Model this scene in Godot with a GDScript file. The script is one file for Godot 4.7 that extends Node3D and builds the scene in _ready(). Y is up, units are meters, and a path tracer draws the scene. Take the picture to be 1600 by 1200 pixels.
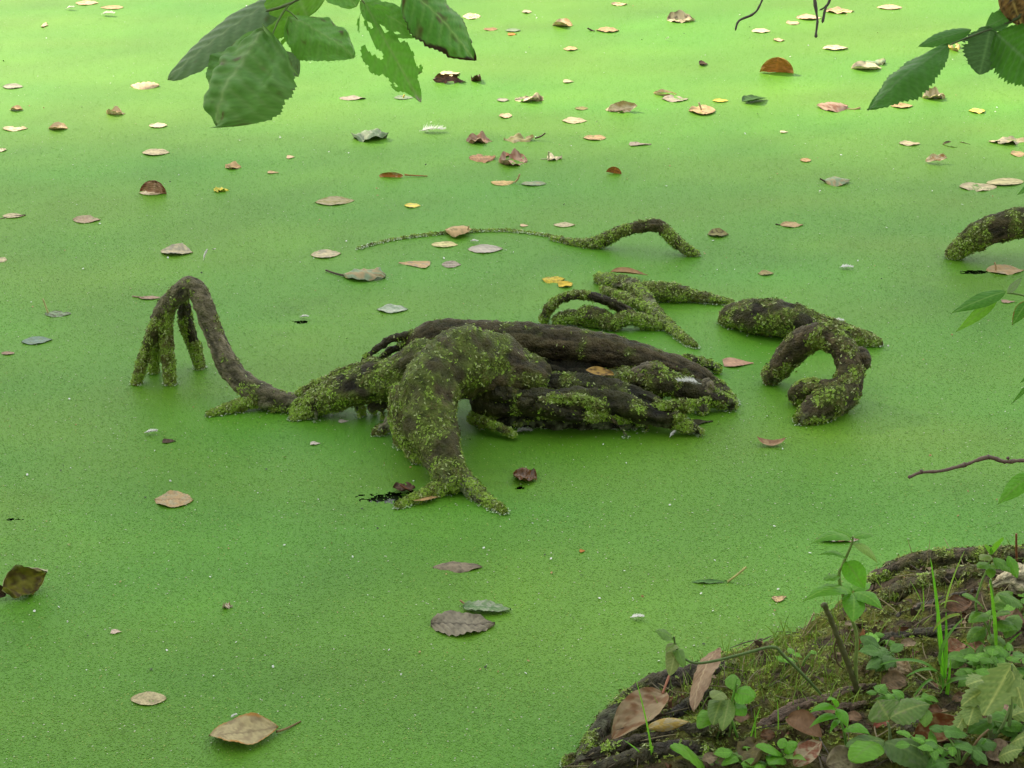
extends Node3D
# A duckweed pond seen from its bank: mossy tree roots rise out of the green sheet, fallen leaves float on it,
# the bank with herbs and grass lies at the lower right and a few leafy twigs hang in from above.

var rng := RandomNumberGenerator.new()
var n_lump := FastNoiseLite.new()
var n_fine := FastNoiseLite.new()
var n_patch := FastNoiseLite.new()
var used := {}
var M := {}
var frond_mesh: ArrayMesh
var moss_mesh: ArrayMesh
var surface_spots := []      # places on the root being built where moss can sit: [point, normal, weight]
var rim_spots := []          # places where a root meets the water
# the water's edge of the bank, x and z in metres, from its tip at the left round to the far right
var shore := PackedVector2Array([Vector2(0.02, -1), Vector2(0.0521, -2.127), Vector2(0.0751, -2.1773), Vector2(0.1179, -2.2554), Vector2(0.1623, -2.3232), Vector2(0.217, -2.3774), Vector2(0.2781, -2.4283), Vector2(0.33, -2.4666), Vector2(0.3919, -2.497), Vector2(0.4473, -2.5297), Vector2(0.4873, -2.58), Vector2(0.5428, -2.6437), Vector2(0.5989, -2.7017), Vector2(0.6632, -2.7387), Vector2(0.7414, -2.7596), Vector2(0.8524, -2.7808), Vector2(1.0278, -2.7979), Vector2(3, -3.3), Vector2(3, 1.5), Vector2(-0.6, 1.5), Vector2(-0.5, -0.6)])
# openings in the duckweed: centre x, z, half length, half depth, turn
var gaps := [[-0.2106, -2.962, 0.056, 0.0236, 0], [-0.163, -2.9738, 0.0225, 0.0166, 0], [-0.8575, -2.8837, 0.0219, 0.0034, 0], [1.0385, -4.0285, 0.0361, 0.0117, 0], [-0.4475, -3.7424, 0.0203, 0.0086, 0], [0.0136, -2.9977, 0.0102, 0.006, 0]]


func numbered(called: String) -> String:
	var k: int = used.get(called, 0)
	used[called] = k + 1
	return called if k == 0 else "%s_%03d" % [called, k]


func tag(o: Node3D, label := "", category := "", group := "", kind := "") -> Node3D:
	if label: o.set_meta("label", label)
	if category: o.set_meta("category", category)
	if group: o.set_meta("group", group)
	if kind: o.set_meta("kind", kind)
	return o


func thing(called: String, label: String, category: String, group := "", at := Vector3.ZERO) -> Node3D:
	var o := Node3D.new()
	o.name = numbered(called)
	o.position = at
	add_child(o)
	return tag(o, label, category, group)


func put(mesh: Mesh, called: String, mat: Material, parent: Node3D = null) -> MeshInstance3D:
	var o := MeshInstance3D.new()
	o.mesh = mesh
	o.material_override = mat
	if parent:
		o.name = called
		parent.add_child(o, true)
	else:
		o.name = numbered(called)
		add_child(o)
	return o


func mat(rough: float, spec := 0.5, back := Color.BLACK) -> StandardMaterial3D:
	var m := StandardMaterial3D.new()
	m.vertex_color_use_as_albedo = true
	m.roughness = rough
	m.metallic_specular = spec
	m.cull_mode = BaseMaterial3D.CULL_DISABLED
	if back != Color.BLACK:
		m.backlight_enabled = true
		m.backlight = back
	return m


func noise_tex(freq: float, kind: int, size: int, octaves: int, s: int, ramp: Gradient = null) -> NoiseTexture2D:
	var n := FastNoiseLite.new()
	n.seed = s
	n.noise_type = kind
	n.frequency = freq
	n.fractal_octaves = octaves
	if kind == FastNoiseLite.TYPE_CELLULAR:
		n.cellular_return_type = FastNoiseLite.RETURN_DISTANCE
		n.fractal_type = FastNoiseLite.FRACTAL_NONE if octaves < 2 else FastNoiseLite.FRACTAL_FBM
	var t := NoiseTexture2D.new()
	t.width = size
	t.height = size
	t.seamless = true
	t.seamless_blend_skirt = 0.08
	t.noise = n
	if ramp: t.color_ramp = ramp
	return t


func grad(stops: Array) -> Gradient:
	var g := Gradient.new()
	var o := PackedFloat32Array()
	var c := PackedColorArray()
	for s in stops:
		o.append(s[0])
		c.append(Color(s[1], s[2], s[3]).linear_to_srgb())
	g.offsets = o
	g.colors = c
	return g


func relief(m: StandardMaterial3D, t: Texture2D, cm: float, per_metre: float) -> void:
	m.uv1_triplanar = true
	m.uv1_world_triplanar = true
	m.uv1_scale = Vector3.ONE * per_metre
	m.heightmap_enabled = true
	m.heightmap_texture = t
	m.heightmap_scale = cm


func mesh_of(v: PackedVector3Array, c: PackedColorArray, idx: PackedInt32Array, uv := PackedVector2Array()) -> ArrayMesh:
	var nrm := PackedVector3Array()
	nrm.resize(v.size())
	for k in range(0, idx.size(), 3):
		var a := idx[k]
		var b := idx[k + 1]
		var d := idx[k + 2]
		var f := (v[d] - v[a]).cross(v[b] - v[a])
		nrm[a] += f
		nrm[b] += f
		nrm[d] += f
	for k in nrm.size():
		nrm[k] = nrm[k].normalized() if nrm[k].length_squared() > 0.0 else Vector3.UP
	var arr := []
	arr.resize(Mesh.ARRAY_MAX)
	arr[Mesh.ARRAY_VERTEX] = v
	arr[Mesh.ARRAY_NORMAL] = nrm
	arr[Mesh.ARRAY_COLOR] = c
	arr[Mesh.ARRAY_INDEX] = idx
	if uv.size(): arr[Mesh.ARRAY_TEX_UV] = uv
	var m := ArrayMesh.new()
	m.add_surface_from_arrays(Mesh.PRIMITIVE_TRIANGLES, arr)
	return m


# ---------------------------------------------------------------- roots, stems, twigs
# a bent, tapering tube through points given as flat numbers x, y, z, radius
# look: bark colour, moss 0..1, lump = unevenness, moss colour
func tube_mesh(p: Array, look: Dictionary) -> ArrayMesh:
	var n := p.size() / 4
	var pts: Array[Vector3] = []
	var rad: Array[float] = []
	for i in n:
		pts.append(Vector3(p[i * 4], p[i * 4 + 1], p[i * 4 + 2]))
		rad.append(p[i * 4 + 3])
	var line: Array[Vector3] = []
	var rr: Array[float] = []
	var step: float = look.get("step", 0.0)
	for i in n - 1:
		var a := pts[maxi(i - 1, 0)]
		var b := pts[i]
		var c := pts[i + 1]
		var d := pts[mini(i + 2, n - 1)]
		var st: float = step if step > 0.0 else clampf((rad[i] + rad[i + 1]) * 0.09, 0.0028, 0.006)
		var k := maxi(2, int(ceil(b.distance_to(c) / st)))
		for j in k:
			var t := float(j) / k
			line.append(b.cubic_interpolate(c, a, d, t))
			rr.append(lerpf(rad[i], rad[i + 1], t * t * (3.0 - 2.0 * t)))
	line.append(pts[n - 1])
	rr.append(rad[n - 1])
	var sides: int = look.get("sides", 44 if rad[n / 2] > 0.03 else 30)
	var lump: float = look.get("lump", 0.3)
	var bark: Color = look.get("bark", Color(0.07, 0.055, 0.038))
	var moss: float = look.get("moss", 0.5)
	var green: Color = look.get("green", Color(0.095, 0.125, 0.016))
	var plain: bool = look.get("plain", false)
	var v := PackedVector3Array()
	var col := PackedColorArray()
	var idx := PackedInt32Array()
	var side := Vector3.ZERO
	var along := 0.0
	var m := line.size()
	var first_ring := v.size()
	for i in m:
		var dir := (line[mini(i + 1, m - 1)] - line[maxi(i - 1, 0)]).normalized()
		if side == Vector3.ZERO:
			side = dir.cross(Vector3.UP if absf(dir.y) < 0.9 else Vector3.RIGHT).normalized()
		side = (side - dir * side.dot(dir)).normalized()
		var other := dir.cross(side)
		if i > 0: along += line[i].distance_to(line[i - 1])
		var r := rr[i]
		# round the ends off
		var from_end := minf(along, 99.0)
		if i < m:
			var left := 0.0
			left = line[i].distance_to(line[m - 1])
			var cap := r * 0.7
			if left < cap and look.get("round", true): r *= sqrt(maxf(0.06, 1.0 - pow(1.0 - left / cap, 2.0)))
			var got := line[i].distance_to(line[0])
			if got < cap and look.get("round", true): r *= sqrt(maxf(0.06, 1.0 - pow(1.0 - got / cap, 2.0)))
		for j in sides:
			var ang := TAU * j / sides
			var out := side * cos(ang) + other * sin(ang)
			var q := line[i] + out * r
			var rr2 := r
			var c := bark
			if plain:
				rr2 += r * lump * n_fine.get_noise_3dv(q * 1.4)
				c = bark * (1.0 + 0.35 * n_fine.get_noise_3dv(q * 2.0))
			else:
				var ridge := n_fine.get_noise_3d(out.x * 0.1 + p[0], out.y * 0.1 + along * 0.14, out.z * 0.1 + along * 0.05)
				var flute := 0.5 * cos(ang * 3.0 + along * 11.0 + p[0] * 40.0) + 0.4 * cos(ang * 5.0 - along * 17.0) + 0.3 * cos(ang * 8.0 + along * 9.0)
				var big := n_lump.get_noise_3dv(q)
				var grit := n_fine.get_noise_3dv(q)
				rr2 += r * lump * (0.9 * big + 0.45 * ridge + 0.3 * flute) + 0.0036 * grit
				var pm := n_patch.get_noise_3dv(q)
				var wet := clampf(1.0 - q.y / 0.07, 0.0, 1.0)
				var grow := clampf((pm + 0.6 * (moss * 2.0 - 1.0) + 0.05 * out.y + 0.75 * wet * moss - 0.12) * 2.6 + 0.35, 0.0, 1.0)
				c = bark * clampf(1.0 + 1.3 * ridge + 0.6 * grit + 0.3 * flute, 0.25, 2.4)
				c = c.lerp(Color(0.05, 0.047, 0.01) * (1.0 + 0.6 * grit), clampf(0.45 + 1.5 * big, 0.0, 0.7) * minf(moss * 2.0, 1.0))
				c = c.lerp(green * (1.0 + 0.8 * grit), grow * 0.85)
				var pale: float = clampf(1.0 - q.y / look.get("pale", 0.03), 0.0, 1.0) * clampf(0.55 + 2.5 * grit, 0.0, 1.0)
				c = c.lerp(Color(0.27, 0.31, 0.17), pale * 0.75)
				if q.y > -0.004 and (i * 7 + j * 3) % 2 == 0:
					surface_spots.append([line[i] + out * (rr2 * 0.985), out, grow])
				if absf(q.y) < 0.006: rim_spots.append(q)
			v.append(line[i] + out * rr2)
			c.a = 1.0
			col.append(c)
	for i in m - 1:
		for j in sides:
			var a := first_ring + i * sides + j
			var b := first_ring + i * sides + (j + 1) % sides
			idx.append_array([a, a + sides, b, b, a + sides, b + sides])
	for e in [0, m - 1]:
		var mid := v.size()
		v.append(line[e])
		col.append(col[first_ring + e * sides])
		for j in sides:
			var a: int = first_ring + e * sides + j
			var b: int = first_ring + e * sides + (j + 1) % sides
			if e == 0: idx.append_array([a, b, mid])
			else: idx.append_array([b, a, mid])
	return mesh_of(v, col, idx)


func root(parent: Node3D, p: Array, look := {}, called := "root") -> MeshInstance3D:
	return put(tube_mesh(p, look), called, M.bark, parent)


func stem(parent: Node3D, p: Array, c: Color, called := "stem") -> MeshInstance3D:
	return put(tube_mesh(p, {"plain": true, "bark": c, "sides": 8, "lump": 0.12, "step": 0.006, "round": false}), called, M.stem, parent)


func twig(parent: Node3D, p: Array, c: Color, called := "stem") -> MeshInstance3D:
	return put(tube_mesh(p, {"plain": true, "bark": c, "sides": 9, "lump": 0.5, "step": 0.003}), called, M.stem, parent)


# small moss and liverwort leaves over the roots built since the last call
func grow_moss(parent: Node3D, count: int, sharp: float, bright: float, size := 1.0) -> void:
	var picked := []
	var tries := 0
	while picked.size() < count and tries < count * 12 and surface_spots.size():
		tries += 1
		var s: Array = surface_spots[rng.randi() % surface_spots.size()]
		if rng.randf() < pow(s[2], sharp) + 0.012: picked.append(s)
	var rims := mini(rim_spots.size(), int(count * 0.3))
	var mm := MultiMesh.new()
	mm.transform_format = MultiMesh.TRANSFORM_3D
	mm.use_colors = true
	mm.mesh = moss_mesh
	mm.instance_count = picked.size()
	for i in picked.size():
		var s: Array = picked[i]
		var n: Vector3 = s[1]
		var p: Vector3 = s[0]
		n = (n + Vector3(rng.randf_range(-1, 1), rng.randf_range(-0.6, 1.0), rng.randf_range(-1, 1)) * 0.55).normalized()
		var x := n.cross(Vector3(rng.randf_range(-1, 1), rng.randf_range(-1, 1), rng.randf_range(-1, 1))).normalized()
		var k := rng.randf_range(0.55, 1.25) * size
		var b := Basis(x, n, x.cross(n)).scaled(Vector3.ONE * k)
		mm.set_instance_transform(i, Transform3D(b, p + n * 0.0004 + (x * rng.randf_range(-1.0, 1.0) + x.cross(n) * rng.randf_range(-1.0, 1.0)) * 0.0035))
		var tone := clampf(0.5 + 1.1 * n_patch.get_noise_3dv(p * 1.7 + Vector3(5, 2, 9)) + rng.randf_range(-0.38, 0.38) + (bright - 0.5) + 0.35 * clampf(1.0 - p.y / 0.08, 0.0, 1.0) - 0.15, 0.0, 1.0)
		var c := Color(0.095, 0.078, 0.012).lerp(Color(0.26, 0.4, 0.035), tone)
		if rng.randf() < 0.1: c = Color(0.42, 0.46, 0.2)
		mm.set_instance_color(i, c * rng.randf_range(0.85, 1.4))
	var o := MultiMeshInstance3D.new()
	o.name = "moss"
	o.multimesh = mm
	o.material_override = M.moss
	o.set_meta("kind", "stuff")
	parent.add_child(o, true)
	surface_spots.clear()
	if rims > 4:
		var rm := MultiMesh.new()
		rm.transform_format = MultiMesh.TRANSFORM_3D
		rm.use_colors = true
		rm.mesh = frond_mesh
		rm.instance_count = rims
		for i in rims:
			var q: Vector3 = rim_spots[rng.randi() % rim_spots.size()]
			q += Vector3(rng.randf_range(-0.007, 0.007), 0, rng.randf_range(-0.007, 0.007))
			q.y = rng.randf_range(0.0005, 0.004)
			rm.set_instance_transform(i, Transform3D(Basis.from_euler(Vector3(rng.randf_range(-0.5, 0.5), rng.randf() * TAU, rng.randf_range(-0.5, 0.5))).scaled(Vector3.ONE * rng.randf_range(0.5, 1.0)), q))
			rm.set_instance_color(i, Color(0.62, 0.68, 0.52).lerp(Color(0.2, 0.36, 0.08), rng.randf()))
		var ro := MultiMeshInstance3D.new()
		ro.name = "waterline_scum"
		ro.multimesh = rm
		ro.material_override = M.moss
		ro.set_meta("kind", "stuff")
		parent.add_child(ro, true)
	rim_spots.clear()


# ---------------------------------------------------------------- leaves
func outline(kind: String, u: float) -> float:
	match kind:
		"round": return pow(maxf(sin(PI * pow(u, 0.78)), 0.0), 0.52)
		"heart": return pow(maxf(1.0 - u, 0.0), 0.62) * (0.55 + 0.9 * pow(u, 0.3)) * smoothstep(0.0, 0.05, u + 0.03) * 0.92
		"lance": return pow(maxf(sin(PI * pow(u, 0.72)), 0.0), 1.05)
		"blade": return minf(1.0, 0.55 + u * 1.6) * pow(maxf(1.0 - u, 0.0), 0.55)
		"oval": return pow(maxf(sin(PI * u), 0.0), 0.6)
		"dome": return sqrt(maxf(1.0 - u * u, 0.0))
		"half": return pow(maxf(sin(PI * pow(u, 0.9)), 0.0), 0.5)
		"chip": return 0.55 + 0.45 * sin(PI * u * 1.3 + 0.4)
		"wedge": return smoothstep(0.0, 0.08, u) * (1.0 - u * 0.9)
		"ragged": return pow(maxf(sin(PI * pow(u, 0.85)), 0.0), 0.7)
	return pow(maxf(sin(PI * pow(u, 0.86)), 0.0), 0.78)


# a leaf blade from its base to its tip; up = the way its upper face looks
# o: kind, c / c2 = base and blotch colour, edge = margin colour, cup = rolled across, arch = bent along, twist, warp,
# veins, teeth, eat = how much insects took, res
func leaf_mesh(base: Vector3, tip: Vector3, width: float, up: Vector3, o: Dictionary) -> ArrayMesh:
	var axis := tip - base
	var length := axis.length()
	axis /= length
	var nrm := (up - axis * up.dot(axis)).normalized()
	var lat := nrm.cross(axis)
	var kind: String = o.get("kind", "ovate")
	var nu: int = o.get("nu", 16)
	var nv: int = o.get("nv", 10)
	var cup: float = o.get("cup", 0.3)
	var arch: float = o.get("arch", 0.2)
	var twist: float = o.get("twist", 0.0)
	var warp: float = o.get("warp", 0.05)
	var fold: float = o.get("fold", 0.0)
	var veins: float = o.get("veins", 7.0)
	var corr: float = o.get("corr", 0.02)
	var teeth: float = o.get("teeth", 0.0)
	var tn: float = o.get("tn", 16.0)
	var eat: float = o.get("eat", 0.0)
	var c1: Color = o.get("c", Color(0.4, 0.32, 0.2))
	var c2: Color = o.get("c2", c1 * 0.6)
	var cv: Color = o.get("cv", c1 * 1.25)
	var blot: float = o.get("blot", 0.35)
	var edge: Color = o.get("edge", c1)
	var edgew: float = o.get("edgew", 0.0)
	var off := Vector3(rng.randf() * 9, rng.randf() * 9, rng.randf() * 9)
	var v := PackedVector3Array()
	var col := PackedColorArray()
	var x := 0.0
	var y := 0.0
	var span := 0.0
	var prof: Array[Vector3] = []
	for i in nu + 1:
		var u := float(i) / nu
		var th := arch * (1.0 - 2.0 * u)
		prof.append(Vector3(x, y, th))
		x += cos(th) / nu
		y += sin(th) / nu
	span = x
	for i in nu + 1:
		var u := float(i) / nu
		var w := outline(kind, u) * width * 0.5
		var saw := 0.0
		if teeth > 0.0:
			saw = (fposmod(u * tn, 1.0) - 0.35) * teeth * clampf(sin(PI * u) * 3.0, 0.0, 1.0)
		var centre := axis * (prof[i].x / span * length) + nrm * (prof[i].y * length)
		var up_here := (nrm * cos(prof[i].z) - axis * sin(prof[i].z)).normalized()
		var tw := twist * (u - 0.5)
		var l2 := lat.rotated(axis, tw)
		up_here = up_here.rotated(axis, tw)
		for j in nv + 1:
			var s := 2.0 * j / nv - 1.0
			var ww := w * (1.0 + saw * pow(absf(s), 6.0))
			var phi := s * cup
			var lx := ww * (sin(phi) / cup if absf(cup) > 0.01 else s)
			var lz := ww * ((1.0 - cos(phi)) / cup if absf(cup) > 0.01 else 0.0)
			lz += absf(s) * ww * fold
			# side veins run towards the tip
			var ph := u * veins * 1.25 - absf(s) * 1.5
			var ridge := pow(absf(cos(PI * ph)), 10.0) * (1.0 - 0.5 * absf(s))
			var rib := exp(-pow(s * w / (width * 0.022 + 0.0001), 2.0))
			lz -= corr * width * (0.5 + 0.5 * cos(TAU * ph)) * (1.0 - 0.3 * absf(s))
			var q := off + Vector3(u, s * 0.5 * width / length, 0) * 2.2
			var wn := n_lump.get_noise_3dv(q * 0.09)
			lz += warp * width * wn * 1.1 * (0.3 + absf(s))
			v.append(base + centre + l2 * lx + up_here * lz)
			var b := clampf((n_patch.get_noise_3dv(q * 0.11 + Vector3(3, 3, 3)) - 0.32 + blot) * 3.5, 0.0, 1.0)
			var c := c1.lerp(c2, b * 0.85)
			c = c.lerp(cv, maxf(rib * 0.9, ridge * 0.45))
			if edgew > 0.0:
				var e := clampf((maxf(absf(s), u * u) - 1.0 + edgew + 0.25 * wn) / edgew * 2.0, 0.0, 1.0)
				c = c.lerp(edge, e)
			c *= 1.0 + 0.25 * n_fine.get_noise_3dv(q * 0.25)
			c.a = 1.0
			col.append(c)
	var idx := PackedInt32Array()
	for i in nu:
		for j in nv:
			if eat > 0.0:
				var u := (i + 0.5) / nu
				var s := 2.0 * (j + 0.5) / nv - 1.0
				var bite := n_patch.get_noise_3dv(off * 2.0 + Vector3(u, s * 0.5, 0) * 0.16) + 0.08 * n_fine.get_noise_3dv(off + Vector3(u, s * 0.5, 0) * 0.15)
				var g: float = 0.5 * bite + 0.45 * absf(s) * o.get("eatedge", 1.0)
				if g > 0.62 - eat and absf(s) > 0.07: continue
			var a := i * (nv + 1) + j
			idx.append_array([a, a + 1, a + nv + 1, a + 1, a + nv + 2, a + nv + 1])
	if idx.is_empty(): idx.append_array([0, 1, nv + 1])
	return mesh_of(v, col, idx)


func v3(a: Array, k := 0) -> Vector3:
	return Vector3(a[k], a[k + 1], a[k + 2])


# one fallen leaf as a thing: its blade and, where it shows, its stalk
func fallen(label: String, p: Array, width: float, o: Dictionary, stalk := [], called := "floating_leaf", group := "fallen leaves floating on the duckweed") -> Node3D:
	var b := v3(p)
	var t := v3(p, 3)
	var mid := (b + t) * 0.5
	var up: Vector3 = o.get("up", Vector3(0, 1, 0))
	var blade := leaf_mesh(b - mid, t - mid, width, up, o)
	var m: Material = M.wet_leaf if o.get("wet", false) else M.dry_leaf
	if stalk.is_empty():
		var one := put(blade, called, m)
		one.position = mid
		tag(one, label, "leaf", group)
		return one
	var o3 := thing(called, label, "leaf", group, mid)
	put(blade, "blade", m, o3)
	var q := []
	for k in range(0, stalk.size(), 4):
		q.append_array([stalk[k] - mid.x, stalk[k + 1] - mid.y, stalk[k + 2] - mid.z, stalk[k + 3]])
	var sc: Color = o.get("sc", o.get("c", Color(0.3, 0.2, 0.1)) * 0.8)
	stem(o3, q, sc, "stalk")
	return o3


func feather(label: String, at: Vector3, length: float, turn: float, rise: float, tone := 0.8) -> void:
	var f := thing("feather", label, "feather", "small white feathers on the pond", at)
	var dir := Vector3(cos(turn) * cos(rise), sin(rise), sin(turn) * cos(rise))
	stem(f, [0, 0, 0, 0.0007, dir.x * length * 0.5, dir.y * length * 0.5 + length * 0.06, dir.z * length * 0.5, 0.0005, dir.x * length, dir.y * length, dir.z * length, 0.0003], Color(tone, tone * 0.97, tone * 0.9), "shaft")
	var v := PackedVector3Array()
	var c := PackedColorArray()
	var idx := PackedInt32Array()
	for k in 170:
		var t := rng.randf_range(0.12, 1.0)
		var p := dir * length * t + Vector3.UP * length * 0.06 * (1.0 - absf(2.0 * t - 1.0))
		var side := (dir.cross(Vector3.UP).normalized() * (1.0 if k % 2 else -1.0) + dir * 0.7 + Vector3(rng.randf_range(-0.4, 0.4), rng.randf_range(-0.1, 0.6), rng.randf_range(-0.4, 0.4))).normalized()
		var l := length * rng.randf_range(0.2, 0.42) * (1.1 - 0.6 * t)
		var n := side.cross(Vector3.UP).normalized() * 0.0009
		var k0 := v.size()
		v.append_array([p - n, p + n, p + side * l + Vector3.UP * l * 0.1])
		for z in 3: c.append(Color(tone, tone * 0.97, tone * 0.91))
		idx.append_array([k0, k0 + 1, k0 + 2])
	put(mesh_of(v, c, idx), "vane", M.moss, f)


# ---------------------------------------------------------------- the bank
func inland(x: float, z: float) -> float:
	# metres inside the water's edge, negative over the water
	var p := Vector2(x, z)
	var d := 1e9
	for i in shore.size() - 1:
		d = minf(d, p.distance_squared_to(Geometry2D.get_closest_point_to_segment(p, shore[i], shore[i + 1])))
	d = sqrt(d)
	return d if Geometry2D.is_point_in_polygon(p, shore) else -d


func bank_height(x: float, z: float) -> float:
	var d := inland(x, z)
	if d <= 0.0: return maxf(d * 0.8, -0.08)
	return 0.085 * (1.0 - exp(-d / 0.12)) + 0.05 * maxf(0.0, d - 0.3)


func on_bank(x: float, z: float, lift := 0.0) -> Vector3:
	return Vector3(x, bank_height(x, z) + bank_bumps(x, z, 1.0) + lift, z)


func bank_bumps(x: float, z: float, inside: float) -> float:
	return inside * (0.014 * n_lump.get_noise_3d(x, 0.3, z) + 0.008 * n_patch.get_noise_3d(x * 2.0, 1.0, z * 2.0) + 0.004 * n_fine.get_noise_3d(x, 2.0, z))


func scatter(called: String, label: String, category: String, mesh: Mesh, m: Material, where: Array, tints: Array) -> void:
	var mm := MultiMesh.new()
	mm.transform_format = MultiMesh.TRANSFORM_3D
	mm.use_colors = true
	mm.mesh = mesh
	mm.instance_count = where.size()
	for i in where.size():
		mm.set_instance_transform(i, where[i])
		mm.set_instance_color(i, tints[i])
	var o := MultiMeshInstance3D.new()
	o.name = numbered(called)
	o.multimesh = mm
	o.material_override = m
	add_child(o)
	tag(o, label, category, "", "stuff")


func in_gap(x: float, z: float) -> bool:
	for g in gaps:
		var d: Vector2 = Vector2(x - g[0], z - g[1]).rotated(-g[4])
		var e: float = pow(d.x / g[2], 2.0) + pow(d.y / g[3], 2.0)
		if e < 2.2 and e + 0.9 * n_patch.get_noise_3d(x * 3.0, g[0], z * 3.0) + 0.5 * n_fine.get_noise_3d(x * 1.5, 0.0, z * 1.5) < 0.8: return true
	return false


# the leaf of a herb as a child of the plant
func herb_leaf(parent: Node3D, p: Array, width: float, o: Dictionary) -> void:
	var up: Vector3 = o.get("up", Vector3(0, 1, 0.2))
	put(leaf_mesh(v3(p), v3(p, 3), width, up, o), "leaf", M.green_leaf, parent)


func _ready() -> void:
	rng.seed = 20240611
	# ---- camera, sky, sun, exposure
	var cam := Camera3D.new()
	cam.name = "camera"
	cam.position = Vector3(0, 1.6, 0)
	cam.rotation_degrees = Vector3(-25, 0, 0)
	cam.fov = 22.62
	cam.near = 0.05
	cam.far = 400.0
	add_child(cam)
	var env := Environment.new()
	env.background_mode = Environment.BG_SKY
	var sky := ProceduralSkyMaterial.new()
	sky.sky_top_color = Color(0.82, 0.86, 0.86)
	sky.sky_horizon_color = Color(1.0, 0.98, 0.92)
	sky.sky_curve = 0.2
	sky.ground_bottom_color = Color(0.2, 0.25, 0.15)
	sky.ground_horizon_color = Color(0.5, 0.55, 0.45)
	sky.sun_angle_max = 40.0
	env.sky = Sky.new()
	env.sky.sky_material = sky
	env.tonemap_mode = Environment.TONE_MAPPER_LINEAR
	env.tonemap_exposure = 1.92
	env.sdfgi_enabled = true
	env.ssao_enabled = true
	env.ssil_enabled = true
	var we := WorldEnvironment.new()
	we.name = "environment"
	we.environment = env
	add_child(we)
	var sun := DirectionalLight3D.new()
	sun.name = "sun"
	sun.light_energy = 1.45
	sun.light_color = Color(1.0, 0.95, 0.82)
	sun.light_angular_distance = 1.6
	sun.shadow_enabled = true
	sun.rotation_degrees = Vector3(-35, 229, 0)   # stands high behind the pond, a little to the left
	add_child(sun)

	for s in [[n_lump, 11.0, 1], [n_fine, 62.0, 2], [n_patch, 19.0, 3]]:
		s[0].noise_type = FastNoiseLite.TYPE_SIMPLEX_SMOOTH
		s[0].frequency = s[1]
		s[0].seed = s[2]
		s[0].fractal_octaves = 2
	frond_mesh = make_frond()
	moss_mesh = make_moss_leaf()
	make_materials()
	build_overhead_tree()
	build_water()
	build_bank()
	build_roots()
	build_floating()
	build_sprays()
	build_herbs()


func make_materials() -> void:
	M.bark = mat(0.6, 0.38)
	relief(M.bark, noise_tex(0.035, FastNoiseLite.TYPE_SIMPLEX_SMOOTH, 512, 5, 11), 0.55, 9.0)
	M.moss = mat(0.5, 0.5, Color(0.25, 0.25, 0.25))
	M.frond = mat(0.52, 0.43)
	M.stem = mat(0.55)
	M.dry_leaf = mat(0.62, 0.45, Color(0.25, 0.25, 0.25))
	M.wet_leaf = mat(0.28, 0.5, Color(0.15, 0.15, 0.15))
	M.green_leaf = mat(0.4, 0.42, Color(0.95, 0.95, 0.95))
	M.soil = mat(0.85, 0.3)
	relief(M.soil, noise_tex(0.03, FastNoiseLite.TYPE_SIMPLEX_SMOOTH, 512, 5, 12), 1.2, 5.0)
	M.grass = mat(0.45, 0.5, Color(0.6, 0.6, 0.6))
	var weed := mat(0.52, 0.43)
	weed.albedo_texture = noise_tex(0.2, FastNoiseLite.TYPE_CELLULAR, 1024, 1, 21, grad([[0.0, 1.18, 1.16, 1.2], [0.45, 1.0, 1.0, 1.0], [0.75, 0.9, 0.91, 0.9], [1.0, 0.74, 0.77, 0.74]]))
	relief(weed, noise_tex(0.2, FastNoiseLite.TYPE_CELLULAR, 1024, 1, 21), 0.035, 2.1)
	weed.heightmap_flip_texture = true
	M.weed = weed
	M.shore = mat(0.9)
	M.shore.vertex_color_use_as_albedo = false
	M.shore.albedo_color = Color(0.06, 0.07, 0.025).linear_to_srgb()
	var water := mat(0.05, 0.5)
	water.vertex_color_use_as_albedo = false
	water.albedo_color = Color(0.02, 0.03, 0.012).linear_to_srgb()
	M.water = water


func make_frond() -> ArrayMesh:
	var v := PackedVector3Array([Vector3(0, 0.0005, 0)])
	var c := PackedColorArray([Color.WHITE])
	var idx := PackedInt32Array()
	for k in 7:
		var a := TAU * k / 7
		v.append(Vector3(cos(a) * 0.0021, 0.0, sin(a) * 0.0015))
		c.append(Color.WHITE)
		idx.append_array([0, 1 + k, 1 + (k + 1) % 7])
	return mesh_of(v, c, idx)


func make_moss_leaf() -> ArrayMesh:
	# a rosette of four little pointed leaves that bend outwards
	var v := PackedVector3Array()
	var c := PackedColorArray()
	var idx := PackedInt32Array()
	for k in 4:
		var a := TAU * k / 4 + 0.35 * sin(k * 5.0)
		var d := Vector3(cos(a), 0, sin(a))
		var s := Vector3(-d.z, 0, d.x) * 0.0011
		var l := 0.0036 * (0.8 + 0.25 * cos(k * 3.0))
		var n := v.size()
		v.append_array([Vector3.ZERO, d * l * 0.5 + s + Vector3.UP * 0.0016, d * l * 0.5 - s + Vector3.UP * 0.0016, d * l + Vector3.UP * 0.0012])
		for z in 4: c.append(Color.WHITE)
		idx.append_array([n, n + 1, n + 2, n + 1, n + 3, n + 2])
	return mesh_of(v, c, idx)


func sheet_color(x: float, z: float) -> Color:
	var k := 1.0 + 0.16 * n_patch.get_noise_3d(x * 0.12, 5.0, z * 0.2) + 0.1 * n_patch.get_noise_3d(x * 0.4, 8.0, z * 0.9)
	var yel := n_patch.get_noise_3d(x * 0.06, 15.0, z * 0.16)
	var c := Color(0.108, 0.27, 0.016) * k
	c.r *= 1.0 + 0.25 * yel
	c.a = 1.0
	return c


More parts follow.
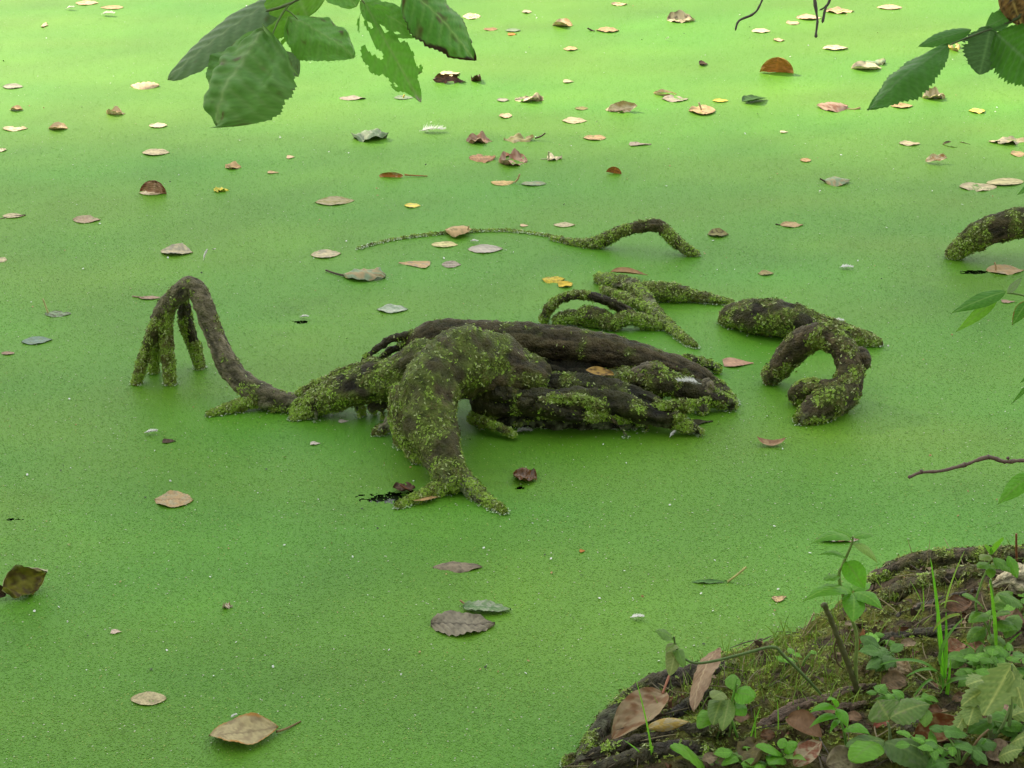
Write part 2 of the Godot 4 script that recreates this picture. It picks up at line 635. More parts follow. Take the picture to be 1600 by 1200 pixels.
func build_water() -> void:
	var wp := PlaneMesh.new()
	wp.size = Vector2(160, 160)
	var w := put(wp, "water", M.water)
	w.position = Vector3(0, -0.007, -60)
	tag(w, "", "", "", "structure")
	# the duckweed: one sheet in 10 cm fields, finer where it has opened
	var v := PackedVector3Array()
	var c := PackedColorArray()
	var uv := PackedVector2Array()
	var idx := PackedInt32Array()
	var quad := func(x0: float, z0: float, x1: float, z1: float):
		var n := v.size()
		for p in [Vector3(x0, 0, z0), Vector3(x1, 0, z0), Vector3(x0, 0, z1), Vector3(x1, 0, z1)]:
			v.append(p)
			c.append(sheet_color(p.x, p.z))
			uv.append(Vector2(p.x, p.z))
		idx.append_array([n, n + 1, n + 2, n + 1, n + 3, n + 2])
	for i in range(-32, 32):
		for j in range(-95, -8):
			var x := i * 0.1
			var z := j * 0.1
			if inland(x + 0.05, z + 0.05) > 0.2: continue
			var near_gap := false
			for g in gaps:
				if Vector2(x + 0.05 - g[0], z + 0.05 - g[1]).length() < maxf(g[2], g[3]) * 1.5 + 0.08: near_gap = true
			if not near_gap:
				quad.call(x, z, x + 0.1, z + 0.1)
				continue
			for a in 36:
				for b in 36:
					var s := 0.1 / 36
					if not in_gap(x + a * s, z + b * s): quad.call(x + a * s, z + b * s, x + (a + 1) * s, z + (b + 1) * s)
	for r in [[-80.0, -140.0, 80.0, -9.5], [-80.0, -9.5, -3.2, 10.0], [3.2, -9.5, 80.0, -3.2]]:
		quad.call(r[0], r[1], r[2], r[3])
	var sheet := put(mesh_of(v, c, idx, uv), "duckweed", M.weed)
	tag(sheet, "green sheet of duckweed covering the whole pond", "duckweed", "", "stuff")
	# single fronds that stand proud of the sheet, most of them near the bank
	var where := []
	var tints := []
	for k in 420000:
		var z := -2.05 - 4.7 * pow(rng.randf(), 1.3)
		var half := 0.29 * -z + 0.1
		var x := rng.randf_range(-half, half)
		if x > -0.1 and z > -3.4 and inland(x, z) > 0.02: continue
		if in_gap(x, z) and rng.randf() > 0.3: continue
		var e := Vector3(rng.randfn(0.0, 0.09), rng.randf() * TAU, rng.randfn(0.0, 0.09))
		where.append(Transform3D(Basis.from_euler(e).scaled(Vector3.ONE * rng.randf_range(0.32, 0.8)), Vector3(x, rng.randf_range(0.0002, 0.0007), z)))
		var t := sheet_color(x, z) * rng.randf_range(0.86, 1.17)
		var u := rng.randf()
		if u < 0.05: t = t.lerp(Color(0.36, 0.42, 0.09), 0.6)
		elif u < 0.065: t = Color(0.5, 0.52, 0.36)
		elif u < 0.08: t = t.lerp(Color(0.06, 0.15, 0.02), 0.45)
		tints.append(t)
	scatter("duckweed_fronds", "tiny loose duckweed fronds lying on the green sheet", "duckweed", frond_mesh, M.frond, where, tints)


func build_bank() -> void:
	var v := PackedVector3Array()
	var c := PackedColorArray()
	var idx := PackedInt32Array()
	var nx := 190
	var nz := 190
	for j in nz + 1:
		for i in nx + 1:
			var x := -0.25 + 2.2 * i / nx
			var z := -3.35 + 2.2 * j / nz
			var d := inland(x, z)
			var h := bank_height(x, z)
			var inside := smoothstep(-0.03, 0.05, d)
			h += bank_bumps(x, z, inside)
			v.append(Vector3(x, h, z))
			var g := n_patch.get_noise_3d(x * 1.2, 4.0, z * 1.2)
			var f := n_fine.get_noise_3d(x, 6.0, z)
			var k := Color(0.062, 0.045, 0.028) * (1.0 + 0.8 * f)
			k = k.lerp(Color(0.14, 0.15, 0.02) * (1.0 + 0.6 * f), clampf((g + 0.12 + 0.4 * exp(-pow((x - 0.36) / 0.16, 2.0))) * 3.0, 0.0, 1.0) * 0.8)
			k = k.lerp(Color(0.09, 0.06, 0.035), clampf((n_lump.get_noise_3d(x, 9.0, z) - 0.15) * 4.0, 0.0, 0.7))
			k.a = 1.0
			c.append(k)
	for j in nz:
		for i in nx:
			var a := j * (nx + 1) + i
			idx.append_array([a, a + 1, a + nx + 1, a + 1, a + nx + 2, a + nx + 1])
	var o := put(mesh_of(v, c, idx), "bank", M.soil)
	tag(o, "", "", "", "structure")
	# the rest of the bank, on which the photographer stands
	var rest := PackedVector3Array()
	var rc := PackedColorArray()
	var ri := PackedInt32Array()
	for r in [[-0.25, -1.15, 3.0, 1.5], [1.95, -3.35, 3.0, -1.15]]:
		for j in 13:
			for i in 13:
				var x: float = lerpf(r[0], r[2], i / 12.0)
				var z: float = lerpf(r[1], r[3], j / 12.0)
				rest.append(Vector3(x, bank_height(x, z) - 0.004, z))
				rc.append(Color(0.05, 0.045, 0.02))
		var n0 := rest.size() - 169
		for j in 12:
			for i in 12:
				var a := n0 + j * 13 + i
				ri.append_array([a, a + 1, a + 13, a + 1, a + 14, a + 13])
	tag(put(mesh_of(rest, rc, ri), "ground", M.soil), "", "", "", "structure")
	bank_cover()


func bank_cover() -> void:
	# moss cushions, leaf litter, fine grass
	var where := []
	var tints := []
	for k in 42000:
		var x := rng.randf_range(0.0, 1.25)
		var z := rng.randf_range(-3.2, -2.1)
		var d := inland(x, z)
		if d < 0.004: continue
		var g := n_patch.get_noise_3d(x * 1.2, 4.0, z * 1.2)
		if g + 0.2 + 0.4 * exp(-pow((x - 0.36) / 0.16, 2.0)) < rng.randf() * 0.75: continue
		var e := Vector3(rng.randfn(0.0, 0.5), rng.randf() * TAU, rng.randfn(0.0, 0.5))
		where.append(Transform3D(Basis.from_euler(e).scaled(Vector3.ONE * rng.randf_range(0.7, 1.6)), on_bank(x, z, 0.0005)))
		tints.append(Color(0.11, 0.1, 0.016).lerp(Color(0.3, 0.4, 0.035), rng.randf() * exp(-pow((x - 0.36) / 0.25, 2.0)) + 0.25 * rng.randf()) * rng.randf_range(0.6, 1.3))
	scatter("moss", "low olive moss covering the soil of the bank", "moss", moss_mesh, M.moss, where, tints)
	where = []
	tints = []
	var bit := leaf_mesh(Vector3(-0.009, 0, 0), Vector3(0.009, 0.002, 0), 0.011, Vector3.UP, {"kind": "chip", "nu": 3, "nv": 3, "cup": 0.6, "warp": 0.2, "c": Color.WHITE, "c2": Color(0.7, 0.7, 0.7), "cv": Color.WHITE})
	for k in 3800:
		var x := rng.randf_range(0.05, 1.3)
		var z := rng.randf_range(-3.2, -2.05)
		var d := inland(x, z)
		if d < 0.015: continue
		if n_lump.get_noise_3d(x, 9.0, z) + 0.25 * (x - 0.5) + 0.1 * d < rng.randf_range(-0.15, 0.4): continue
		where.append(Transform3D(Basis.from_euler(Vector3(rng.randfn(0.0, 0.5), rng.randf() * TAU, rng.randfn(0.0, 0.5))).scaled(Vector3(rng.randf_range(0.3, 1.5), 1, rng.randf_range(0.25, 1.1))), on_bank(x, z, rng.randf_range(0.0, 0.006))))
		tints.append(Color(0.06, 0.032, 0.016).lerp([Color(0.3, 0.21, 0.12), Color(0.22, 0.08, 0.03), Color(0.14, 0.09, 0.06)][k % 3], rng.randf()))
	scatter("leaf_litter", "crumbled brown leaf litter strewn over the bank", "litter", bit, M.dry_leaf, where, tints)
	where = []
	tints = []
	var needle := tube_mesh([-0.03, 0, 0, 0.0008, -0.005, 0.003, 0.002, 0.0009, 0.03, 0.001, -0.002, 0.0005], {"plain": true, "bark": Color.WHITE, "sides": 5, "step": 0.01})
	for k in 520:
		var x := rng.randf_range(0.05, 1.3)
		var z := rng.randf_range(-3.2, -2.05)
		if inland(x, z) < 0.01: continue
		where.append(Transform3D(Basis.from_euler(Vector3(rng.randfn(0.0, 0.25), rng.randf() * TAU, rng.randfn(0.0, 0.25))).scaled(Vector3(rng.randf_range(0.5, 1.7), 1.0, 1.0)), on_bank(x, z, 0.003)))
		tints.append(Color(0.05, 0.03, 0.02).lerp(Color(0.32, 0.25, 0.13), pow(rng.randf(), 1.5)))
	scatter("twig_litter", "fine dry stalks and rootlets lying on the bank", "litter", needle, M.stem, where, tints)
	where = []
	tints = []
	var blade := leaf_mesh(Vector3.ZERO, Vector3(0.014, 0.05, 0), 0.0022, Vector3(-1, 0.3, 0), {"kind": "blade", "nu": 6, "nv": 2, "cup": 0.5, "arch": 0.5, "warp": 0.0, "corr": 0.0, "c": Color.WHITE, "c2": Color.WHITE, "cv": Color.WHITE, "blot": -1.0})
	for k in 17000:
		var x := rng.randf_range(0.15, 1.1)
		var z := rng.randf_range(-3.05, -2.2)
		var d := inland(x, z)
		if d < 0.0 or d > 0.34: continue
		var dens := exp(-pow((x - 0.36) / 0.13, 2.0)) * 0.95 + 0.07
		dens *= clampf(0.5 + 2.2 * n_patch.get_noise_3d(x * 1.1, 30.0, z * 1.1), 0.08, 1.0)
		if rng.randf() > dens: continue
		where.append(Transform3D(Basis.from_euler(Vector3(rng.randfn(0.0, 0.3), rng.randf() * TAU, rng.randfn(0.0, 0.35))).scaled(Vector3(1, 1, 1) * rng.randf_range(0.3, 1.0)), on_bank(x, z, -0.001)))
		tints.append(Color(0.14, 0.27, 0.025).lerp(Color(0.3, 0.46, 0.06), rng.randf()) if rng.randf() < 0.8 else Color(0.3, 0.26, 0.12))
	scatter("fine_grass", "short fine grass on the mossy edge of the bank", "grass", blade, M.grass, where, tints)


func build_roots() -> void:
	var o: Node3D
	o = thing("tree_root", "large tangle of mossy tree roots in mid pond, with a clawed arm at its left", "root", "")
	root(o, [-0.1973, 0.0901, -3.3781, 0.0241, -0.1578, 0.1132, -3.3869, 0.0352, -0.099, 0.1121, -3.4016, 0.0353, -0.0248, 0.1056, -3.4134, 0.0321, 0.0623, 0.0948, -3.4193, 0.0332, 0.1496, 0.0812, -3.4193, 0.0354, 0.2496, 0.0593, -3.4134, 0.0332, 0.3428, 0.0331, -3.3957, 0.0286, 0.4001, 0.011, -3.3723, 0.0197, 0.4313, -0.0027, -3.3321, 0.0087], {"bark": Color(0.062, 0.045, 0.022), "moss": 0.25, "lump": 0.16})
	root(o, [0.0611, 0.0407, -3.3151, 0.0367, 0.0182, 0.0795, -3.3038, 0.0452, -0.042, 0.1122, -3.2815, 0.0578, -0.1007, 0.1321, -3.2376, 0.0635, -0.14, 0.1228, -3.1734, 0.0542, -0.1476, 0.0881, -3.1113, 0.0482, -0.1299, 0.0553, -3.0512, 0.0384, -0.1093, 0.0306, -2.9977, 0.0289, -0.0985, 0.0127, -2.9667, 0.0188], {"bark": Color(0.06, 0.043, 0.02), "moss": 0.72, "lump": 0.2, "pale": 0.06})
	root(o, [-0.1034, 0.0369, -2.9929, 0.0239, -0.0729, 0.0153, -2.9738, 0.0158, -0.0445, 0.0051, -2.9387, 0.0118, -0.0121, 0.0038, -2.9019, 0.0048], {"bark": Color(0.14, 0.115, 0.072), "moss": 0.5, "lump": 0.25, "pale": 0.09})
	root(o, [-0.0955, 0.0254, -2.9833, 0.0178, -0.1289, 0.0127, -2.9715, 0.0128, -0.1619, 0.0063, -2.9526, 0.0098, -0.1994, 0.0038, -2.9225, 0.0039], {"bark": Color(0.062, 0.045, 0.022), "moss": 0.9, "lump": 0.3})
	root(o, [-0.1812, 0.1177, -3.1787, 0.0271, -0.1982, 0.0745, -3.1473, 0.0207, -0.1908, 0.0353, -3.1216, 0.0175, -0.1692, 0.0026, -3.0911, 0.0092], {"bark": Color(0.062, 0.045, 0.022), "moss": 0.95, "lump": 0.3})
	root(o, [-0.198, 0.1054, -3.2052, 0.0252, -0.2098, 0.0633, -3.184, 0.0188, -0.2029, 0.0106, -3.163, 0.0145, -0.1976, 0, -3.1473, 0.0083], {"bark": Color(0.062, 0.045, 0.022), "moss": 0.95, "lump": 0.3})
	root(o, [-0.1895, 0.0662, -3.2052, 0.0189, -0.2241, 0.024, -3.2106, 0.0126, -0.2577, 0.004, -3.2052, 0.0053], {"bark": Color(0.14, 0.115, 0.072), "moss": 0.4, "lump": 0.3, "pale": 0.07})
	root(o, [-0.131, 0.1392, -3.2594, 0.0426, -0.192, 0.1002, -3.2732, 0.0406, -0.2537, 0.0726, -3.2871, 0.0386, -0.3154, 0.0512, -3.2926, 0.0333, -0.3709, 0.0284, -3.2926, 0.0247, -0.4185, 0.0068, -3.2843, 0.0107], {"bark": Color(0.03, 0.023, 0.012), "moss": 0.8, "lump": 0.25})
	root(o, [-0.2429, 0.0877, -3.3151, 0.0259, -0.3111, 0.0623, -3.3207, 0.0216, -0.3679, 0.0395, -3.3321, 0.0152, -0.4124, 0.0191, -3.3378, 0.0087], {"bark": Color(0.03, 0.023, 0.012), "moss": 0.9, "lump": 0.3})
	root(o, [-0.1813, 0.0672, -3.2871, 0.0257, -0.2419, 0.039, -3.276, 0.015, -0.2726, 0.0202, -3.2732, 0.0075], {"bark": Color(0.015, 0.012, 0.006), "moss": 0.3, "lump": 0.3})
	root(o, [-0.2959, 0.0682, -3.3665, 0.0044, -0.2645, 0.098, -3.3723, 0.0055, -0.2311, 0.1197, -3.3781, 0.0066, -0.1968, 0.1252, -3.384, 0.0077, -0.1699, 0.1198, -3.384, 0.0066], {"bark": Color(0.03, 0.023, 0.012), "moss": 0.2, "lump": 0.3})
	root(o, [-0.2591, 0.0737, -3.3723, 0.0044, -0.2342, 0.0955, -3.3781, 0.0055, -0.1972, 0.1064, -3.384, 0.0088], {"bark": Color(0.03, 0.023, 0.012), "moss": 0.2, "lump": 0.3})
	root(o, [-0.3984, 0.0068, -3.3151, 0.013, -0.4409, 0.0163, -3.3151, 0.0205, -0.4904, 0.0299, -3.3264, 0.0238, -0.5342, 0.0573, -3.355, 0.0218, -0.562, 0.0956, -3.3869, 0.0203, -0.5847, 0.1447, -3.4134, 0.0199, -0.6019, 0.1855, -3.4312, 0.02, -0.6179, 0.2045, -3.4402, 0.0178, -0.6397, 0.19, -3.4462, 0.0189, -0.6702, 0.1606, -3.4522, 0.0179, -0.6975, 0.1201, -3.4552, 0.0145], {"bark": Color(0.14, 0.115, 0.072), "moss": 0.22, "lump": 0.13})
	root(o, [-0.6327, 0.1901, -3.4492, 0.0112, -0.6698, 0.1592, -3.4492, 0.0136, -0.7005, 0.1048, -3.4432, 0.0112, -0.7243, 0.0513, -3.4402, 0.0096, -0.7423, -0.0028, -3.4312, 0.008], {"bark": Color(0.062, 0.045, 0.022), "moss": 0.75, "lump": 0.22}, "root_finger")
	root(o, [-0.6627, 0.1675, -3.4552, 0.0104, -0.6775, 0.1171, -3.4462, 0.012, -0.6767, 0.0651, -3.4402, 0.0112, -0.6729, -0.0042, -3.4312, 0.0103], {"bark": Color(0.062, 0.045, 0.022), "moss": 0.9, "lump": 0.22}, "root_finger")
	root(o, [-0.6413, 0.1709, -3.4795, 0.0097, -0.6449, 0.1113, -3.4918, 0.0145, -0.6346, 0.0505, -3.5041, 0.0129, -0.6247, -0.0028, -3.5072, 0.0097], {"bark": Color(0.03, 0.023, 0.012), "moss": 0.7, "lump": 0.22}, "root_finger")
	root(o, [-0.6884, 0.1379, -3.4613, 0.008, -0.7044, 0.0654, -3.4704, 0.0088, -0.7161, -0.0028, -3.4857, 0.0081], {"bark": Color(0.03, 0.023, 0.012), "moss": 0.8, "lump": 0.22}, "root_finger")
	root(o, [-0.4833, 0.0245, -3.3151, 0.0151, -0.5199, 0.0136, -3.3095, 0.0108, -0.5517, 0.0081, -3.2982, 0.0075, -0.5786, 0.0027, -3.2871, 0.0043], {"bark": Color(0.062, 0.045, 0.022), "moss": 0.85, "lump": 0.3})
	root(o, [-0.3401, 0.0378, -3.2926, 0.0193, -0.3765, 0.0162, -3.2815, 0.0128, -0.4185, 0.0027, -3.2704, 0.0053], {"bark": Color(0.062, 0.045, 0.022), "moss": 0.9, "lump": 0.3})
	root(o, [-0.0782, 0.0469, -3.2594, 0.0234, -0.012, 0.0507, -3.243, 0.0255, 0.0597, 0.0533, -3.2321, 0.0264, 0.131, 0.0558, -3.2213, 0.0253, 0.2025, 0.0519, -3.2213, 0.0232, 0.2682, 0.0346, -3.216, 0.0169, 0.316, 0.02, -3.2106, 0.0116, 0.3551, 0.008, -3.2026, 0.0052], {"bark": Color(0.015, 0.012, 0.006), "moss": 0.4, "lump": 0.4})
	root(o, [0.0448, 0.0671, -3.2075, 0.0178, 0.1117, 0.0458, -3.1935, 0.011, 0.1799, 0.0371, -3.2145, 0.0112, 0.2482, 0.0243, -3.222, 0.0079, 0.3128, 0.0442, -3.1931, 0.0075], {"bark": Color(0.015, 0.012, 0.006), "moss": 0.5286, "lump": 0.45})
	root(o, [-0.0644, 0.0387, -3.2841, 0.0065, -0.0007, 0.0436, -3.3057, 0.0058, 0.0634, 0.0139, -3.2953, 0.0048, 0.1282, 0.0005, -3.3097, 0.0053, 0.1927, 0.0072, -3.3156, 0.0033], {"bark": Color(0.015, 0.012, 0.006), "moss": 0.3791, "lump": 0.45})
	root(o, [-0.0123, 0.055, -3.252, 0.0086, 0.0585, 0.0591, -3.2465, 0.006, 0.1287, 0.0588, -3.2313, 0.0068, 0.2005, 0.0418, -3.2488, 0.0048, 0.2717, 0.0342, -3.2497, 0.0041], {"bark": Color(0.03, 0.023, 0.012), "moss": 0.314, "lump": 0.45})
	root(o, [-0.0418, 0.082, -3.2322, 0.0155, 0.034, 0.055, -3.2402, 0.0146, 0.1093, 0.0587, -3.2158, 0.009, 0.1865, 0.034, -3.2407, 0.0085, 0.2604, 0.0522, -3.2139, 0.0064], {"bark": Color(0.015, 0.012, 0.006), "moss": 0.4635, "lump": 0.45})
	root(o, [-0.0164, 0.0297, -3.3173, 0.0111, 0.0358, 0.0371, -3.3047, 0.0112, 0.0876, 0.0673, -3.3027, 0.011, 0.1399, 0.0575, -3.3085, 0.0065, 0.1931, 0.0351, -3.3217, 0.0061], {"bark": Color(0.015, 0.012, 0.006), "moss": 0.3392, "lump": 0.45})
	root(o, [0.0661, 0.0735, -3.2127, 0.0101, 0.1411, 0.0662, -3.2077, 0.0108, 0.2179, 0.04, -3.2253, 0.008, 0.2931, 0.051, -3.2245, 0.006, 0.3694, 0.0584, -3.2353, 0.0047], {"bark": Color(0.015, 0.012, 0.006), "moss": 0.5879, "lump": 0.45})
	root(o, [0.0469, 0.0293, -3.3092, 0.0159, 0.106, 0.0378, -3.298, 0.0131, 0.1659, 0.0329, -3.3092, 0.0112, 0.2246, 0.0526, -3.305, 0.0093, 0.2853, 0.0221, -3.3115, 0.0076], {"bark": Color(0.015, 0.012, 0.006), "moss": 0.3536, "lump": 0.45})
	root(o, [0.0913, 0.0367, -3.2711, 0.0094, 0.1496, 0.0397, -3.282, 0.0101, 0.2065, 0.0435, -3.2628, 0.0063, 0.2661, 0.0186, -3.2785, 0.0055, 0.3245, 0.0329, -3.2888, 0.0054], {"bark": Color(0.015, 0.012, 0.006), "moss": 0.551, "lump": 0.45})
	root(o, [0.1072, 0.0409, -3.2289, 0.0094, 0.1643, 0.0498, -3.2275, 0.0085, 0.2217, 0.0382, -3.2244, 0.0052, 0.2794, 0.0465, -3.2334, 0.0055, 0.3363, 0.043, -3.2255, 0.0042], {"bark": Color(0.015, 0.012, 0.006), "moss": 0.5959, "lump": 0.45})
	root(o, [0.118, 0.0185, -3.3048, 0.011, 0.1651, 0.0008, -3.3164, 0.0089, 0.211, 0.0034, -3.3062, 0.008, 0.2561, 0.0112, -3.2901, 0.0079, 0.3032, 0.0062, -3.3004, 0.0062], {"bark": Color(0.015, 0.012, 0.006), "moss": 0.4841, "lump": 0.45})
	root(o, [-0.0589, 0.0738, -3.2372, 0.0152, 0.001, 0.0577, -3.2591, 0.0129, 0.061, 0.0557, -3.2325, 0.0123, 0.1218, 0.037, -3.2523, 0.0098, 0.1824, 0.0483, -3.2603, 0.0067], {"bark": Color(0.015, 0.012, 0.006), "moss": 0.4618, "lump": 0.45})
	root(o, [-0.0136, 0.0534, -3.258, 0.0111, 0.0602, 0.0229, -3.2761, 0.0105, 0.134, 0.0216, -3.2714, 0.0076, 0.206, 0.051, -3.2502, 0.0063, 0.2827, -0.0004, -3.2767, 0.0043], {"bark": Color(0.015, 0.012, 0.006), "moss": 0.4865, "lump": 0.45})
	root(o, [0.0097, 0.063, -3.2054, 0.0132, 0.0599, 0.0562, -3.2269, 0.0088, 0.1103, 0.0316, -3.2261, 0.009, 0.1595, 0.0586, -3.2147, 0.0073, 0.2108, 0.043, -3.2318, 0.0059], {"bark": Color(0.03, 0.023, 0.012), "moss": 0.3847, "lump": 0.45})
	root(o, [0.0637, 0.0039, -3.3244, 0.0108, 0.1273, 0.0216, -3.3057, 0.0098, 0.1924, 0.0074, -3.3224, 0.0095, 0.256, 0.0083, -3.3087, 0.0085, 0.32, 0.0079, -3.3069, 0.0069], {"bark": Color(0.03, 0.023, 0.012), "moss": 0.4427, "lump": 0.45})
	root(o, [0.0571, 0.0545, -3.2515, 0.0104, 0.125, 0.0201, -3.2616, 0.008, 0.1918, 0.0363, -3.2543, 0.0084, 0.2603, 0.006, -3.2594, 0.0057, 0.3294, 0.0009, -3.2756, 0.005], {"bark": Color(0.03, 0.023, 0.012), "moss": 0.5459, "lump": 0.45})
	root(o, [0.2503, 0.05, -3.2778, 0.0031, 0.2286, 0.0576, -3.2695, 0.003, 0.208, 0.0317, -3.264, 0.0026, 0.1905, 0.004, -3.2613, 0.0017], {"bark": Color(0.015, 0.012, 0.006), "moss": 0.35, "lump": 0.3, "sides": 12}, "rootlet")
	root(o, [0.2693, 0.0339, -3.2362, 0.0041, 0.262, 0.0335, -3.2281, 0.003, 0.2552, 0.0236, -3.2227, 0.0025, 0.2498, 0.004, -3.22, 0.0017], {"bark": Color(0.062, 0.045, 0.022), "moss": 0.35, "lump": 0.3, "sides": 12}, "rootlet")
	root(o, [-0.0062, 0.0291, -3.246, 0.0031, -0.0246, 0.0268, -3.2379, 0.003, -0.0429, 0.0212, -3.2324, 0.0025, -0.0587, 0.004, -3.2297, 0.0017], {"bark": Color(0.015, 0.012, 0.006), "moss": 0.35, "lump": 0.3, "sides": 12}, "rootlet")
	root(o, [-0.3752, 0.0342, -3.2782, 0.003, -0.372, 0.0446, -3.2699, 0.003, -0.3704, 0.0238, -3.2644, 0.0026, -0.3693, 0.004, -3.2617, 0.0017], {"bark": Color(0.03, 0.023, 0.012), "moss": 0.35, "lump": 0.3, "sides": 12}, "rootlet")
	root(o, [0.0653, 0.043, -3.2995, 0.0037, 0.0759, 0.0459, -3.2912, 0.003, 0.0867, 0.0282, -3.2856, 0.0026, 0.0961, 0.0041, -3.2828, 0.0017], {"bark": Color(0.062, 0.045, 0.022), "moss": 0.35, "lump": 0.3, "sides": 12}, "rootlet")
	root(o, [0.1473, 0.0404, -3.2537, 0.0033, 0.1691, 0.0396, -3.2456, 0.003, 0.1912, 0.0269, -3.2401, 0.0025, 0.2106, 0.004, -3.2374, 0.0017], {"bark": Color(0.015, 0.012, 0.006), "moss": 0.35, "lump": 0.3, "sides": 12}, "rootlet")
	root(o, [-0.3074, 0.0655, -3.3075, 0.0025, -0.2901, 0.0775, -3.2991, 0.003, -0.2747, 0.0395, -3.2935, 0.0026, -0.2617, 0.0041, -3.2907, 0.0017], {"bark": Color(0.015, 0.012, 0.006), "moss": 0.35, "lump": 0.3, "sides": 12}, "rootlet")
	root(o, [-0.2959, 0.0742, -3.305, 0.003, -0.2897, 0.0892, -3.2966, 0.003, -0.2857, 0.0439, -3.291, 0.0026, -0.2824, 0.0041, -3.2882, 0.0017], {"bark": Color(0.015, 0.012, 0.006), "moss": 0.35, "lump": 0.3, "sides": 12}, "rootlet")
	root(o, [0.1423, 0.0493, -3.2112, 0.0037, 0.1666, 0.0473, -3.2032, 0.0029, 0.1913, 0.0313, -3.1978, 0.0025, 0.2129, 0.004, -3.1952, 0.0017], {"bark": Color(0.062, 0.045, 0.022), "moss": 0.35, "lump": 0.3, "sides": 12}, "rootlet")
	root(o, [-0.3578, 0.0398, -3.3001, 0.0036, -0.3611, 0.0441, -3.2918, 0.003, -0.3656, 0.0266, -3.2862, 0.0026, -0.37, 0.0041, -3.2834, 0.0017], {"bark": Color(0.03, 0.023, 0.012), "moss": 0.35, "lump": 0.3, "sides": 12}, "rootlet")
	root(o, [-0.2504, 0.0701, -3.2878, 0.004, -0.2475, 0.0784, -3.2795, 0.003, -0.2461, 0.0418, -3.274, 0.0026, -0.2452, 0.0041, -3.2712, 0.0017], {"bark": Color(0.062, 0.045, 0.022), "moss": 0.35, "lump": 0.3, "sides": 12}, "rootlet")
	root(o, [0.3356, 0.0321, -3.2709, 0.0027, 0.3118, 0.029, -3.2627, 0.003, 0.2883, 0.0228, -3.2572, 0.0026, 0.2688, 0.004, -3.2544, 0.0017], {"bark": Color(0.03, 0.023, 0.012), "moss": 0.35, "lump": 0.3, "sides": 12}, "rootlet")
	root(o, [-0.3277, 0.0748, -3.2953, 0.0032, -0.3129, 0.0818, -3.2869, 0.003, -0.2998, 0.0442, -3.2814, 0.0026, -0.289, 0.0041, -3.2786, 0.0017], {"bark": Color(0.015, 0.012, 0.006), "moss": 0.35, "lump": 0.3, "sides": 12}, "rootlet")
	root(o, [-0.0035, 0.0476, -3.2732, 0.0026, 0.0268, 0.0496, -3.265, 0.003, 0.0573, 0.0305, -3.2595, 0.0026, 0.0835, 0.004, -3.2567, 0.0017], {"bark": Color(0.03, 0.023, 0.012), "moss": 0.35, "lump": 0.3, "sides": 12}, "rootlet")
	root(o, [0.263, 0.0754, -3.3113, 0.0038, 0.2588, 0.0788, -3.3029, 0.003, 0.2559, 0.0445, -3.2973, 0.0026, 0.2539, 0.0041, -3.2945, 0.0017], {"bark": Color(0.015, 0.012, 0.006), "moss": 0.35, "lump": 0.3, "sides": 12}, "rootlet")
	root(o, [-0.2609, 0.0354, -3.2795, 0.003, -0.2358, 0.0422, -3.2712, 0.003, -0.2115, 0.0244, -3.2657, 0.0026, -0.1908, 0.004, -3.2629, 0.0017], {"bark": Color(0.015, 0.012, 0.006), "moss": 0.35, "lump": 0.3, "sides": 12}, "rootlet")
	root(o, [0.1583, 0.0649, -3.3151, 0.0151, 0.2253, 0.0649, -3.3151, 0.0194, 0.2921, 0.0568, -3.3095, 0.0237, 0.3537, 0.0393, -3.3095, 0.0237, 0.4286, 0.0095, -3.3123, 0.0097], {"bark": Color(0.03, 0.023, 0.012), "moss": 0.5, "lump": 0.3})
	root(o, [0.3803, 0.0568, -3.3151, 0.0097, 0.3726, 0.0541, -3.3095, 0.0151, 0.3656, 0.0271, -3.301, 0.0129, 0.3623, 0.0027, -3.2926, 0.0107], {"bark": Color(0.14, 0.115, 0.072), "moss": 0.25, "lump": 0.2})
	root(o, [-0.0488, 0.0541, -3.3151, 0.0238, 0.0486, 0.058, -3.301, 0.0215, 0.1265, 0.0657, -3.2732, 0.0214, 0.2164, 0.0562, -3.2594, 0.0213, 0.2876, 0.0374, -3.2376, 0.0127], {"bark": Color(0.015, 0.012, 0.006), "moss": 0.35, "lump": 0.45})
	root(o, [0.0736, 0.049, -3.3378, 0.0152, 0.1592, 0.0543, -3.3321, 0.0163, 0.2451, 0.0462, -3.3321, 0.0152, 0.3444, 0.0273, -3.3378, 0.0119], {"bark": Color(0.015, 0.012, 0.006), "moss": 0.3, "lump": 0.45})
	root(o, [-0.0725, 0.0067, -3.2594, 0.0149, 0.0362, 0.0121, -3.2485, 0.0181, 0.1444, 0.0148, -3.243, 0.0191, 0.2404, 0.0107, -3.2376, 0.0127], {"bark": Color(0.015, 0.012, 0.006), "moss": 0.15, "lump": 0.5}, "soil_clump")
	root(o, [-0.0125, 0.0372, -3.3957, 0.033, 0.0996, 0.033, -3.3898, 0.0352, 0.2238, 0.0193, -3.3781, 0.0263], {"bark": Color(0.015, 0.012, 0.006), "moss": 0.1, "lump": 0.5}, "soil_clump")
	root(o, [-0.078, 0.0214, -3.2376, 0.0074, -0.0417, 0.0239, -3.2052, 0.0063, 0.0059, 0.0106, -3.184, 0.0042], {"bark": Color(0.03, 0.023, 0.012), "moss": 0.5, "lump": 0.3})
	root(o, [0.3382, 0.0281, -3.4918, 0.0068, 0.3827, 0.0197, -3.4857, 0.0101, 0.4145, 0.0084, -3.4795, 0.0067], {"bark": Color(0.03, 0.023, 0.012), "moss": 0.6, "lump": 0.3})
	root(o, [0.2252, 0.0676, -3.3151, 0.013, 0.2552, 0.0836, -3.3151, 0.0162, 0.2918, 0.0783, -3.3151, 0.014], {"bark": Color(0.14, 0.115, 0.072), "moss": 0.2, "lump": 0.35}, "root_knob")
	grow_moss(o, 120000, 1.25, 0.64, 0.8)
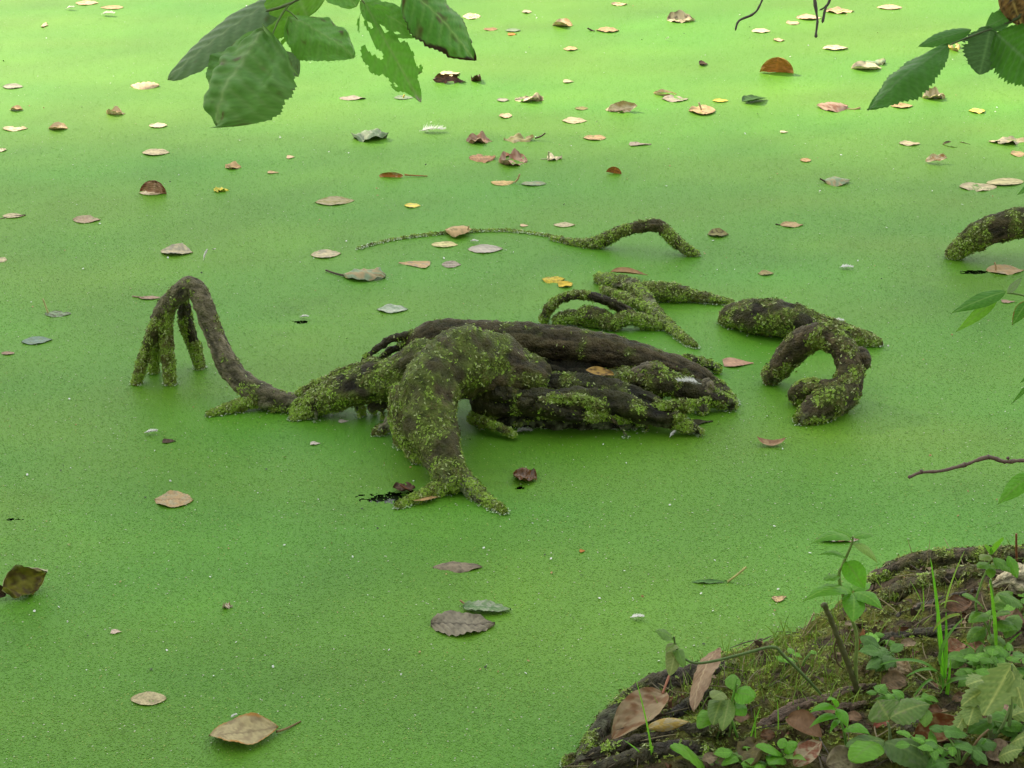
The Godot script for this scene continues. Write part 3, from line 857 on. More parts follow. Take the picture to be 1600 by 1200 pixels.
	o = thing("root_knot", "low knot of mossy roots with a thin looping root, close behind the big tangle", "root", "")
	root(o, [0.065, 0.0029, -3.7356, 0.0107, 0.0809, 0.0381, -3.7321, 0.0095, 0.1101, 0.0614, -3.7287, 0.0089, 0.1477, 0.0672, -3.7287, 0.0089, 0.1879, 0.0599, -3.7253, 0.0101, 0.2257, 0.0439, -3.7219, 0.0107, 0.2555, 0.0293, -3.7184, 0.0083], {"bark": Color(0.03, 0.023, 0.012), "moss": 0.55, "lump": 0.2})
	root(o, [0.0877, 0.0088, -3.7253, 0.0107, 0.1213, 0.0176, -3.7253, 0.0131, 0.1751, 0.0147, -3.7184, 0.0154, 0.2153, 0.0132, -3.715, 0.0107], {"bark": Color(0.03, 0.023, 0.012), "moss": 0.85, "lump": 0.35})
	root(o, [0.1412, 0.0205, -3.715, 0.0107, 0.1612, 0.0307, -3.715, 0.0154, 0.1947, 0.019, -3.7082, 0.0166, 0.2118, 0.0073, -3.6947, 0.0106], {"bark": Color(0.14, 0.115, 0.072), "moss": 0.6, "lump": 0.35})
	root(o, [0.2075, 0.0117, -3.6913, 0.0118, 0.2347, 0.0248, -3.7048, 0.0166, 0.2684, 0.0205, -3.7048, 0.0142, 0.3155, 0.0073, -3.7014, 0.0071], {"bark": Color(0.03, 0.023, 0.012), "moss": 0.65, "lump": 0.35})
	grow_moss(o, 8160, 1, 0.5, 0.8)
	o = thing("forked_root", "forked grey green root lying flat on the duckweed behind the tangle", "root", "")
	root(o, [0.1879, 0.0107, -3.9707, 0.01, 0.2188, 0.0152, -3.9329, 0.0162, 0.2592, 0.0182, -3.8994, 0.0173, 0.2838, 0.018, -3.8447, 0.0159, 0.3059, 0.0118, -3.7597, 0.0132, 0.3343, 0.0102, -3.6846, 0.0106, 0.3571, 0.0072, -3.6348, 0.0082, 0.3784, 0.0043, -3.6054, 0.0046], {"bark": Color(0.14, 0.115, 0.072), "moss": 0.6, "lump": 0.2, "pale": 0.07})
	root(o, [0.2586, 0.0151, -3.8884, 0.0123, 0.299, 0.0195, -3.8664, 0.0196, 0.3471, 0.021, -3.8592, 0.0184, 0.4023, 0.0135, -3.8519, 0.0122, 0.4775, 0.0045, -3.8375, 0.0049], {"bark": Color(0.062, 0.045, 0.022), "moss": 0.75, "lump": 0.25})
	root(o, [0.1965, 0.0091, -3.9031, 0.0099, 0.2428, 0.0105, -3.8519, 0.011, 0.2872, 0.0148, -3.7877, 0.0096, 0.3118, 0.0088, -3.7459, 0.0084], {"bark": Color(0.14, 0.115, 0.072), "moss": 0.7, "lump": 0.3})
	grow_moss(o, 10710, 1, 0.55, 0.8)
	o = thing("arched_root", "slender arched root behind the tangle with a long thin tail trailing left", "root", "")
	root(o, [0.0933, 0.0032, -4.2361, 0.0053, 0.1346, 0.0048, -4.2065, 0.0079, 0.1787, 0.0079, -4.1856, 0.0118, 0.2152, 0.0222, -4.1773, 0.0144, 0.2543, 0.0458, -4.1691, 0.0137, 0.3022, 0.0599, -4.1608, 0.013, 0.3383, 0.0645, -4.1526, 0.0143, 0.3649, 0.0425, -4.1444, 0.0143, 0.3942, 0.0189, -4.1321, 0.0117, 0.4298, 0.0047, -4.1281, 0.0052], {"bark": Color(0.062, 0.045, 0.022), "moss": 0.6, "lump": 0.18})
	root(o, [-0.3567, 0, -4.1732, 0.0016, -0.3, 0, -4.2192, 0.0022, -0.2265, 0, -4.2531, 0.0027, -0.129, 0.0016, -4.2789, 0.0031, -0.0304, 0, -4.2919, 0.0028, 0.0455, 0, -4.2746, 0.0024, 0.1204, 0.0016, -4.2361, 0.0029], {"bark": Color(0.062, 0.045, 0.022), "moss": 0.95, "lump": 0.3})
	grow_moss(o, 7650, 0.9, 0.5, 0.8)
	o = thing("root_hump", "broad mossy root hump breaking the surface behind the looped root", "root", "")
	root(o, [0.4418, 0.0059, -3.7424, 0.0092, 0.4682, 0.0234, -3.7184, 0.0262, 0.5133, 0.0378, -3.6846, 0.0377, 0.5707, 0.0376, -3.6645, 0.0362, 0.6294, 0.0246, -3.6512, 0.0283, 0.6875, 0.0173, -3.6381, 0.0206, 0.728, 0.0115, -3.6249, 0.0167, 0.759, 0.0058, -3.6184, 0.0064], {"bark": Color(0.03, 0.023, 0.012), "moss": 0.6, "lump": 0.2})
	grow_moss(o, 10710, 1, 0.45, 0.8)
	o = thing("looped_root", "thick knobbly root bent into a loop, right of the tangle", "root", "")
	root(o, [0.502, 0.0056, -3.4312, 0.0135, 0.5194, 0.0305, -3.4312, 0.022, 0.5455, 0.0704, -3.4282, 0.0245, 0.5708, 0.099, -3.4252, 0.0269, 0.5998, 0.1111, -3.4163, 0.0256, 0.6257, 0.1039, -3.3957, 0.0243, 0.6456, 0.0899, -3.3665, 0.0241, 0.6491, 0.0638, -3.3378, 0.0263, 0.6352, 0.038, -3.3151, 0.0321, 0.603, 0.0311, -3.2926, 0.0367, 0.5766, 0.0202, -3.2732, 0.0283, 0.5375, 0.004, -3.2539, 0.0105], {"bark": Color(0.062, 0.045, 0.022), "moss": 0.46, "lump": 0.2})
	root(o, [0.6399, 0.0845, -3.3665, 0.0169, 0.6647, 0.0818, -3.3665, 0.0241, 0.6904, 0.0831, -3.3665, 0.0241], {"bark": Color(0.062, 0.045, 0.022), "moss": 0.2, "lump": 0.12}, "root_knob")
	root(o, [0.6082, 0.0446, -3.301, 0.0237, 0.5723, 0.0407, -3.3207, 0.0215, 0.5525, 0.03, -3.3321, 0.0179, 0.5454, 0.0055, -3.3321, 0.0143], {"bark": Color(0.062, 0.045, 0.022), "moss": 0.46, "lump": 0.25})
	grow_moss(o, 11475, 1, 0.45, 0.8)
	o = thing("root_arch", "thick mossy root arching out of the water at the right edge", "root", "")
	root(o, [1.0016, 0.0016, -4.1159, 0.01, 1.0247, 0.0266, -4.1118, 0.0214, 1.0635, 0.0593, -4.1038, 0.0313, 1.1172, 0.0839, -4.0957, 0.0341, 1.1719, 0.0961, -4.0877, 0.034, 1.2444, 0.0776, -4.0798, 0.0339, 1.3075, 0.028, -4.0758, 0.0283, 1.3387, 0.0031, -4.0718, 0.0198], {"bark": Color(0.062, 0.045, 0.022), "moss": 0.6, "lump": 0.16})
	grow_moss(o, 7650, 1, 0.45, 0.8)
	o = thing("bank_root", "dark curved root along the waterline at the lower left tip of the bank", "root", "bare tree roots along the bank")
	root(o, [0.0919, 0.017, -2.158, 0.0079, 0.1118, 0.0122, -2.2189, 0.0132, 0.1417, 0.009, -2.2811, 0.015, 0.1767, 0.0078, -2.3333, 0.0167, 0.2198, 0.0179, -2.3553, 0.0185, 0.2611, 0.0332, -2.3537, 0.0176, 0.2995, 0.0373, -2.3677, 0.0114, 0.3278, 0.0408, -2.3725, 0.0053], {"bark": Color(0.06, 0.047, 0.034), "moss": 0.3, "lump": 0.2})
	grow_moss(o, 900, 1.2, 0.35, 1)
	o = thing("bank_root", "low brown root running out to a point at the very bottom of the bank", "root", "bare tree roots along the bank")
	root(o, [0.0726, 0.0018, -2.1842, 0.007, 0.1014, 0.0176, -2.178, 0.0088, 0.1404, 0.0365, -2.1733, 0.0106, 0.1837, 0.0511, -2.1711, 0.0114, 0.2271, 0.0611, -2.1715, 0.0106, 0.2699, 0.0693, -2.1664, 0.0114, 0.3059, 0.0709, -2.1787, 0.0079], {"bark": Color(0.06, 0.045, 0.032), "moss": 0.3, "lump": 0.22})
	grow_moss(o, 700, 1.2, 0.35, 1)
	o = thing("bank_root", "stout dark root cut by the bottom edge under the white chip", "root", "bare tree roots along the bank")
	root(o, [0.0862, 0.0243, -2.1171, 0.0088, 0.129, 0.0421, -2.1184, 0.0114, 0.1719, 0.0559, -2.1222, 0.0141, 0.215, 0.0641, -2.1282, 0.0141, 0.2486, 0.0692, -2.1223, 0.0106, 0.2731, 0.0714, -2.111, 0.0053], {"bark": Color(0.05, 0.038, 0.028), "moss": 0.25, "lump": 0.2})
	grow_moss(o, 500, 1.2, 0.3, 1)
	o = thing("bank_root", "short dark root crossing behind the yellow edged leaf", "root", "bare tree roots along the bank")
	root(o, [0.2085, 0.0496, -2.2131, 0.007, 0.2371, 0.0536, -2.2389, 0.0088, 0.2616, 0.0537, -2.2634, 0.0079, 0.2864, 0.0534, -2.2879, 0.0053], {"bark": Color(0.035, 0.028, 0.022), "moss": 0.3, "lump": 0.25})
	grow_moss(o, 250, 1.2, 0.3, 1)
	o = thing("bank_root", "mossy upper root at the water edge on the right", "root", "bare tree roots along the bank")
	root(o, [0.553, 0.0171, -2.6194, 0.007, 0.5853, 0.0221, -2.6492, 0.015, 0.6255, 0.0339, -2.6608, 0.0176, 0.6772, 0.0434, -2.6673, 0.0185, 0.7368, 0.0518, -2.6626, 0.0176, 0.7956, 0.0575, -2.6543, 0.0167, 0.8579, 0.0589, -2.6595, 0.0158], {"bark": Color(0.085, 0.062, 0.04), "moss": 0.55, "lump": 0.2})
	grow_moss(o, 2200, 1, 0.3, 1)
	o = thing("bank_root", "second mossy root just below the upper one on the right", "root", "bare tree roots along the bank")
	root(o, [0.5534, 0.0432, -2.5324, 0.0062, 0.5894, 0.0502, -2.5545, 0.0123, 0.6366, 0.0584, -2.5712, 0.015, 0.6877, 0.0655, -2.581, 0.0158, 0.7365, 0.0697, -2.5788, 0.0141, 0.7936, 0.0727, -2.5693, 0.0132], {"bark": Color(0.1, 0.075, 0.05), "moss": 0.45, "lump": 0.2})
	grow_moss(o, 1700, 1, 0.3, 1)
	o = thing("bank_root", "thin straight grey root below the two mossy ones", "root", "bare tree roots along the bank")
	root(o, [0.5788, 0.0591, -2.474, 0.0035, 0.6327, 0.0632, -2.5045, 0.0044, 0.6851, 0.068, -2.5244, 0.0044, 0.7478, 0.071, -2.5436, 0.0035, 0.8014, 0.0707, -2.5611, 0.0035], {"bark": Color(0.09, 0.075, 0.06), "moss": 0.1, "lump": 0.2})
	grow_moss(o, 100, 1.2, 0.3, 1)
	o = thing("bank_root", "dark half buried root in the middle of the bank", "root", "bare tree roots along the bank")
	root(o, [0.5163, 0.063, -2.3895, 0.0053, 0.5605, 0.067, -2.402, 0.0079, 0.6132, 0.0719, -2.4086, 0.0088, 0.6613, 0.0748, -2.4148, 0.0062], {"bark": Color(0.06, 0.047, 0.035), "moss": 0.2, "lump": 0.25})
	grow_moss(o, 200, 1.2, 0.3, 1)
	o = thing("bank_root", "pinkish brown knobbly root showing in the bare soil", "root", "bare tree roots along the bank")
	root(o, [0.3347, 0.0742, -2.1653, 0.0053, 0.3635, 0.0762, -2.1874, 0.0106, 0.3975, 0.0768, -2.2121, 0.0097, 0.4348, 0.0776, -2.2258, 0.0088, 0.4742, 0.0773, -2.2503, 0.007, 0.5126, 0.0766, -2.2658, 0.0044], {"bark": Color(0.15, 0.095, 0.07), "moss": 0.1, "lump": 0.35})
	grow_moss(o, 150, 1.2, 0.3, 1)
	o = thing("bank_root", "slim brown root under the knobbly one", "root", "bare tree roots along the bank")
	root(o, [0.3712, 0.0763, -2.1467, 0.0035, 0.4158, 0.0782, -2.1869, 0.0062, 0.4579, 0.0788, -2.2047, 0.007, 0.5043, 0.079, -2.2184, 0.0044], {"bark": Color(0.13, 0.085, 0.06), "moss": 0.1, "lump": 0.3})
	grow_moss(o, 100, 1.2, 0.3, 1)
	o = thing("bank_root", "grey root end between the herbs at the lower right", "root", "bare tree roots along the bank")
	root(o, [0.5152, 0.088, -2.1358, 0.0088, 0.5426, 0.0898, -2.1446, 0.0141, 0.5719, 0.0907, -2.1409, 0.0123, 0.5906, 0.0905, -2.1284, 0.007], {"bark": Color(0.13, 0.11, 0.08), "moss": 0.35, "lump": 0.35})
	grow_moss(o, 300, 1.2, 0.35, 1)


func build_floating() -> void:
	fallen("pale peach leaf at the top edge, left of the hanging hazel leaves", [-1.4977, 0.0018, -6.5229, -1.4142, 0.0018, -6.5229], 0.0645, {"kind": "ovate", "c": Color(0.65, 0.4375, 0.275), "cup": 0.12, "arch": -0.02, "warp": 0.04})
	fallen("tan leaf just below the peach leaf at the top edge", [-1.3215, 0.0018, -6.4602, -1.4042, 0.0018, -6.4602], 0.0543, {"kind": "ovate", "c": Color(0.5, 0.325, 0.1625), "cup": 0.03, "arch": -0.01, "warp": 0.03})
	fallen("tiny peach leaf scrap in the far left corner area", [-1.5446, 0.0018, -6.2197, -1.5236, 0.0018, -6.2197], 0.0591, {"kind": "chip", "c": Color(0.65, 0.4375, 0.275), "nu": 8, "nv": 6, "cup": 0.08, "arch": 0.07, "warp": 0.05})
	fallen("pale domed leaf floating left of the hanging hazel leaves", [-1.1266, 0.004, -5.5111, -1.0359, 0.004, -5.5111], 0.0949, {"kind": "ovate", "c": Color(0.65, 0.4375, 0.275), "cup": -0.9, "arch": 0.35, "warp": 0.04, "veins": 9, "corr": 0.05})
	fallen("flat greyish leaf at the left edge, level with the hanging hazel leaves", [-1.5031, 0.0018, -5.5044, -1.4389, 0.0018, -5.5044], 0.0474, {"kind": "ovate", "c": Color(0.35, 0.3125, 0.2375), "cup": 0.13, "arch": 0.04, "warp": 0.04})
	fallen("small curled beige leaf just below the flat greyish leaf at the left edge", [-1.4264, 0.0018, -5.2726, -1.3846, 0.0018, -5.2726], 0.0376, {"kind": "ovate", "c": Color(0.5, 0.325, 0.1625), "nu": 8, "nv": 6, "cup": 0.9, "arch": 0.03, "warp": 0.08})
	fallen("small curled brown leaf with a pale right end, below the hazel leaves", [-1.1448, 0.0018, -5.2357, -1.0888, 0.0018, -5.2357], 0.0433, {"kind": "ovate", "c": Color(0.5, 0.325, 0.1625), "cup": 1.1, "arch": 0.01, "warp": 0.25, "c2": Color(0.58, 0.47, 0.31), "blot": 0.5})
	fallen("cream leaf with a tan tip, left one of a pair at the left edge", [-1.4054, 0.0018, -5.0981, -1.3312, 0.0018, -5.0981], 0.0531, {"kind": "ovate", "c": Color(0.725, 0.5875, 0.3875), "cup": 0.03, "arch": -0.03, "warp": 0.07, "c2": Color(0.4, 0.26, 0.13), "blot": 0.5})
	fallen("tan brown leaf, pale at its right end, right one of the left edge pair", [-1.2783, 0.0018, -5.0981, -1.2218, 0.0018, -5.0981], 0.0531, {"kind": "ovate", "c": Color(0.5, 0.325, 0.1625), "cup": 0.8, "arch": -0.04, "warp": 0.06, "c2": Color(0.58, 0.47, 0.31)})
	fallen("small whitish oval leaf straight below the hanging hazel leaves", [-1.0051, 0.0018, -5.1216, -0.9519, 0.0018, -5.1216], 0.0416, {"kind": "oval", "c": Color(0.725, 0.5875, 0.3875), "cup": 0.16, "arch": 0.02, "warp": 0.05})
	fallen("pale leaf half out of the frame at the left edge", [-1.3762, 0.0018, -4.9059, -1.3455, 0.0018, -4.9059], 0.033, {"kind": "oval", "c": Color(0.725, 0.5875, 0.3875), "nu": 8, "nv": 6, "cup": 0.04, "arch": -0.03, "warp": 0.07, "c2": Color(0.055, 0.025, 0.012)})
	fallen("plain flat beige leaf above the pink fan leaf", [-0.9831, 0.0018, -4.8841, -0.9049, 0.0018, -4.8841], 0.0546, {"kind": "ovate", "c": Color(0.525, 0.425, 0.2625), "cup": 0.09, "arch": 0.06, "warp": 0.03})
	fallen("small tan leaf with a lifted right end, between the fan leaf and the hazel leaves", [-0.7455, 0.0018, -4.7621, -0.6989, 0.0018, -4.7621], 0.0418, {"kind": "ovate", "c": Color(0.5, 0.325, 0.1625), "nu": 8, "nv": 6, "cup": 0.9, "arch": -0.03, "warp": 0.2, "twist": 0.8})
	fallen("upright pinkish fan shaped leaf with a dark red rim", [-0.8979, 0.0017, -4.5619, -0.8904, 0.0354, -4.5619], 0.0706, {"c": Color(0.5, 0.27, 0.17), "up": Vector3(0.1, 0.5, 1), "nu": 20, "nv": 14, "kind": "dome", "cup": 0.5, "veins": 12, "corr": 0.06, "edge": Color(0.2, 0.07, 0.03), "edgew": 0.3, "cv": Color(0.6, 0.38, 0.26)})
	fallen("flat cream leaf lying under the upright pink fan leaf", [-0.9349, 0.0018, -4.5619, -0.8611, 0.0018, -4.5619], 0.0339, {"kind": "ovate", "c": Color(0.725, 0.5875, 0.3875), "cup": 0.04, "arch": -0.01, "warp": 0.05, "c2": Color(0.4, 0.26, 0.13)})
	fallen("crumpled yellow green scrap right of the pink fan leaf", [-0.75, 0.0018, -4.5813, -0.7081, 0.0018, -4.5813], 0.039, {"kind": "ragged", "c": Color(0.725, 0.5625, 0.075), "nu": 8, "nv": 6, "cup": 0.07, "arch": -0.03, "warp": 0.3, "c2": Color(0.2, 0.3, 0.05), "eat": 0.25})
	fallen("smooth pinkish oval leaf on its own at the left", [-1.0596, 0.0018, -4.3669, -0.9886, 0.0018, -4.3669], 0.0494, {"kind": "ovate", "c": Color(0.375, 0.2375, 0.1688), "cup": 0.15, "arch": -0.02, "warp": 0.06, "c2": Color(0.42, 0.34, 0.21), "blot": 0.5})
	fallen("pale leaf beside a dark stalk at the left edge", [-1.236, 0.0018, -4.3939, -1.1801, 0.0018, -4.3939], 0.0318, {"kind": "ovate", "c": Color(0.525, 0.425, 0.2625), "cup": 0.08, "arch": 0.02, "warp": 0.03, "sc": Color(0.055, 0.025, 0.012)}, [-1.181, 0.0016, -4.3984, 0.0019, -1.2132, 0, -4.3893, 0.0025, -1.2447, -0.0016, -4.3714, 0.0023])
	fallen("beige leaf tip poking in at the left edge above the stalk leaf", [-1.1814, 0.0018, -4.0998, -1.1521, 0.0018, -4.0998], 0.0282, {"kind": "oval", "c": Color(0.525, 0.425, 0.2625), "nu": 8, "nv": 6, "cup": 0.07, "arch": -0.03, "warp": 0.06})
	fallen("angular beige leaf with a grey left half beside the upright feather", [-0.8131, 0.0018, -4.1567, -0.7319, 0.0018, -4.1485], 0.0617, {"kind": "ragged", "c": Color(0.525, 0.425, 0.2625), "cup": 0.15, "arch": 0.03, "warp": 0.07, "c2": Color(0.28, 0.25, 0.19), "blot": 0.6, "fold": 0.15})
	fallen("grey green leaf with a tall pale upright stalk, left of the clawed root", [-0.9991, 0.0018, -3.7842, -0.9389, 0.0018, -3.7842], 0.0351, {"kind": "ovate", "c": Color(0.2125, 0.275, 0.1625), "cup": 0.06, "arch": -0.04, "warp": 0.06, "c2": Color(0.055, 0.025, 0.012), "sc": Color(0.5, 0.45, 0.2)}, [-0.9919, 0.003, -3.7842, 0.0022, -0.9957, 0.0193, -3.7842, 0.0021, -0.9995, 0.0355, -3.7842, 0.0019])
	fallen("blue green submerged leaf at the left edge", [-1.0151, 0.0018, -3.6348, -0.9491, 0.0018, -3.6479], 0.0395, {"kind": "ovate", "c": Color(0.1875, 0.25, 0.2), "cup": 0.1, "arch": 0.02, "warp": 0.05, "c2": Color(0.17, 0.22, 0.13)})
	fallen("pink brown leaf sliver below the blue green leaf", [-1.0421, 0.0018, -3.5764, -1.0107, 0.0018, -3.5764], 0.016, {"kind": "ovate", "c": Color(0.375, 0.2375, 0.1688), "nu": 8, "nv": 6, "cup": 0.11, "arch": 0.04, "warp": 0.08})
	fallen("thin pink brown leaf with a stalk behind the clawed root", [-0.8137, 0.0018, -3.8737, -0.7634, 0.0018, -3.8737], 0.0219, {"kind": "ovate", "c": Color(0.375, 0.2375, 0.1688), "cup": 0.07, "arch": 0.01, "warp": 0.07}, [-0.8024, 0.0015, -3.8737, 0.0017, -0.8288, 0.0015, -3.8811, 0.0017])
	fallen("blackish leaf chip left of the big tangle", [-0.6474, 0.0018, -3.1787, -0.6213, 0.0018, -3.1787], 0.0185, {"kind": "chip", "c": Color(0.0688, 0.0312, 0.015), "nu": 30, "nv": 18, "cup": 0.06, "arch": -0.03, "warp": 0.05})
	fallen("narrow grey brown leaf below the hanging hazel leaves", [-0.5002, 0.0018, -5.3863, -0.4187, 0.0018, -5.3863], 0.039, {"kind": "ovate", "c": Color(0.375, 0.3, 0.2375), "cup": 0.04, "arch": 0.04, "warp": 0.07})
	fallen("thin green leaf with a yellow stalk straight under the torn hanging leaf", [-0.3431, 0.0018, -5.3928, -0.28, 0.0018, -5.3928], 0.0391, {"kind": "lance", "c": Color(0.2125, 0.275, 0.1625), "cup": 0.07, "arch": -0.03, "warp": 0.03, "sc": Color(0.58, 0.45, 0.06)}, [-0.3152, 0.0019, -5.3928, 0.0024, -0.3113, 0.0096, -5.3928, 0.0026])
	fallen("dark grey green leaf curled at both ends, with a pale stalk on top", [-0.4331, 0.006, -5.0117, -0.3322, 0.006, -5.0117], 0.0858, {"kind": "ovate", "c": Color(0.2125, 0.275, 0.1625), "cup": -0.8, "arch": 0.4, "warp": 0.3, "c2": Color(0.4, 0.4, 0.3), "sc": Color(0.4, 0.4, 0.12)}, [-0.3777, 0.0036, -5.0174, 0.0026, -0.3807, 0.0199, -5.0174, 0.0021])
	fallen("rolled orange brown leaf with a thin stalk trailing right", [-0.3415, 0.0034, -4.6903, -0.2758, 0.0034, -4.6903], 0.0246, {"c": Color(0.42, 0.15, 0.025), "up": Vector3(0, 0.2, 1), "nu": 20, "nv": 14, "kind": "oval", "cup": 1.2, "warp": 0.2, "c2": Color(0.52, 0.35, 0.22)}, [-0.2758, 0.0052, -4.6903, 0.0025, -0.2545, 0.0034, -4.6903, 0.0016, -0.2168, 0.0017, -4.6903, 0.0011])
	fallen("small tan sliver left of the rolled orange leaf", [-0.6309, 0.0018, -4.7208, -0.5979, 0.0018, -4.7208], 0.0206, {"kind": "chip", "c": Color(0.5, 0.325, 0.1625), "nu": 8, "nv": 6, "cup": 0.11, "arch": -0.01, "warp": 0.03})
	fallen("tiny peach chip between the fan leaf and the curled green leaf", [-0.5947, 0.0018, -4.8464, -0.5711, 0.0018, -4.8464], 0.0269, {"kind": "chip", "c": Color(0.65, 0.4375, 0.275), "nu": 8, "nv": 6, "cup": 0.12, "arch": -0.03, "warp": 0.04})
	fallen("flat olive beige leaf with a pale left tip", [-0.4875, 0.0018, -4.4929, -0.3841, 0.0018, -4.5071], 0.0615, {"kind": "ovate", "c": Color(0.25, 0.2125, 0.075), "cup": 0.1, "arch": 0, "warp": 0.03, "c2": Color(0.42, 0.34, 0.21), "blot": 0.6})
	fallen("small mottled yellow leaf below the rolled orange leaf", [-0.2646, 0.0018, -4.4672, -0.2205, 0.0018, -4.4672], 0.0327, {"kind": "ovate", "c": Color(0.725, 0.5625, 0.075), "nu": 8, "nv": 6, "cup": 0.08, "arch": -0.01, "warp": 0.07, "c2": Color(0.58, 0.47, 0.31)})
	fallen("tan domed leaf lying on the thin tail of the arched root", [-0.1575, 0.012, -4.266, -0.0909, 0.012, -4.266], 0.069, {"kind": "ovate", "c": Color(0.5, 0.325, 0.1625), "cup": -0.7, "arch": 0.5, "warp": 0.06, "c2": Color(0.2, 0.17, 0.06)}, [-0.1058, 0.0113, -4.2617, 0.0018, -0.1011, 0.0241, -4.2617, 0.0015])
	fallen("ivory yellow flat leaf just below the tail of the arched root", [-0.1882, 0.0018, -4.1982, -0.1225, 0.0018, -4.1982], 0.0377, {"kind": "ovate", "c": Color(0.625, 0.525, 0.25), "cup": 0.1, "arch": 0.02, "warp": 0.05})
	fallen("wet grey pink leaf with a bright glint, below the tail of the arched root", [-0.1025, 0.0018, -4.1691, -0.0163, 0.0018, -4.1691], 0.0539, {"kind": "ovate", "c": Color(0.375, 0.3, 0.2375), "cup": 0.05, "arch": 0.03, "warp": 0.04, "wet": true, "c2": Color(0.28, 0.25, 0.19)})
	fallen("beige leaf with a grey base at the left end of the arched root tail", [-0.4626, 0.0018, -4.1301, -0.3899, 0.0018, -4.1423], 0.0531, {"kind": "ovate", "c": Color(0.525, 0.425, 0.2625), "cup": 0.12, "arch": 0.04, "warp": 0.04, "c2": Color(0.28, 0.25, 0.19)})
	fallen("triangular tan leaf with a straight cut edge", [-0.1862, 0.0018, -4.0678, -0.2626, 0.0018, -4.0837], 0.0518, {"kind": "wedge", "c": Color(0.5, 0.325, 0.1625), "cup": 0.14, "arch": 0, "warp": 0.04, "c2": Color(0.3, 0.24, 0.19)})
	fallen("small plain grey pink leaf right of the triangular one", [-0.1601, 0.0018, -4.0718, -0.1135, 0.0018, -4.0718], 0.0398, {"kind": "ovate", "c": Color(0.375, 0.3, 0.2375), "cup": 0.04, "arch": -0.02, "warp": 0.04})
	fallen("crinkled grey green leaf with a long brown stalk pointing left", [-0.3785, 0.006, -3.9994, -0.2746, 0.006, -3.9879], 0.0616, {"kind": "ovate", "c": Color(0.2125, 0.275, 0.1625), "cup": -0.6, "arch": 0.3, "warp": 0.25, "c2": Color(0.4, 0.26, 0.13), "blot": 0.5, "sc": Color(0.055, 0.025, 0.012)}, [-0.3725, 0.0031, -3.9975, 0.0023, -0.3967, 0.0031, -4.0129, 0.002, -0.42, 0.0031, -4.0324, 0.0019])
	fallen("grey green leaf with a white wet glint behind the big tangle", [-0.2904, 0.0018, -3.8089, -0.2188, 0.0018, -3.8089], 0.0462, {"kind": "ovate", "c": Color(0.2125, 0.275, 0.1625), "cup": 0.15, "arch": 0.02, "warp": 0.07, "wet": true, "c2": Color(0.45, 0.45, 0.35)})
	fallen("cream leaf beside the tip of the dark hanging leaf", [-0.1648, 0.0018, -6.3379, -0.1006, 0.0018, -6.3379], 0.0787, {"kind": "ovate", "c": Color(0.725, 0.5875, 0.3875), "cup": 0.04, "arch": -0.03, "warp": 0.05})
	fallen("tiny tan leaf at the top edge in the middle", [0.0335, 0.0018, -6.3985, 0.0701, 0.0018, -6.3985], 0.0445, {"kind": "ovate", "c": Color(0.525, 0.425, 0.2625), "nu": 8, "nv": 6, "cup": 0.14, "arch": 0.06, "warp": 0.06})
	fallen("curled tan leaf with a raised right end in the far middle", [0.1336, 0.0018, -6.2197, 0.2031, 0.0018, -6.2197], 0.076, {"kind": "ovate", "c": Color(0.5, 0.325, 0.1625), "cup": 0.9, "arch": 0.01, "warp": 0.05, "twist": 0.6, "c2": Color(0.58, 0.47, 0.31)})
	fallen("brown tan leaf right of the dark hanging leaf", [-0.093, 0.0018, -6.1702, -0.0407, 0.0018, -6.1702], 0.0416, {"kind": "ovate", "c": Color(0.3125, 0.175, 0.075), "nu": 8, "nv": 6, "cup": 0.07, "arch": -0.04, "warp": 0.06})
	fallen("greenish pale leaf next to a tiny orange one", [-0.0219, 0.0018, -6.1539, 0.0344, 0.0018, -6.1539], 0.0414, {"kind": "ovate", "c": Color(0.2125, 0.275, 0.1625), "nu": 8, "nv": 6, "cup": 0.14, "arch": 0.04, "warp": 0.03})
	fallen("tiny orange leaf under the greenish pale one", [-0.0135, 0.0018, -6.1053, 0.0176, 0.0018, -6.1053], 0.0327, {"kind": "chip", "c": Color(0.525, 0.1875, 0.0312), "nu": 8, "nv": 6, "cup": 0.1, "arch": -0.02, "warp": 0.07})
	fallen("tan leaf with a dark stalk curving off to its left", [0.3481, 0.0018, -6.1539, 0.2689, 0.0018, -6.1539], 0.058, {"kind": "ovate", "c": Color(0.5, 0.325, 0.1625), "cup": 0.09, "arch": 0.06, "warp": 0.07, "sc": Color(0.055, 0.025, 0.012)}, [0.2686, 0, -6.1457, 0.0027, 0.2584, 0.0021, -6.1539, 0.0027, 0.2458, 0.0085, -6.1539, 0.0025])
	fallen("peach leaf at the top edge right of the middle", [0.3395, 0.0018, -6.5049, 0.4009, 0.0018, -6.5049], 0.0459, {"kind": "ovate", "c": Color(0.65, 0.4375, 0.275), "nu": 8, "nv": 6, "cup": 0.05, "arch": -0.01, "warp": 0.08})
	fallen("tan leaf with a dark fold in the far right middle", [0.5142, 0.0018, -6.2867, 0.6119, 0.0018, -6.2867], 0.0775, {"kind": "ovate", "c": Color(0.525, 0.425, 0.2625), "cup": 0.8, "arch": 0.01, "warp": 0.2, "c2": Color(0.055, 0.025, 0.012)})
	fallen("plain small tan leaf below the stalked tan leaf", [0.1622, 0.0018, -5.9254, 0.2126, 0.0018, -5.9254], 0.0464, {"kind": "ovate", "c": Color(0.5, 0.325, 0.1625), "nu": 8, "nv": 6, "cup": 0.13, "arch": 0.06, "warp": 0.06})
	fallen("small pale chip in the far middle", [0.1524, 0.0018, -5.5583, 0.1866, 0.0018, -5.5583], 0.0344, {"kind": "chip", "c": Color(0.525, 0.425, 0.2625), "nu": 8, "nv": 6, "cup": 0.16, "arch": 0.03, "warp": 0.04})
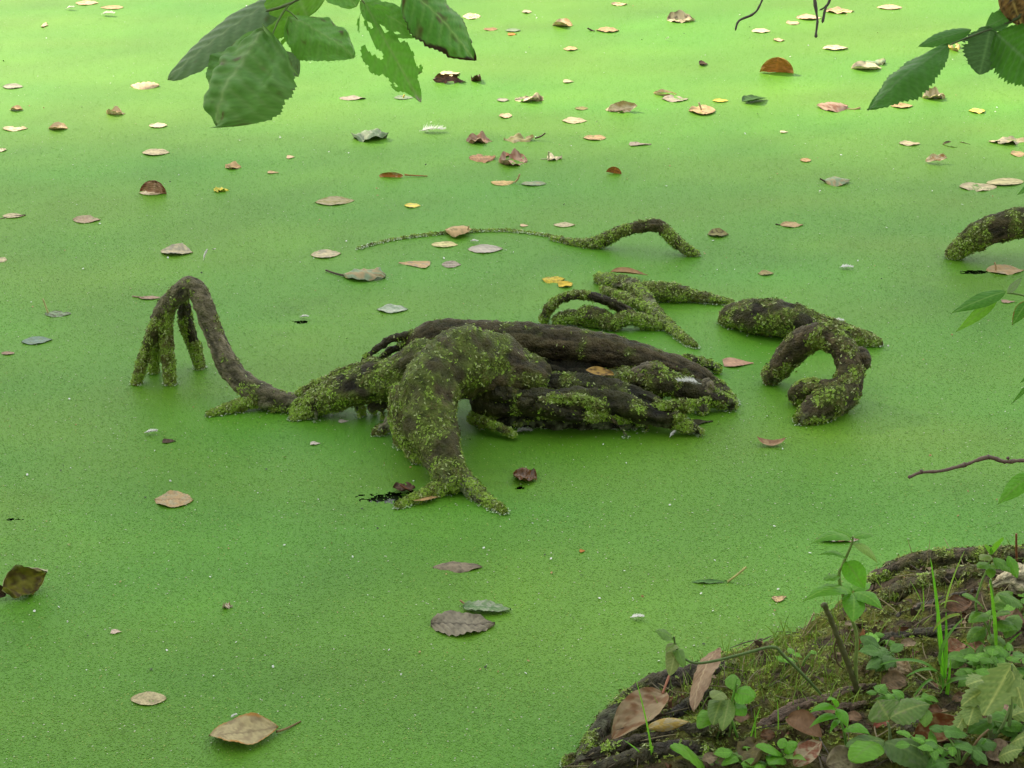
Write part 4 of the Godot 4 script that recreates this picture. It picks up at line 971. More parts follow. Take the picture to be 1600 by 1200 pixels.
	fallen("dark brown chip left of the upright orange leaf", [0.5738, 0.0018, -5.7475, 0.6032, 0.0018, -5.7475], 0.0439, {"kind": "chip", "c": Color(0.0688, 0.0312, 0.015), "nu": 8, "nv": 6, "cup": 0.6, "arch": 0.01, "warp": 0.03})
	fallen("curled leaf half dark brown half cream", [0.0074, 0.0018, -5.3671, 0.096, 0.0018, -5.3671], 0.0582, {"kind": "ovate", "c": Color(0.725, 0.5875, 0.3875), "cup": 1, "arch": -0.04, "warp": 0.25, "c2": Color(0.055, 0.025, 0.012), "blot": 0.55})
	fallen("faint grey leaf left of the half dark curled one", [-0.0443, 0.0018, -5.3671, -0.0037, 0.0018, -5.3671], 0.0323, {"kind": "ovate", "c": Color(0.35, 0.3125, 0.2375), "nu": 8, "nv": 6, "cup": 0.09, "arch": 0.06, "warp": 0.05})
	fallen("dark curled leaf bit under the hanging leaf tip", [-0.1222, 0.0018, -5.572, -0.0878, 0.0018, -5.572], 0.0553, {"kind": "ragged", "c": Color(0.0688, 0.0312, 0.015), "nu": 8, "nv": 6, "cup": 1.2, "arch": -0.01, "warp": 0.3})
	fallen("dark brown curled leaf with a loop in it, below the dark hanging leaf", [-0.236, 0.0078, -5.5583, -0.1333, 0.002, -5.5583], 0.0381, {"c": Color(0.055, 0.025, 0.012), "up": Vector3(0, 0.7, 0.8), "nu": 20, "nv": 14, "kind": "ragged", "cup": 1, "warp": 0.35, "eat": 0.22, "c2": Color(0.16, 0.06, 0.03)})
	fallen("pale leaf with a yellow rim lying behind the dark looped leaf", [-0.2215, 0.0018, -5.6306, -0.1527, 0.0018, -5.6515], 0.0566, {"kind": "ovate", "c": Color(0.725, 0.5875, 0.3875), "cup": 0.1, "arch": 0, "warp": 0.07, "c2": Color(0.58, 0.45, 0.06)})
	fallen("small olive leaf left of the big cupped leaf", [0.1786, 0.0018, -5.2851, 0.2223, 0.0018, -5.2851], 0.0314, {"kind": "ovate", "c": Color(0.25, 0.2125, 0.075), "nu": 8, "nv": 6, "cup": 0.06, "arch": 0, "warp": 0.04})
	fallen("small peach leaf below the half dark curled one", [-0.0369, 0.0018, -5.2113, 0.0045, 0.0018, -5.2113], 0.0429, {"kind": "ovate", "c": Color(0.65, 0.4375, 0.275), "nu": 8, "nv": 6, "cup": 0.16, "arch": 0.05, "warp": 0.07})
	fallen("flat pale tan leaf below the small olive one", [0.1394, 0.0018, -5.1691, 0.2144, 0.0018, -5.1691], 0.0544, {"kind": "ovate", "c": Color(0.525, 0.425, 0.2625), "cup": 0.1, "arch": 0, "warp": 0.04})
	fallen("large cupped cream and brown leaf, open to the left", [0.2721, 0.0056, -5.2603, 0.3588, 0.0188, -5.2603], 0.0435, {"c": Color(0.58, 0.47, 0.31), "up": Vector3(-0.4, 0.6, 0.8), "nu": 20, "nv": 14, "kind": "round", "cup": 1.1, "warp": 0.2, "c2": Color(0.4, 0.26, 0.13), "arch": -0.4})
	fallen("flat beige leaf at the foot of the big cupped leaf", [0.2655, 0.0018, -5.2726, 0.3237, 0.0018, -5.2726], 0.0438, {"kind": "ovate", "c": Color(0.525, 0.425, 0.2625), "cup": 0.14, "arch": 0.01, "warp": 0.03, "c2": Color(0.4, 0.26, 0.13)})
	fallen("brown leaf curled up at both ends, right of the big cupped leaf", [0.4125, 0.004, -5.4317, 0.4834, 0.004, -5.4317], 0.0594, {"kind": "ovate", "c": Color(0.5, 0.325, 0.1625), "cup": 1.1, "arch": -0.6, "warp": 0.07, "c2": Color(0.58, 0.47, 0.31)})
	fallen("flat greyish leaf right below the leaf curled at both ends", [0.4331, 0.0018, -5.3799, 0.5145, 0.0018, -5.3799], 0.0649, {"kind": "ovate", "c": Color(0.375, 0.3, 0.2375), "cup": 0.1, "arch": -0.02, "warp": 0.07})
	fallen("tan oval leaf with an upright stalk", [0.5008, 0.0018, -5.2603, 0.5807, 0.0018, -5.2603], 0.0873, {"kind": "oval", "c": Color(0.5, 0.325, 0.1625), "cup": 0.2, "arch": 0.04, "warp": 0.07, "sc": Color(0.42, 0.34, 0.21)}, [0.5369, 0.0038, -5.2603, 0.0029, 0.5329, 0.015, -5.2603, 0.0027, 0.5288, 0.0262, -5.2603, 0.0024])
	fallen("small yellow leaf above the leaf with the upright stalk", [0.5774, 0.0018, -5.3607, 0.6291, 0.0018, -5.3607], 0.0323, {"kind": "ovate", "c": Color(0.725, 0.5625, 0.075), "nu": 8, "nv": 6, "cup": 0.11, "arch": 0.05, "warp": 0.05, "c2": Color(0.42, 0.15, 0.025)})
	fallen("brown pink curled leaf, left of a stalked olive one", [-0.1238, 0.0018, -4.9835, -0.0493, 0.0018, -4.9835], 0.0623, {"kind": "ovate", "c": Color(0.375, 0.2375, 0.1688), "cup": 0.8, "arch": 0.02, "warp": 0.2, "c2": Color(0.2, 0.07, 0.03)})
	fallen("olive leaf with dark underside and a brown stalk rising right", [-0.0225, 0.005, -4.9947, 0.0642, 0.005, -4.9947], 0.0625, {"kind": "ovate", "c": Color(0.25, 0.2125, 0.075), "cup": -0.5, "arch": 0, "warp": 0.2, "c2": Color(0.42, 0.34, 0.21), "sc": Color(0.055, 0.025, 0.012)}, [0.0624, 0.0054, -4.9947, 0.0024, 0.078, 0.0108, -4.9947, 0.0024, 0.09, 0.0198, -4.9947, 0.0021])
	fallen("clean oval tan leaf right of the stalked olive one", [0.1931, 0.0018, -5.0117, 0.2592, 0.0018, -5.0117], 0.0458, {"kind": "oval", "c": Color(0.5, 0.325, 0.1625), "cup": 0.1, "arch": -0.01, "warp": 0.05})
	fallen("pointed grey tan leaf in the middle distance", [0.3144, 0.0018, -4.9555, 0.3781, 0.0018, -4.9555], 0.0392, {"kind": "wedge", "c": Color(0.375, 0.3, 0.2375), "cup": 0.09, "arch": 0.04, "warp": 0.05})
	fallen("brown leaf lying left of the crumpled reddish leaf", [-0.113, 0.004, -4.8357, -0.0388, 0.004, -4.8357], 0.0805, {"kind": "ovate", "c": Color(0.375, 0.2, 0.1), "cup": -0.4, "arch": 0.05, "warp": 0.08})
	fallen("crumpled reddish grey lobed leaf", [-0.0352, 0.0018, -4.8092, 0.0453, 0.0018, -4.8092], 0.0904, {"kind": "ragged", "c": Color(0.375, 0.2375, 0.1688), "cup": 0.4, "arch": 0.03, "warp": 0.14, "c2": Color(0.2, 0.07, 0.03), "eat": 0.1, "teeth": 0.2, "tn": 5})
	fallen("small rust red tip standing up from the crumpled leaf", [-0.0271, 0.0018, -4.8625, 0.0034, 0.0018, -4.8625], 0.0488, {"kind": "wedge", "c": Color(0.25, 0.0875, 0.0375), "nu": 8, "nv": 6, "cup": 0.3, "arch": 0, "warp": 0.05})
	fallen("cream husk of a small floating flower twig", [0.0927, 0.0018, -4.8357, 0.1366, 0.0018, -4.8357], 0.0429, {"kind": "chip", "c": Color(0.725, 0.5875, 0.3875), "nu": 8, "nv": 6, "cup": 0.12, "arch": 0.02, "warp": 0.3, "sc": Color(0.35, 0.35, 0.2)}, [0.0758, 0, -4.8304, 0.0022, 0.096, 0.0018, -4.8304, 0.0022, 0.0959, 0.0158, -4.8304, 0.0022, 0.0975, 0.0211, -4.8304, 0.0027])
	fallen("small upright orange half round leaf in the middle distance", [0.2624, 0, -4.7157, 0.2669, 0.019, -4.7157], 0.0413, {"c": Color(0.42, 0.15, 0.025), "up": Vector3(0, 0.4, 1), "nu": 20, "nv": 14, "kind": "dome", "cup": 0.3, "arch": 0.1, "c2": Color(0.2, 0.07, 0.03)})
	fallen("yellowish tan leaf with a stalk rising at its right end", [-0.0537, 0.004, -4.6402, 0.0081, 0.004, -4.6402], 0.0449, {"kind": "ovate", "c": Color(0.625, 0.4125, 0.175), "cup": -0.3, "arch": -0.03, "warp": 0.05, "sc": Color(0.4, 0.26, 0.13)}, [0.0065, 0.0034, -4.6353, 0.0023, 0.0146, 0.012, -4.6353, 0.0023, 0.0195, 0.0256, -4.6353, 0.0021])
	fallen("flat grey green leaf with a pale edge right of the stalked tan leaf", [0.0227, 0.0018, -4.6303, 0.091, 0.0018, -4.6303], 0.0348, {"kind": "ovate", "c": Color(0.2125, 0.275, 0.1625), "cup": 0.1, "arch": 0.04, "warp": 0.07, "c2": Color(0.42, 0.34, 0.21)})
	fallen("large upright orange brown leaf, the brightest on the far right", [0.7995, 0, -5.662, 0.8024, 0.0495, -5.662], 0.1045, {"c": Color(0.42, 0.15, 0.025), "up": Vector3(0, 0.45, 1), "nu": 20, "nv": 14, "kind": "dome", "cup": 0.35, "arch": 0.1, "veins": 9, "c2": Color(0.3, 0.12, 0.02), "edge": Color(0.5, 0.25, 0.06), "edgew": 0.2})
	fallen("cream leaf with a dark tip between the bare twigs", [0.7797, 0.0018, -6.1457, 0.8443, 0.0018, -6.1457], 0.0496, {"kind": "ovate", "c": Color(0.725, 0.5875, 0.3875), "cup": 0.07, "arch": 0.06, "warp": 0.04, "c2": Color(0.42, 0.34, 0.21)})
	fallen("small peach leaf below the hanging twigs", [0.8357, 0.0018, -6.0338, 0.8766, 0.0018, -6.0338], 0.04, {"kind": "ovate", "c": Color(0.65, 0.4375, 0.275), "nu": 8, "nv": 6, "cup": 0.12, "arch": -0.03, "warp": 0.07})
	fallen("cream leaf with a green rim right of the hanging twigs", [0.9786, 0.0018, -5.933, 1.0634, 0.0018, -5.933], 0.0542, {"kind": "ovate", "c": Color(0.725, 0.5875, 0.3875), "cup": 0.12, "arch": 0.07, "warp": 0.07, "c2": Color(0.2, 0.17, 0.06)})
	fallen("peach leaf behind the two right bare twigs", [0.9479, 0.0018, -6.3207, 1.0376, 0.0018, -6.3207], 0.0696, {"kind": "ovate", "c": Color(0.65, 0.4375, 0.275), "cup": 0.12, "arch": 0.05, "warp": 0.07})
	fallen("short peach leaf left of the middle bare twig", [0.905, 0.0018, -6.253, 0.9557, 0.0018, -6.253], 0.0512, {"kind": "oval", "c": Color(0.65, 0.4375, 0.275), "nu": 8, "nv": 6, "cup": 0.11, "arch": -0.02, "warp": 0.06})
	fallen("long peach leaf at the top, right of the bare twigs", [1.0567, 0.0018, -6.4072, 1.1605, 0.0018, -6.4072], 0.0714, {"kind": "ovate", "c": Color(0.65, 0.4375, 0.275), "cup": 0.15, "arch": -0.01, "warp": 0.08, "c2": Color(0.4, 0.26, 0.13)})
	fallen("light peach leaf at the top edge near the right hanging spray", [1.2409, 0.0018, -6.4602, 1.3323, 0.0018, -6.4602], 0.0634, {"kind": "oval", "c": Color(0.65, 0.4375, 0.275), "cup": 0.1, "arch": 0, "warp": 0.03})
	fallen("cream curled leaf beside the tip of the serrated hanging leaf", [1.0328, 0.0018, -5.7045, 1.1303, 0.0018, -5.7045], 0.0722, {"kind": "ovate", "c": Color(0.725, 0.5875, 0.3875), "cup": 0.8, "arch": -0.02, "warp": 0.06, "c2": Color(0.28, 0.25, 0.19)})
	fallen("grey green curled half leaf leaning on the cream one", [1.0814, 0.006, -5.762, 1.1521, 0.006, -5.762], 0.0882, {"kind": "ovate", "c": Color(0.2125, 0.275, 0.1625), "cup": -0.9, "arch": 0.06, "warp": 0.2, "c2": Color(0.2, 0.17, 0.06)})
	fallen("dark green narrow leaf, lone one right of the upright stalk leaf", [0.6602, 0.005, -5.3416, 0.7421, 0.005, -5.3799], 0.0581, {"kind": "lance", "c": Color(0.075, 0.1625, 0.0375), "cup": 0.7, "arch": -0.03, "warp": 0.06})
	fallen("brown pink veined leaf with a stalk to its right", [0.9585, 0.005, -5.2975, 0.8636, 0.005, -5.2975], 0.101, {"kind": "ovate", "c": Color(0.375, 0.2375, 0.1688), "cup": -0.5, "arch": 0.3, "warp": 0.05, "c2": Color(0.2, 0.07, 0.03), "sc": Color(0.4, 0.26, 0.13)}, [0.9511, 0, -5.2851, 0.0027, 0.972, 0, -5.2788, 0.0025, 0.9909, 0.0038, -5.2851, 0.0026])
	fallen("tan leaf under the tip of the serrated hanging leaf", [1.0831, 0.0018, -5.3101, 1.149, 0.0018, -5.3101], 0.0507, {"kind": "ovate", "c": Color(0.5, 0.325, 0.1625), "cup": 0.15, "arch": -0.02, "warp": 0.05})
	fallen("olive and cream curled leaf below the right hanging spray", [1.1888, 0.0018, -5.3928, 1.2593, 0.0018, -5.3928], 0.0587, {"kind": "ovate", "c": Color(0.25, 0.2125, 0.075), "cup": 0.9, "arch": 0.03, "warp": 0.3, "c2": Color(0.58, 0.47, 0.31), "blot": 0.55})
	fallen("small smooth yellow oval leaf below the right hanging spray", [1.2947, 0.0018, -5.2603, 1.3473, 0.0018, -5.2603], 0.0499, {"kind": "oval", "c": Color(0.725, 0.5625, 0.075), "nu": 8, "nv": 6, "cup": 0.05, "arch": 0.03, "warp": 0.07, "c2": Color(0.58, 0.47, 0.31)})
	fallen("orange yellow leaf glimpsed between the serrated hanging leaves", [1.3707, 0.0018, -5.956, 1.4234, 0.0018, -5.956], 0.1249, {"kind": "ovate", "c": Color(0.6875, 0.475, 0.125), "nu": 8, "nv": 6, "cup": 0.06, "arch": -0.03, "warp": 0.2, "c2": Color(0.52, 0.35, 0.22)})
	fallen("thin white sliver in the right middle distance", [0.7353, 0.0018, -5.0632, 0.7599, 0.0018, -5.0632], 0.0175, {"kind": "chip", "c": Color(0.725, 0.5875, 0.3875), "nu": 8, "nv": 6, "cup": 0.14, "arch": 0.06, "warp": 0.07})
	fallen("pale tan leaf left of the olive leaf with a brown tip", [1.0423, 0.0018, -4.9611, 1.1026, 0.0018, -4.9611], 0.0393, {"kind": "ovate", "c": Color(0.525, 0.425, 0.2625), "cup": 0.08, "arch": 0.01, "warp": 0.06})
	fallen("olive leaf with a lifted brown tip on the right", [1.1592, 0.0018, -4.9555, 1.2385, 0.0018, -4.9555], 0.0561, {"kind": "ovate", "c": Color(0.25, 0.2125, 0.075), "cup": 0.6, "arch": -0.4, "warp": 0.04, "c2": Color(0.4, 0.26, 0.13), "edge": Color(0.055, 0.025, 0.012), "edgew": 0.15})
	fallen("ragged tan and grey leaf at the right edge", [1.2883, 0.0018, -4.9779, 1.3955, 0.0018, -4.9779], 0.0622, {"kind": "ragged", "c": Color(0.525, 0.425, 0.2625), "cup": 0.11, "arch": 0.07, "warp": 0.2, "c2": Color(0.28, 0.25, 0.19), "eat": 0.1})
	fallen("tan leaf half out of the frame below the ragged one at the right edge", [1.3225, 0.0018, -4.8733, 1.3666, 0.0018, -4.8733], 0.049, {"kind": "ovate", "c": Color(0.5, 0.325, 0.1625), "nu": 8, "nv": 6, "cup": 0.03, "arch": -0.03, "warp": 0.06})
	fallen("cream and brown leaf curled into a cup on the right", [1.0828, 0.0035, -4.8039, 1.1421, 0.014, -4.8039], 0.0268, {"c": Color(0.58, 0.47, 0.31), "up": Vector3(-0.3, 0.8, 0.6), "nu": 20, "nv": 14, "kind": "round", "cup": 1, "warp": 0.25, "c2": Color(0.42, 0.15, 0.025)})
	fallen("small tan leaf left of the curled grey green leaf", [0.7567, 0.0018, -4.8198, 0.7903, 0.0018, -4.8198], 0.032, {"kind": "ovate", "c": Color(0.5, 0.325, 0.1625), "nu": 8, "nv": 6, "cup": 0.11, "arch": -0.02, "warp": 0.04, "c2": Color(0.42, 0.15, 0.025)})
	fallen("curled grey green leaf with a dark stalk to its upper left", [0.7932, 0.006, -4.6452, 0.8648, 0.006, -4.6452], 0.07, {"kind": "ovate", "c": Color(0.2125, 0.275, 0.1625), "cup": -0.7, "arch": 0.3, "warp": 0.06, "c2": Color(0.4, 0.26, 0.13), "sc": Color(0.055, 0.025, 0.012)}, [0.7971, 0.0034, -4.6402, 0.0023, 0.7827, 0.0103, -4.6452, 0.0021])
	fallen("large flat beige leaf at the right edge, front one of two", [1.1301, 0.0018, -4.6057, 1.2304, 0.0018, -4.6057], 0.064, {"kind": "ovate", "c": Color(0.525, 0.425, 0.2625), "cup": 0.1, "arch": -0.03, "warp": 0.05})
	fallen("long yellowish beige leaf behind the flat beige one at the right edge", [1.2035, 0.0018, -4.6303, 1.3091, 0.0018, -4.6502], 0.0499, {"kind": "oval", "c": Color(0.5625, 0.475, 0.25), "cup": 0.1, "arch": 0.07, "warp": 0.05})
	fallen("tan leaf with a thin dark stalk between arched root and right edge root", [0.6427, 0.0018, -4.3313, 0.701, 0.0018, -4.3313], 0.0354, {"kind": "ovate", "c": Color(0.5, 0.325, 0.1625), "cup": 0.14, "arch": 0.03, "warp": 0.08, "sc": Color(0.055, 0.025, 0.012)}, [0.6427, 0, -4.3313, 0.0018, 0.6324, 0.0016, -4.3357, 0.0017])
	fallen("olive brown leaf with a pale patch beside the arched root", [0.4626, 0.0018, -4.266, 0.5156, 0.0018, -4.266], 0.0474, {"kind": "ovate", "c": Color(0.25, 0.2125, 0.075), "cup": 0.5, "arch": 0.04, "warp": 0.07, "c2": Color(0.055, 0.025, 0.012)})
	fallen("thin beige leaf just above the tail of the arched root", [0.0997, 0.0018, -4.3313, 0.1549, 0.0018, -4.3313], 0.031, {"kind": "ovate", "c": Color(0.525, 0.425, 0.2625), "cup": 0.09, "arch": -0.03, "warp": 0.04})
	fallen("tiny peach chip above the tail of the arched root", [0.0199, 0.0018, -4.3269, 0.0414, 0.0018, -4.3269], 0.0177, {"kind": "chip", "c": Color(0.65, 0.4375, 0.275), "nu": 8, "nv": 6, "cup": 0.05, "arch": -0.03, "warp": 0.04})
	fallen("mustard yellow leaf left of the forked root", [0.0671, 0.004, -3.9783, 0.1213, 0.004, -3.9783], 0.0459, {"kind": "ovate", "c": Color(0.625, 0.45, 0.0375), "cup": -0.3, "arch": -0.03, "warp": 0.07, "c2": Color(0.3, 0.22, 0.03)})
	fallen("smaller mustard yellow leaf touching the larger one", [0.1033, 0.0018, -3.9367, 0.1379, 0.0018, -3.9593], 0.034, {"kind": "ovate", "c": Color(0.6875, 0.45, 0.0375), "nu": 8, "nv": 6, "cup": 0.5, "arch": 0.05, "warp": 0.07})
	fallen("small olive tan leaf right of the forked root", [0.5525, 0.0018, -4.0168, 0.5928, 0.0018, -4.0168], 0.0272, {"kind": "ovate", "c": Color(0.25, 0.2125, 0.075), "nu": 8, "nv": 6, "cup": 0.12, "arch": 0.06, "warp": 0.08, "c2": Color(0.4, 0.26, 0.13)})
	fallen("blunt pink brown leaf between the tangle and the looped root", [0.4262, 0.0018, -3.529, 0.4908, 0.0018, -3.529], 0.0438, {"kind": "chip", "c": Color(0.45, 0.25, 0.1625), "cup": 0.05, "arch": 0.07, "warp": 0.03})
	fallen("yellowish tan leaf tucked behind the root hump", [0.632, 0.0018, -3.7528, 0.6809, 0.0018, -3.7528], 0.0347, {"kind": "ovate", "c": Color(0.5625, 0.45, 0.15), "cup": 0.04, "arch": -0.03, "warp": 0.04})
	fallen("tan leaf with an upright stalk, just below the root at the right edge", [1.0706, 0.0018, -4.0363, 1.1602, 0.0018, -4.0363], 0.0549, {"kind": "ovate", "c": Color(0.5, 0.325, 0.1625), "cup": 0.08, "arch": 0.01, "warp": 0.06, "c2": Color(0.42, 0.34, 0.21), "sc": Color(0.4, 0.26, 0.13)}, [1.091, 0.0031, -4.0324, 0.0023, 1.09, 0.0124, -4.0324, 0.0022, 1.0862, 0.0217, -4.0324, 0.0017])
	fallen("pinkish sliver below the right edge root", [1.0626, 0.0018, -3.8519, 1.096, 0.0018, -3.8519], 0.0181, {"kind": "chip", "c": Color(0.375, 0.2375, 0.1688), "nu": 8, "nv": 6, "cup": 0.13, "arch": -0.03, "warp": 0.05})
	fallen("narrow brown curled leaf lying along the top of the forked root", [0.2207, 0.014, -3.9975, 0.308, 0.014, -3.9745], 0.0345, {"kind": "lance", "c": Color(0.375, 0.2125, 0.1), "cup": 1, "arch": 0, "warp": 0.04})
	fallen("brown leaf curled into a U, right of the big tangle", [0.4509, 0.0211, -3.1603, 0.5039, 0.0198, -3.1603], 0.0201, {"c": Color(0.25, 0.12, 0.06), "up": Vector3(0, 1, 0.12), "nu": 20, "nv": 14, "kind": "oval", "cup": 0.3, "arch": -1.25, "warp": 0.05, "c2": Color(0.4, 0.26, 0.13), "blot": 0.5})
	fallen("wet dark brown curled leaf in front of the big tangle", [0.0023, 0.006, -3.034, 0.0456, 0.006, -3.0242], 0.0586, {"kind": "ragged", "c": Color(0.1375, 0.0562, 0.0187), "nu": 30, "nv": 18, "cup": 0.5, "arch": 0, "warp": 0.14, "wet": true, "c2": Color(0.055, 0.025, 0.012)})
	fallen("tan leaf caught under the mossy toe of the front root", [-0.1803, 0.008, -2.9375, -0.1273, 0.008, -2.9491], 0.0257, {"kind": "ovate", "c": Color(0.5, 0.2875, 0.125), "nu": 30, "nv": 18, "cup": 0.09, "arch": 0.07, "warp": 0.08, "c2": Color(0.2, 0.17, 0.06)})
	fallen("yellow brown leaf lodged on the dark heap of the tangle", [0.1383, 0.099, -3.2815, 0.1951, 0.0884, -3.2815], 0.0195, {"c": Color(0.38, 0.22, 0.05), "up": Vector3(0.1, 0.8, 0.6), "nu": 20, "nv": 14, "kind": "ovate", "cup": 0.5, "warp": 0.12, "c2": Color(0.055, 0.025, 0.012)})
	fallen("dark soggy leaf at the right foot of the tangle", [0.314, 0.0018, -3.2512, 0.3826, 0.0018, -3.2622], 0.0247, {"kind": "lance", "c": Color(0.0625, 0.0562, 0.025), "nu": 30, "nv": 18, "cup": 0.04, "arch": 0.04, "warp": 0.2})
	fallen("dark brown rotting leaf at the edge of the open water", [-0.2096, 0.008, -2.9833, -0.169, 0.008, -2.9833], 0.0381, {"kind": "ragged", "c": Color(0.0875, 0.0375, 0.0187), "nu": 30, "nv": 18, "cup": 0.5, "arch": -0.03, "warp": 0.15, "eat": 0.2, "sc": Color(0.2, 0.07, 0.03)}, [-0.1799, 0.0051, -2.9786, 0.0018, -0.1888, 0.0102, -2.9786, 0.0016, -0.1965, 0.0165, -2.9786, 0.0014])
	fallen("pinkish white chip in front of the left shoulder of the tangle", [-0.3725, 0.0018, -3.1682, -0.3536, 0.0018, -3.1682], 0.0131, {"kind": "chip", "c": Color(0.625, 0.525, 0.45), "nu": 30, "nv": 18, "cup": 0.08, "arch": 0.04, "warp": 0.08})
	fallen("cream chip at the foot of the left shoulder of the tangle", [-0.3282, 0.0018, -3.2622, -0.3088, 0.0018, -3.2622], 0.0137, {"kind": "chip", "c": Color(0.625, 0.525, 0.45), "nu": 30, "nv": 18, "cup": 0.08, "arch": -0.01, "warp": 0.05})
	fallen("plain tan oval leaf alone in the left foreground", [-0.6237, 0.0018, -2.9503, -0.5533, 0.0018, -2.9503], 0.0586, {"kind": "oval", "c": Color(0.5, 0.325, 0.1625), "nu": 30, "nv": 18, "cup": 0.12, "arch": 0.05, "warp": 0.06, "c2": Color(0.42, 0.34, 0.21), "veins": 9, "cv": Color(0.3, 0.18, 0.09)})
	fallen("grey brown crescent of a leaf half under the duckweed", [-0.1298, 0, -2.7201, -0.0461, 0, -2.7201], 0.0392, {"kind": "ovate", "c": Color(0.25, 0.1875, 0.125), "nu": 30, "nv": 18, "cup": -0.75, "arch": 0.25, "warp": 0.12, "c2": Color(0.12, 0.09, 0.06)})
	fallen("large grey brown leaf with strong dark veins in the foreground", [-0.1262, 0.006, -2.5426, -0.0229, 0.006, -2.5426], 0.0672, {"kind": "ovate", "c": Color(0.275, 0.225, 0.1562), "nu": 30, "nv": 18, "cup": 0.15, "arch": -0.03, "warp": 0.1, "corr": 0.045, "veins": 7, "cv": Color(0.07, 0.05, 0.035), "c2": Color(0.15, 0.12, 0.08), "teeth": 0.14, "tn": 9})
	fallen("grey green leaf with a brown stalk behind the large veined leaf", [-0.0776, 0.006, -2.5914, 0.001, 0.006, -2.5838], 0.0345, {"kind": "ragged", "c": Color(0.175, 0.25, 0.1125), "nu": 30, "nv": 18, "cup": 0.3, "arch": 0.03, "warp": 0.12, "teeth": 0.3, "tn": 6, "c2": Color(0.35, 0.36, 0.26), "cv": Color(0.05, 0.15, 0.03), "sc": Color(0.3, 0.17, 0.08)}, [-0.0625, 0.0024, -2.5895, 0.0016, -0.0726, 0.0059, -2.5952, 0.0016, -0.0818, 0.0094, -2.6029, 0.0016])
	fallen("thin green leaf blade with a yellow stalk in the foreground", [0.2903, 0.0018, -2.6734, 0.3502, 0.0018, -2.6734], 0.0121, {"kind": "lance", "c": Color(0.0875, 0.2125, 0.0375), "nu": 30, "nv": 18, "cup": 0.5, "arch": -0.03, "warp": 0.15, "sc": Color(0.42, 0.38, 0.13)}, [0.3481, 0.0012, -2.6734, 0.0018, 0.3635, 0.012, -2.6775, 0.0019, 0.3783, 0.0215, -2.6855, 0.0019])
	fallen("small tan chip left of the tall herb", [0.4155, 0.0018, -2.6164, 0.4373, 0.0018, -2.628], 0.0176, {"kind": "chip", "c": Color(0.625, 0.4125, 0.2125), "nu": 30, "nv": 18, "cup": 0.16, "arch": 0.02, "warp": 0.05, "c2": Color(0.055, 0.025, 0.012)})
	fallen("small white and brown chip in the left foreground", [-0.4565, 0.0018, -2.5971, -0.4404, 0.0018, -2.5971], 0.0173, {"kind": "chip", "c": Color(0.625, 0.525, 0.4375), "nu": 30, "nv": 18, "cup": 0.8, "arch": -0.03, "warp": 0.4, "c2": Color(0.4, 0.26, 0.13)})
	fallen("small pale pink chip in the left foreground", [-0.619, 0.0018, -2.5242, -0.6022, 0.0018, -2.5242], 0.0129, {"kind": "chip", "c": Color(0.6875, 0.5, 0.4), "nu": 30, "nv": 18, "cup": 0.14, "arch": -0.04, "warp": 0.07})
	fallen("smooth tan oval leaf above the bottom left curled leaf", [-0.5561, 0.0018, -2.3427, -0.502, 0.0018, -2.3427], 0.0347, {"kind": "oval", "c": Color(0.5625, 0.45, 0.25), "nu": 30, "nv": 18, "cup": 0.08, "arch": -0.04, "warp": 0.04, "veins": 8, "cv": Color(0.36, 0.27, 0.14)})
	fallen("large tan leaf with a lifted amber edge and stalk, bottom left", [-0.4265, 0.012, -2.2386, -0.3278, 0.012, -2.2601], 0.0749, {"kind": "ovate", "c": Color(0.45, 0.35, 0.175), "nu": 30, "nv": 18, "cup": 0.3, "arch": -0.12, "warp": 0.06, "twist": 0.7, "c2": Color(0.28, 0.2, 0.1), "veins": 10, "cv": Color(0.25, 0.18, 0.09), "edge": Color(0.42, 0.2, 0.04), "edgew": 0.1, "sc": Color(0.2, 0.12, 0.04)}, [-0.3334, 0.0055, -2.2554, 0.002, -0.3218, 0.0033, -2.2647, 0.0015, -0.3023, 0.0011, -2.2866, 0.0011])
	fallen("tiny orange brown chip in the middle foreground", [0.1121, 0.0018, -2.7723, 0.1217, 0.0018, -2.7723], 0.0106, {"kind": "chip", "c": Color(0.525, 0.1875, 0.0312), "nu": 30, "nv": 18, "cup": 0.04, "arch": -0.02, "warp": 0.08})
	fallen("brown leaf half hidden behind the top of the tall herb", [0.5101, 0.0018, -2.8087, 0.5853, 0.0018, -2.8087], 0.0174, {"kind": "ragged", "c": Color(0.25, 0.125, 0.075), "nu": 30, "nv": 18, "cup": 0.09, "arch": 0.01, "warp": 0.3, "c2": Color(0.75, 0.7, 0.62)})
	fallen("olive brown leaf standing on edge at the left border", [-0.8094, 0.0154, -2.6183, -0.7407, 0.0298, -2.6635], 0.0732, {"c": Color(0.2, 0.18, 0.02), "up": Vector3(0.15, 0.55, 0.9), "nu": 20, "nv": 14, "kind": "ovate", "cup": 1.5, "arch": -0.35, "warp": 0.34, "twist": 0.9, "teeth": 0.12, "tn": 7, "c2": Color(0.08, 0.045, 0.02), "blot": 0.4, "edge": Color(0.5, 0.46, 0.3), "edgew": 0.08})
	fallen("dark stalk end of a leaf cut by the left border", [-0.8242, 0.0271, -2.6183, -0.8022, 0.0071, -2.6183], 0.0224, {"c": Color(0.055, 0.025, 0.012), "up": Vector3(0, 0.6, 0.8), "nu": 20, "nv": 14, "kind": "ragged", "cup": 0.8, "warp": 0.2})
	feather("small white feather standing upright left of the middle", Vector3(-0.7045, 0.004, -4.0917), 0.0248, -0.5, 1.1, 0.8)
	feather("little white feather floating between the clawed root and the arched root", Vector3(-0.4506, 0.004, -3.7597), 0.0191, 0.3, 0.2, 0.8)
	feather("white fluffy feather floating in front of the clawed root", Vector3(-0.6857, 0.004, -3.2079), 0.0239, 0.1, 0.2, 0.8)
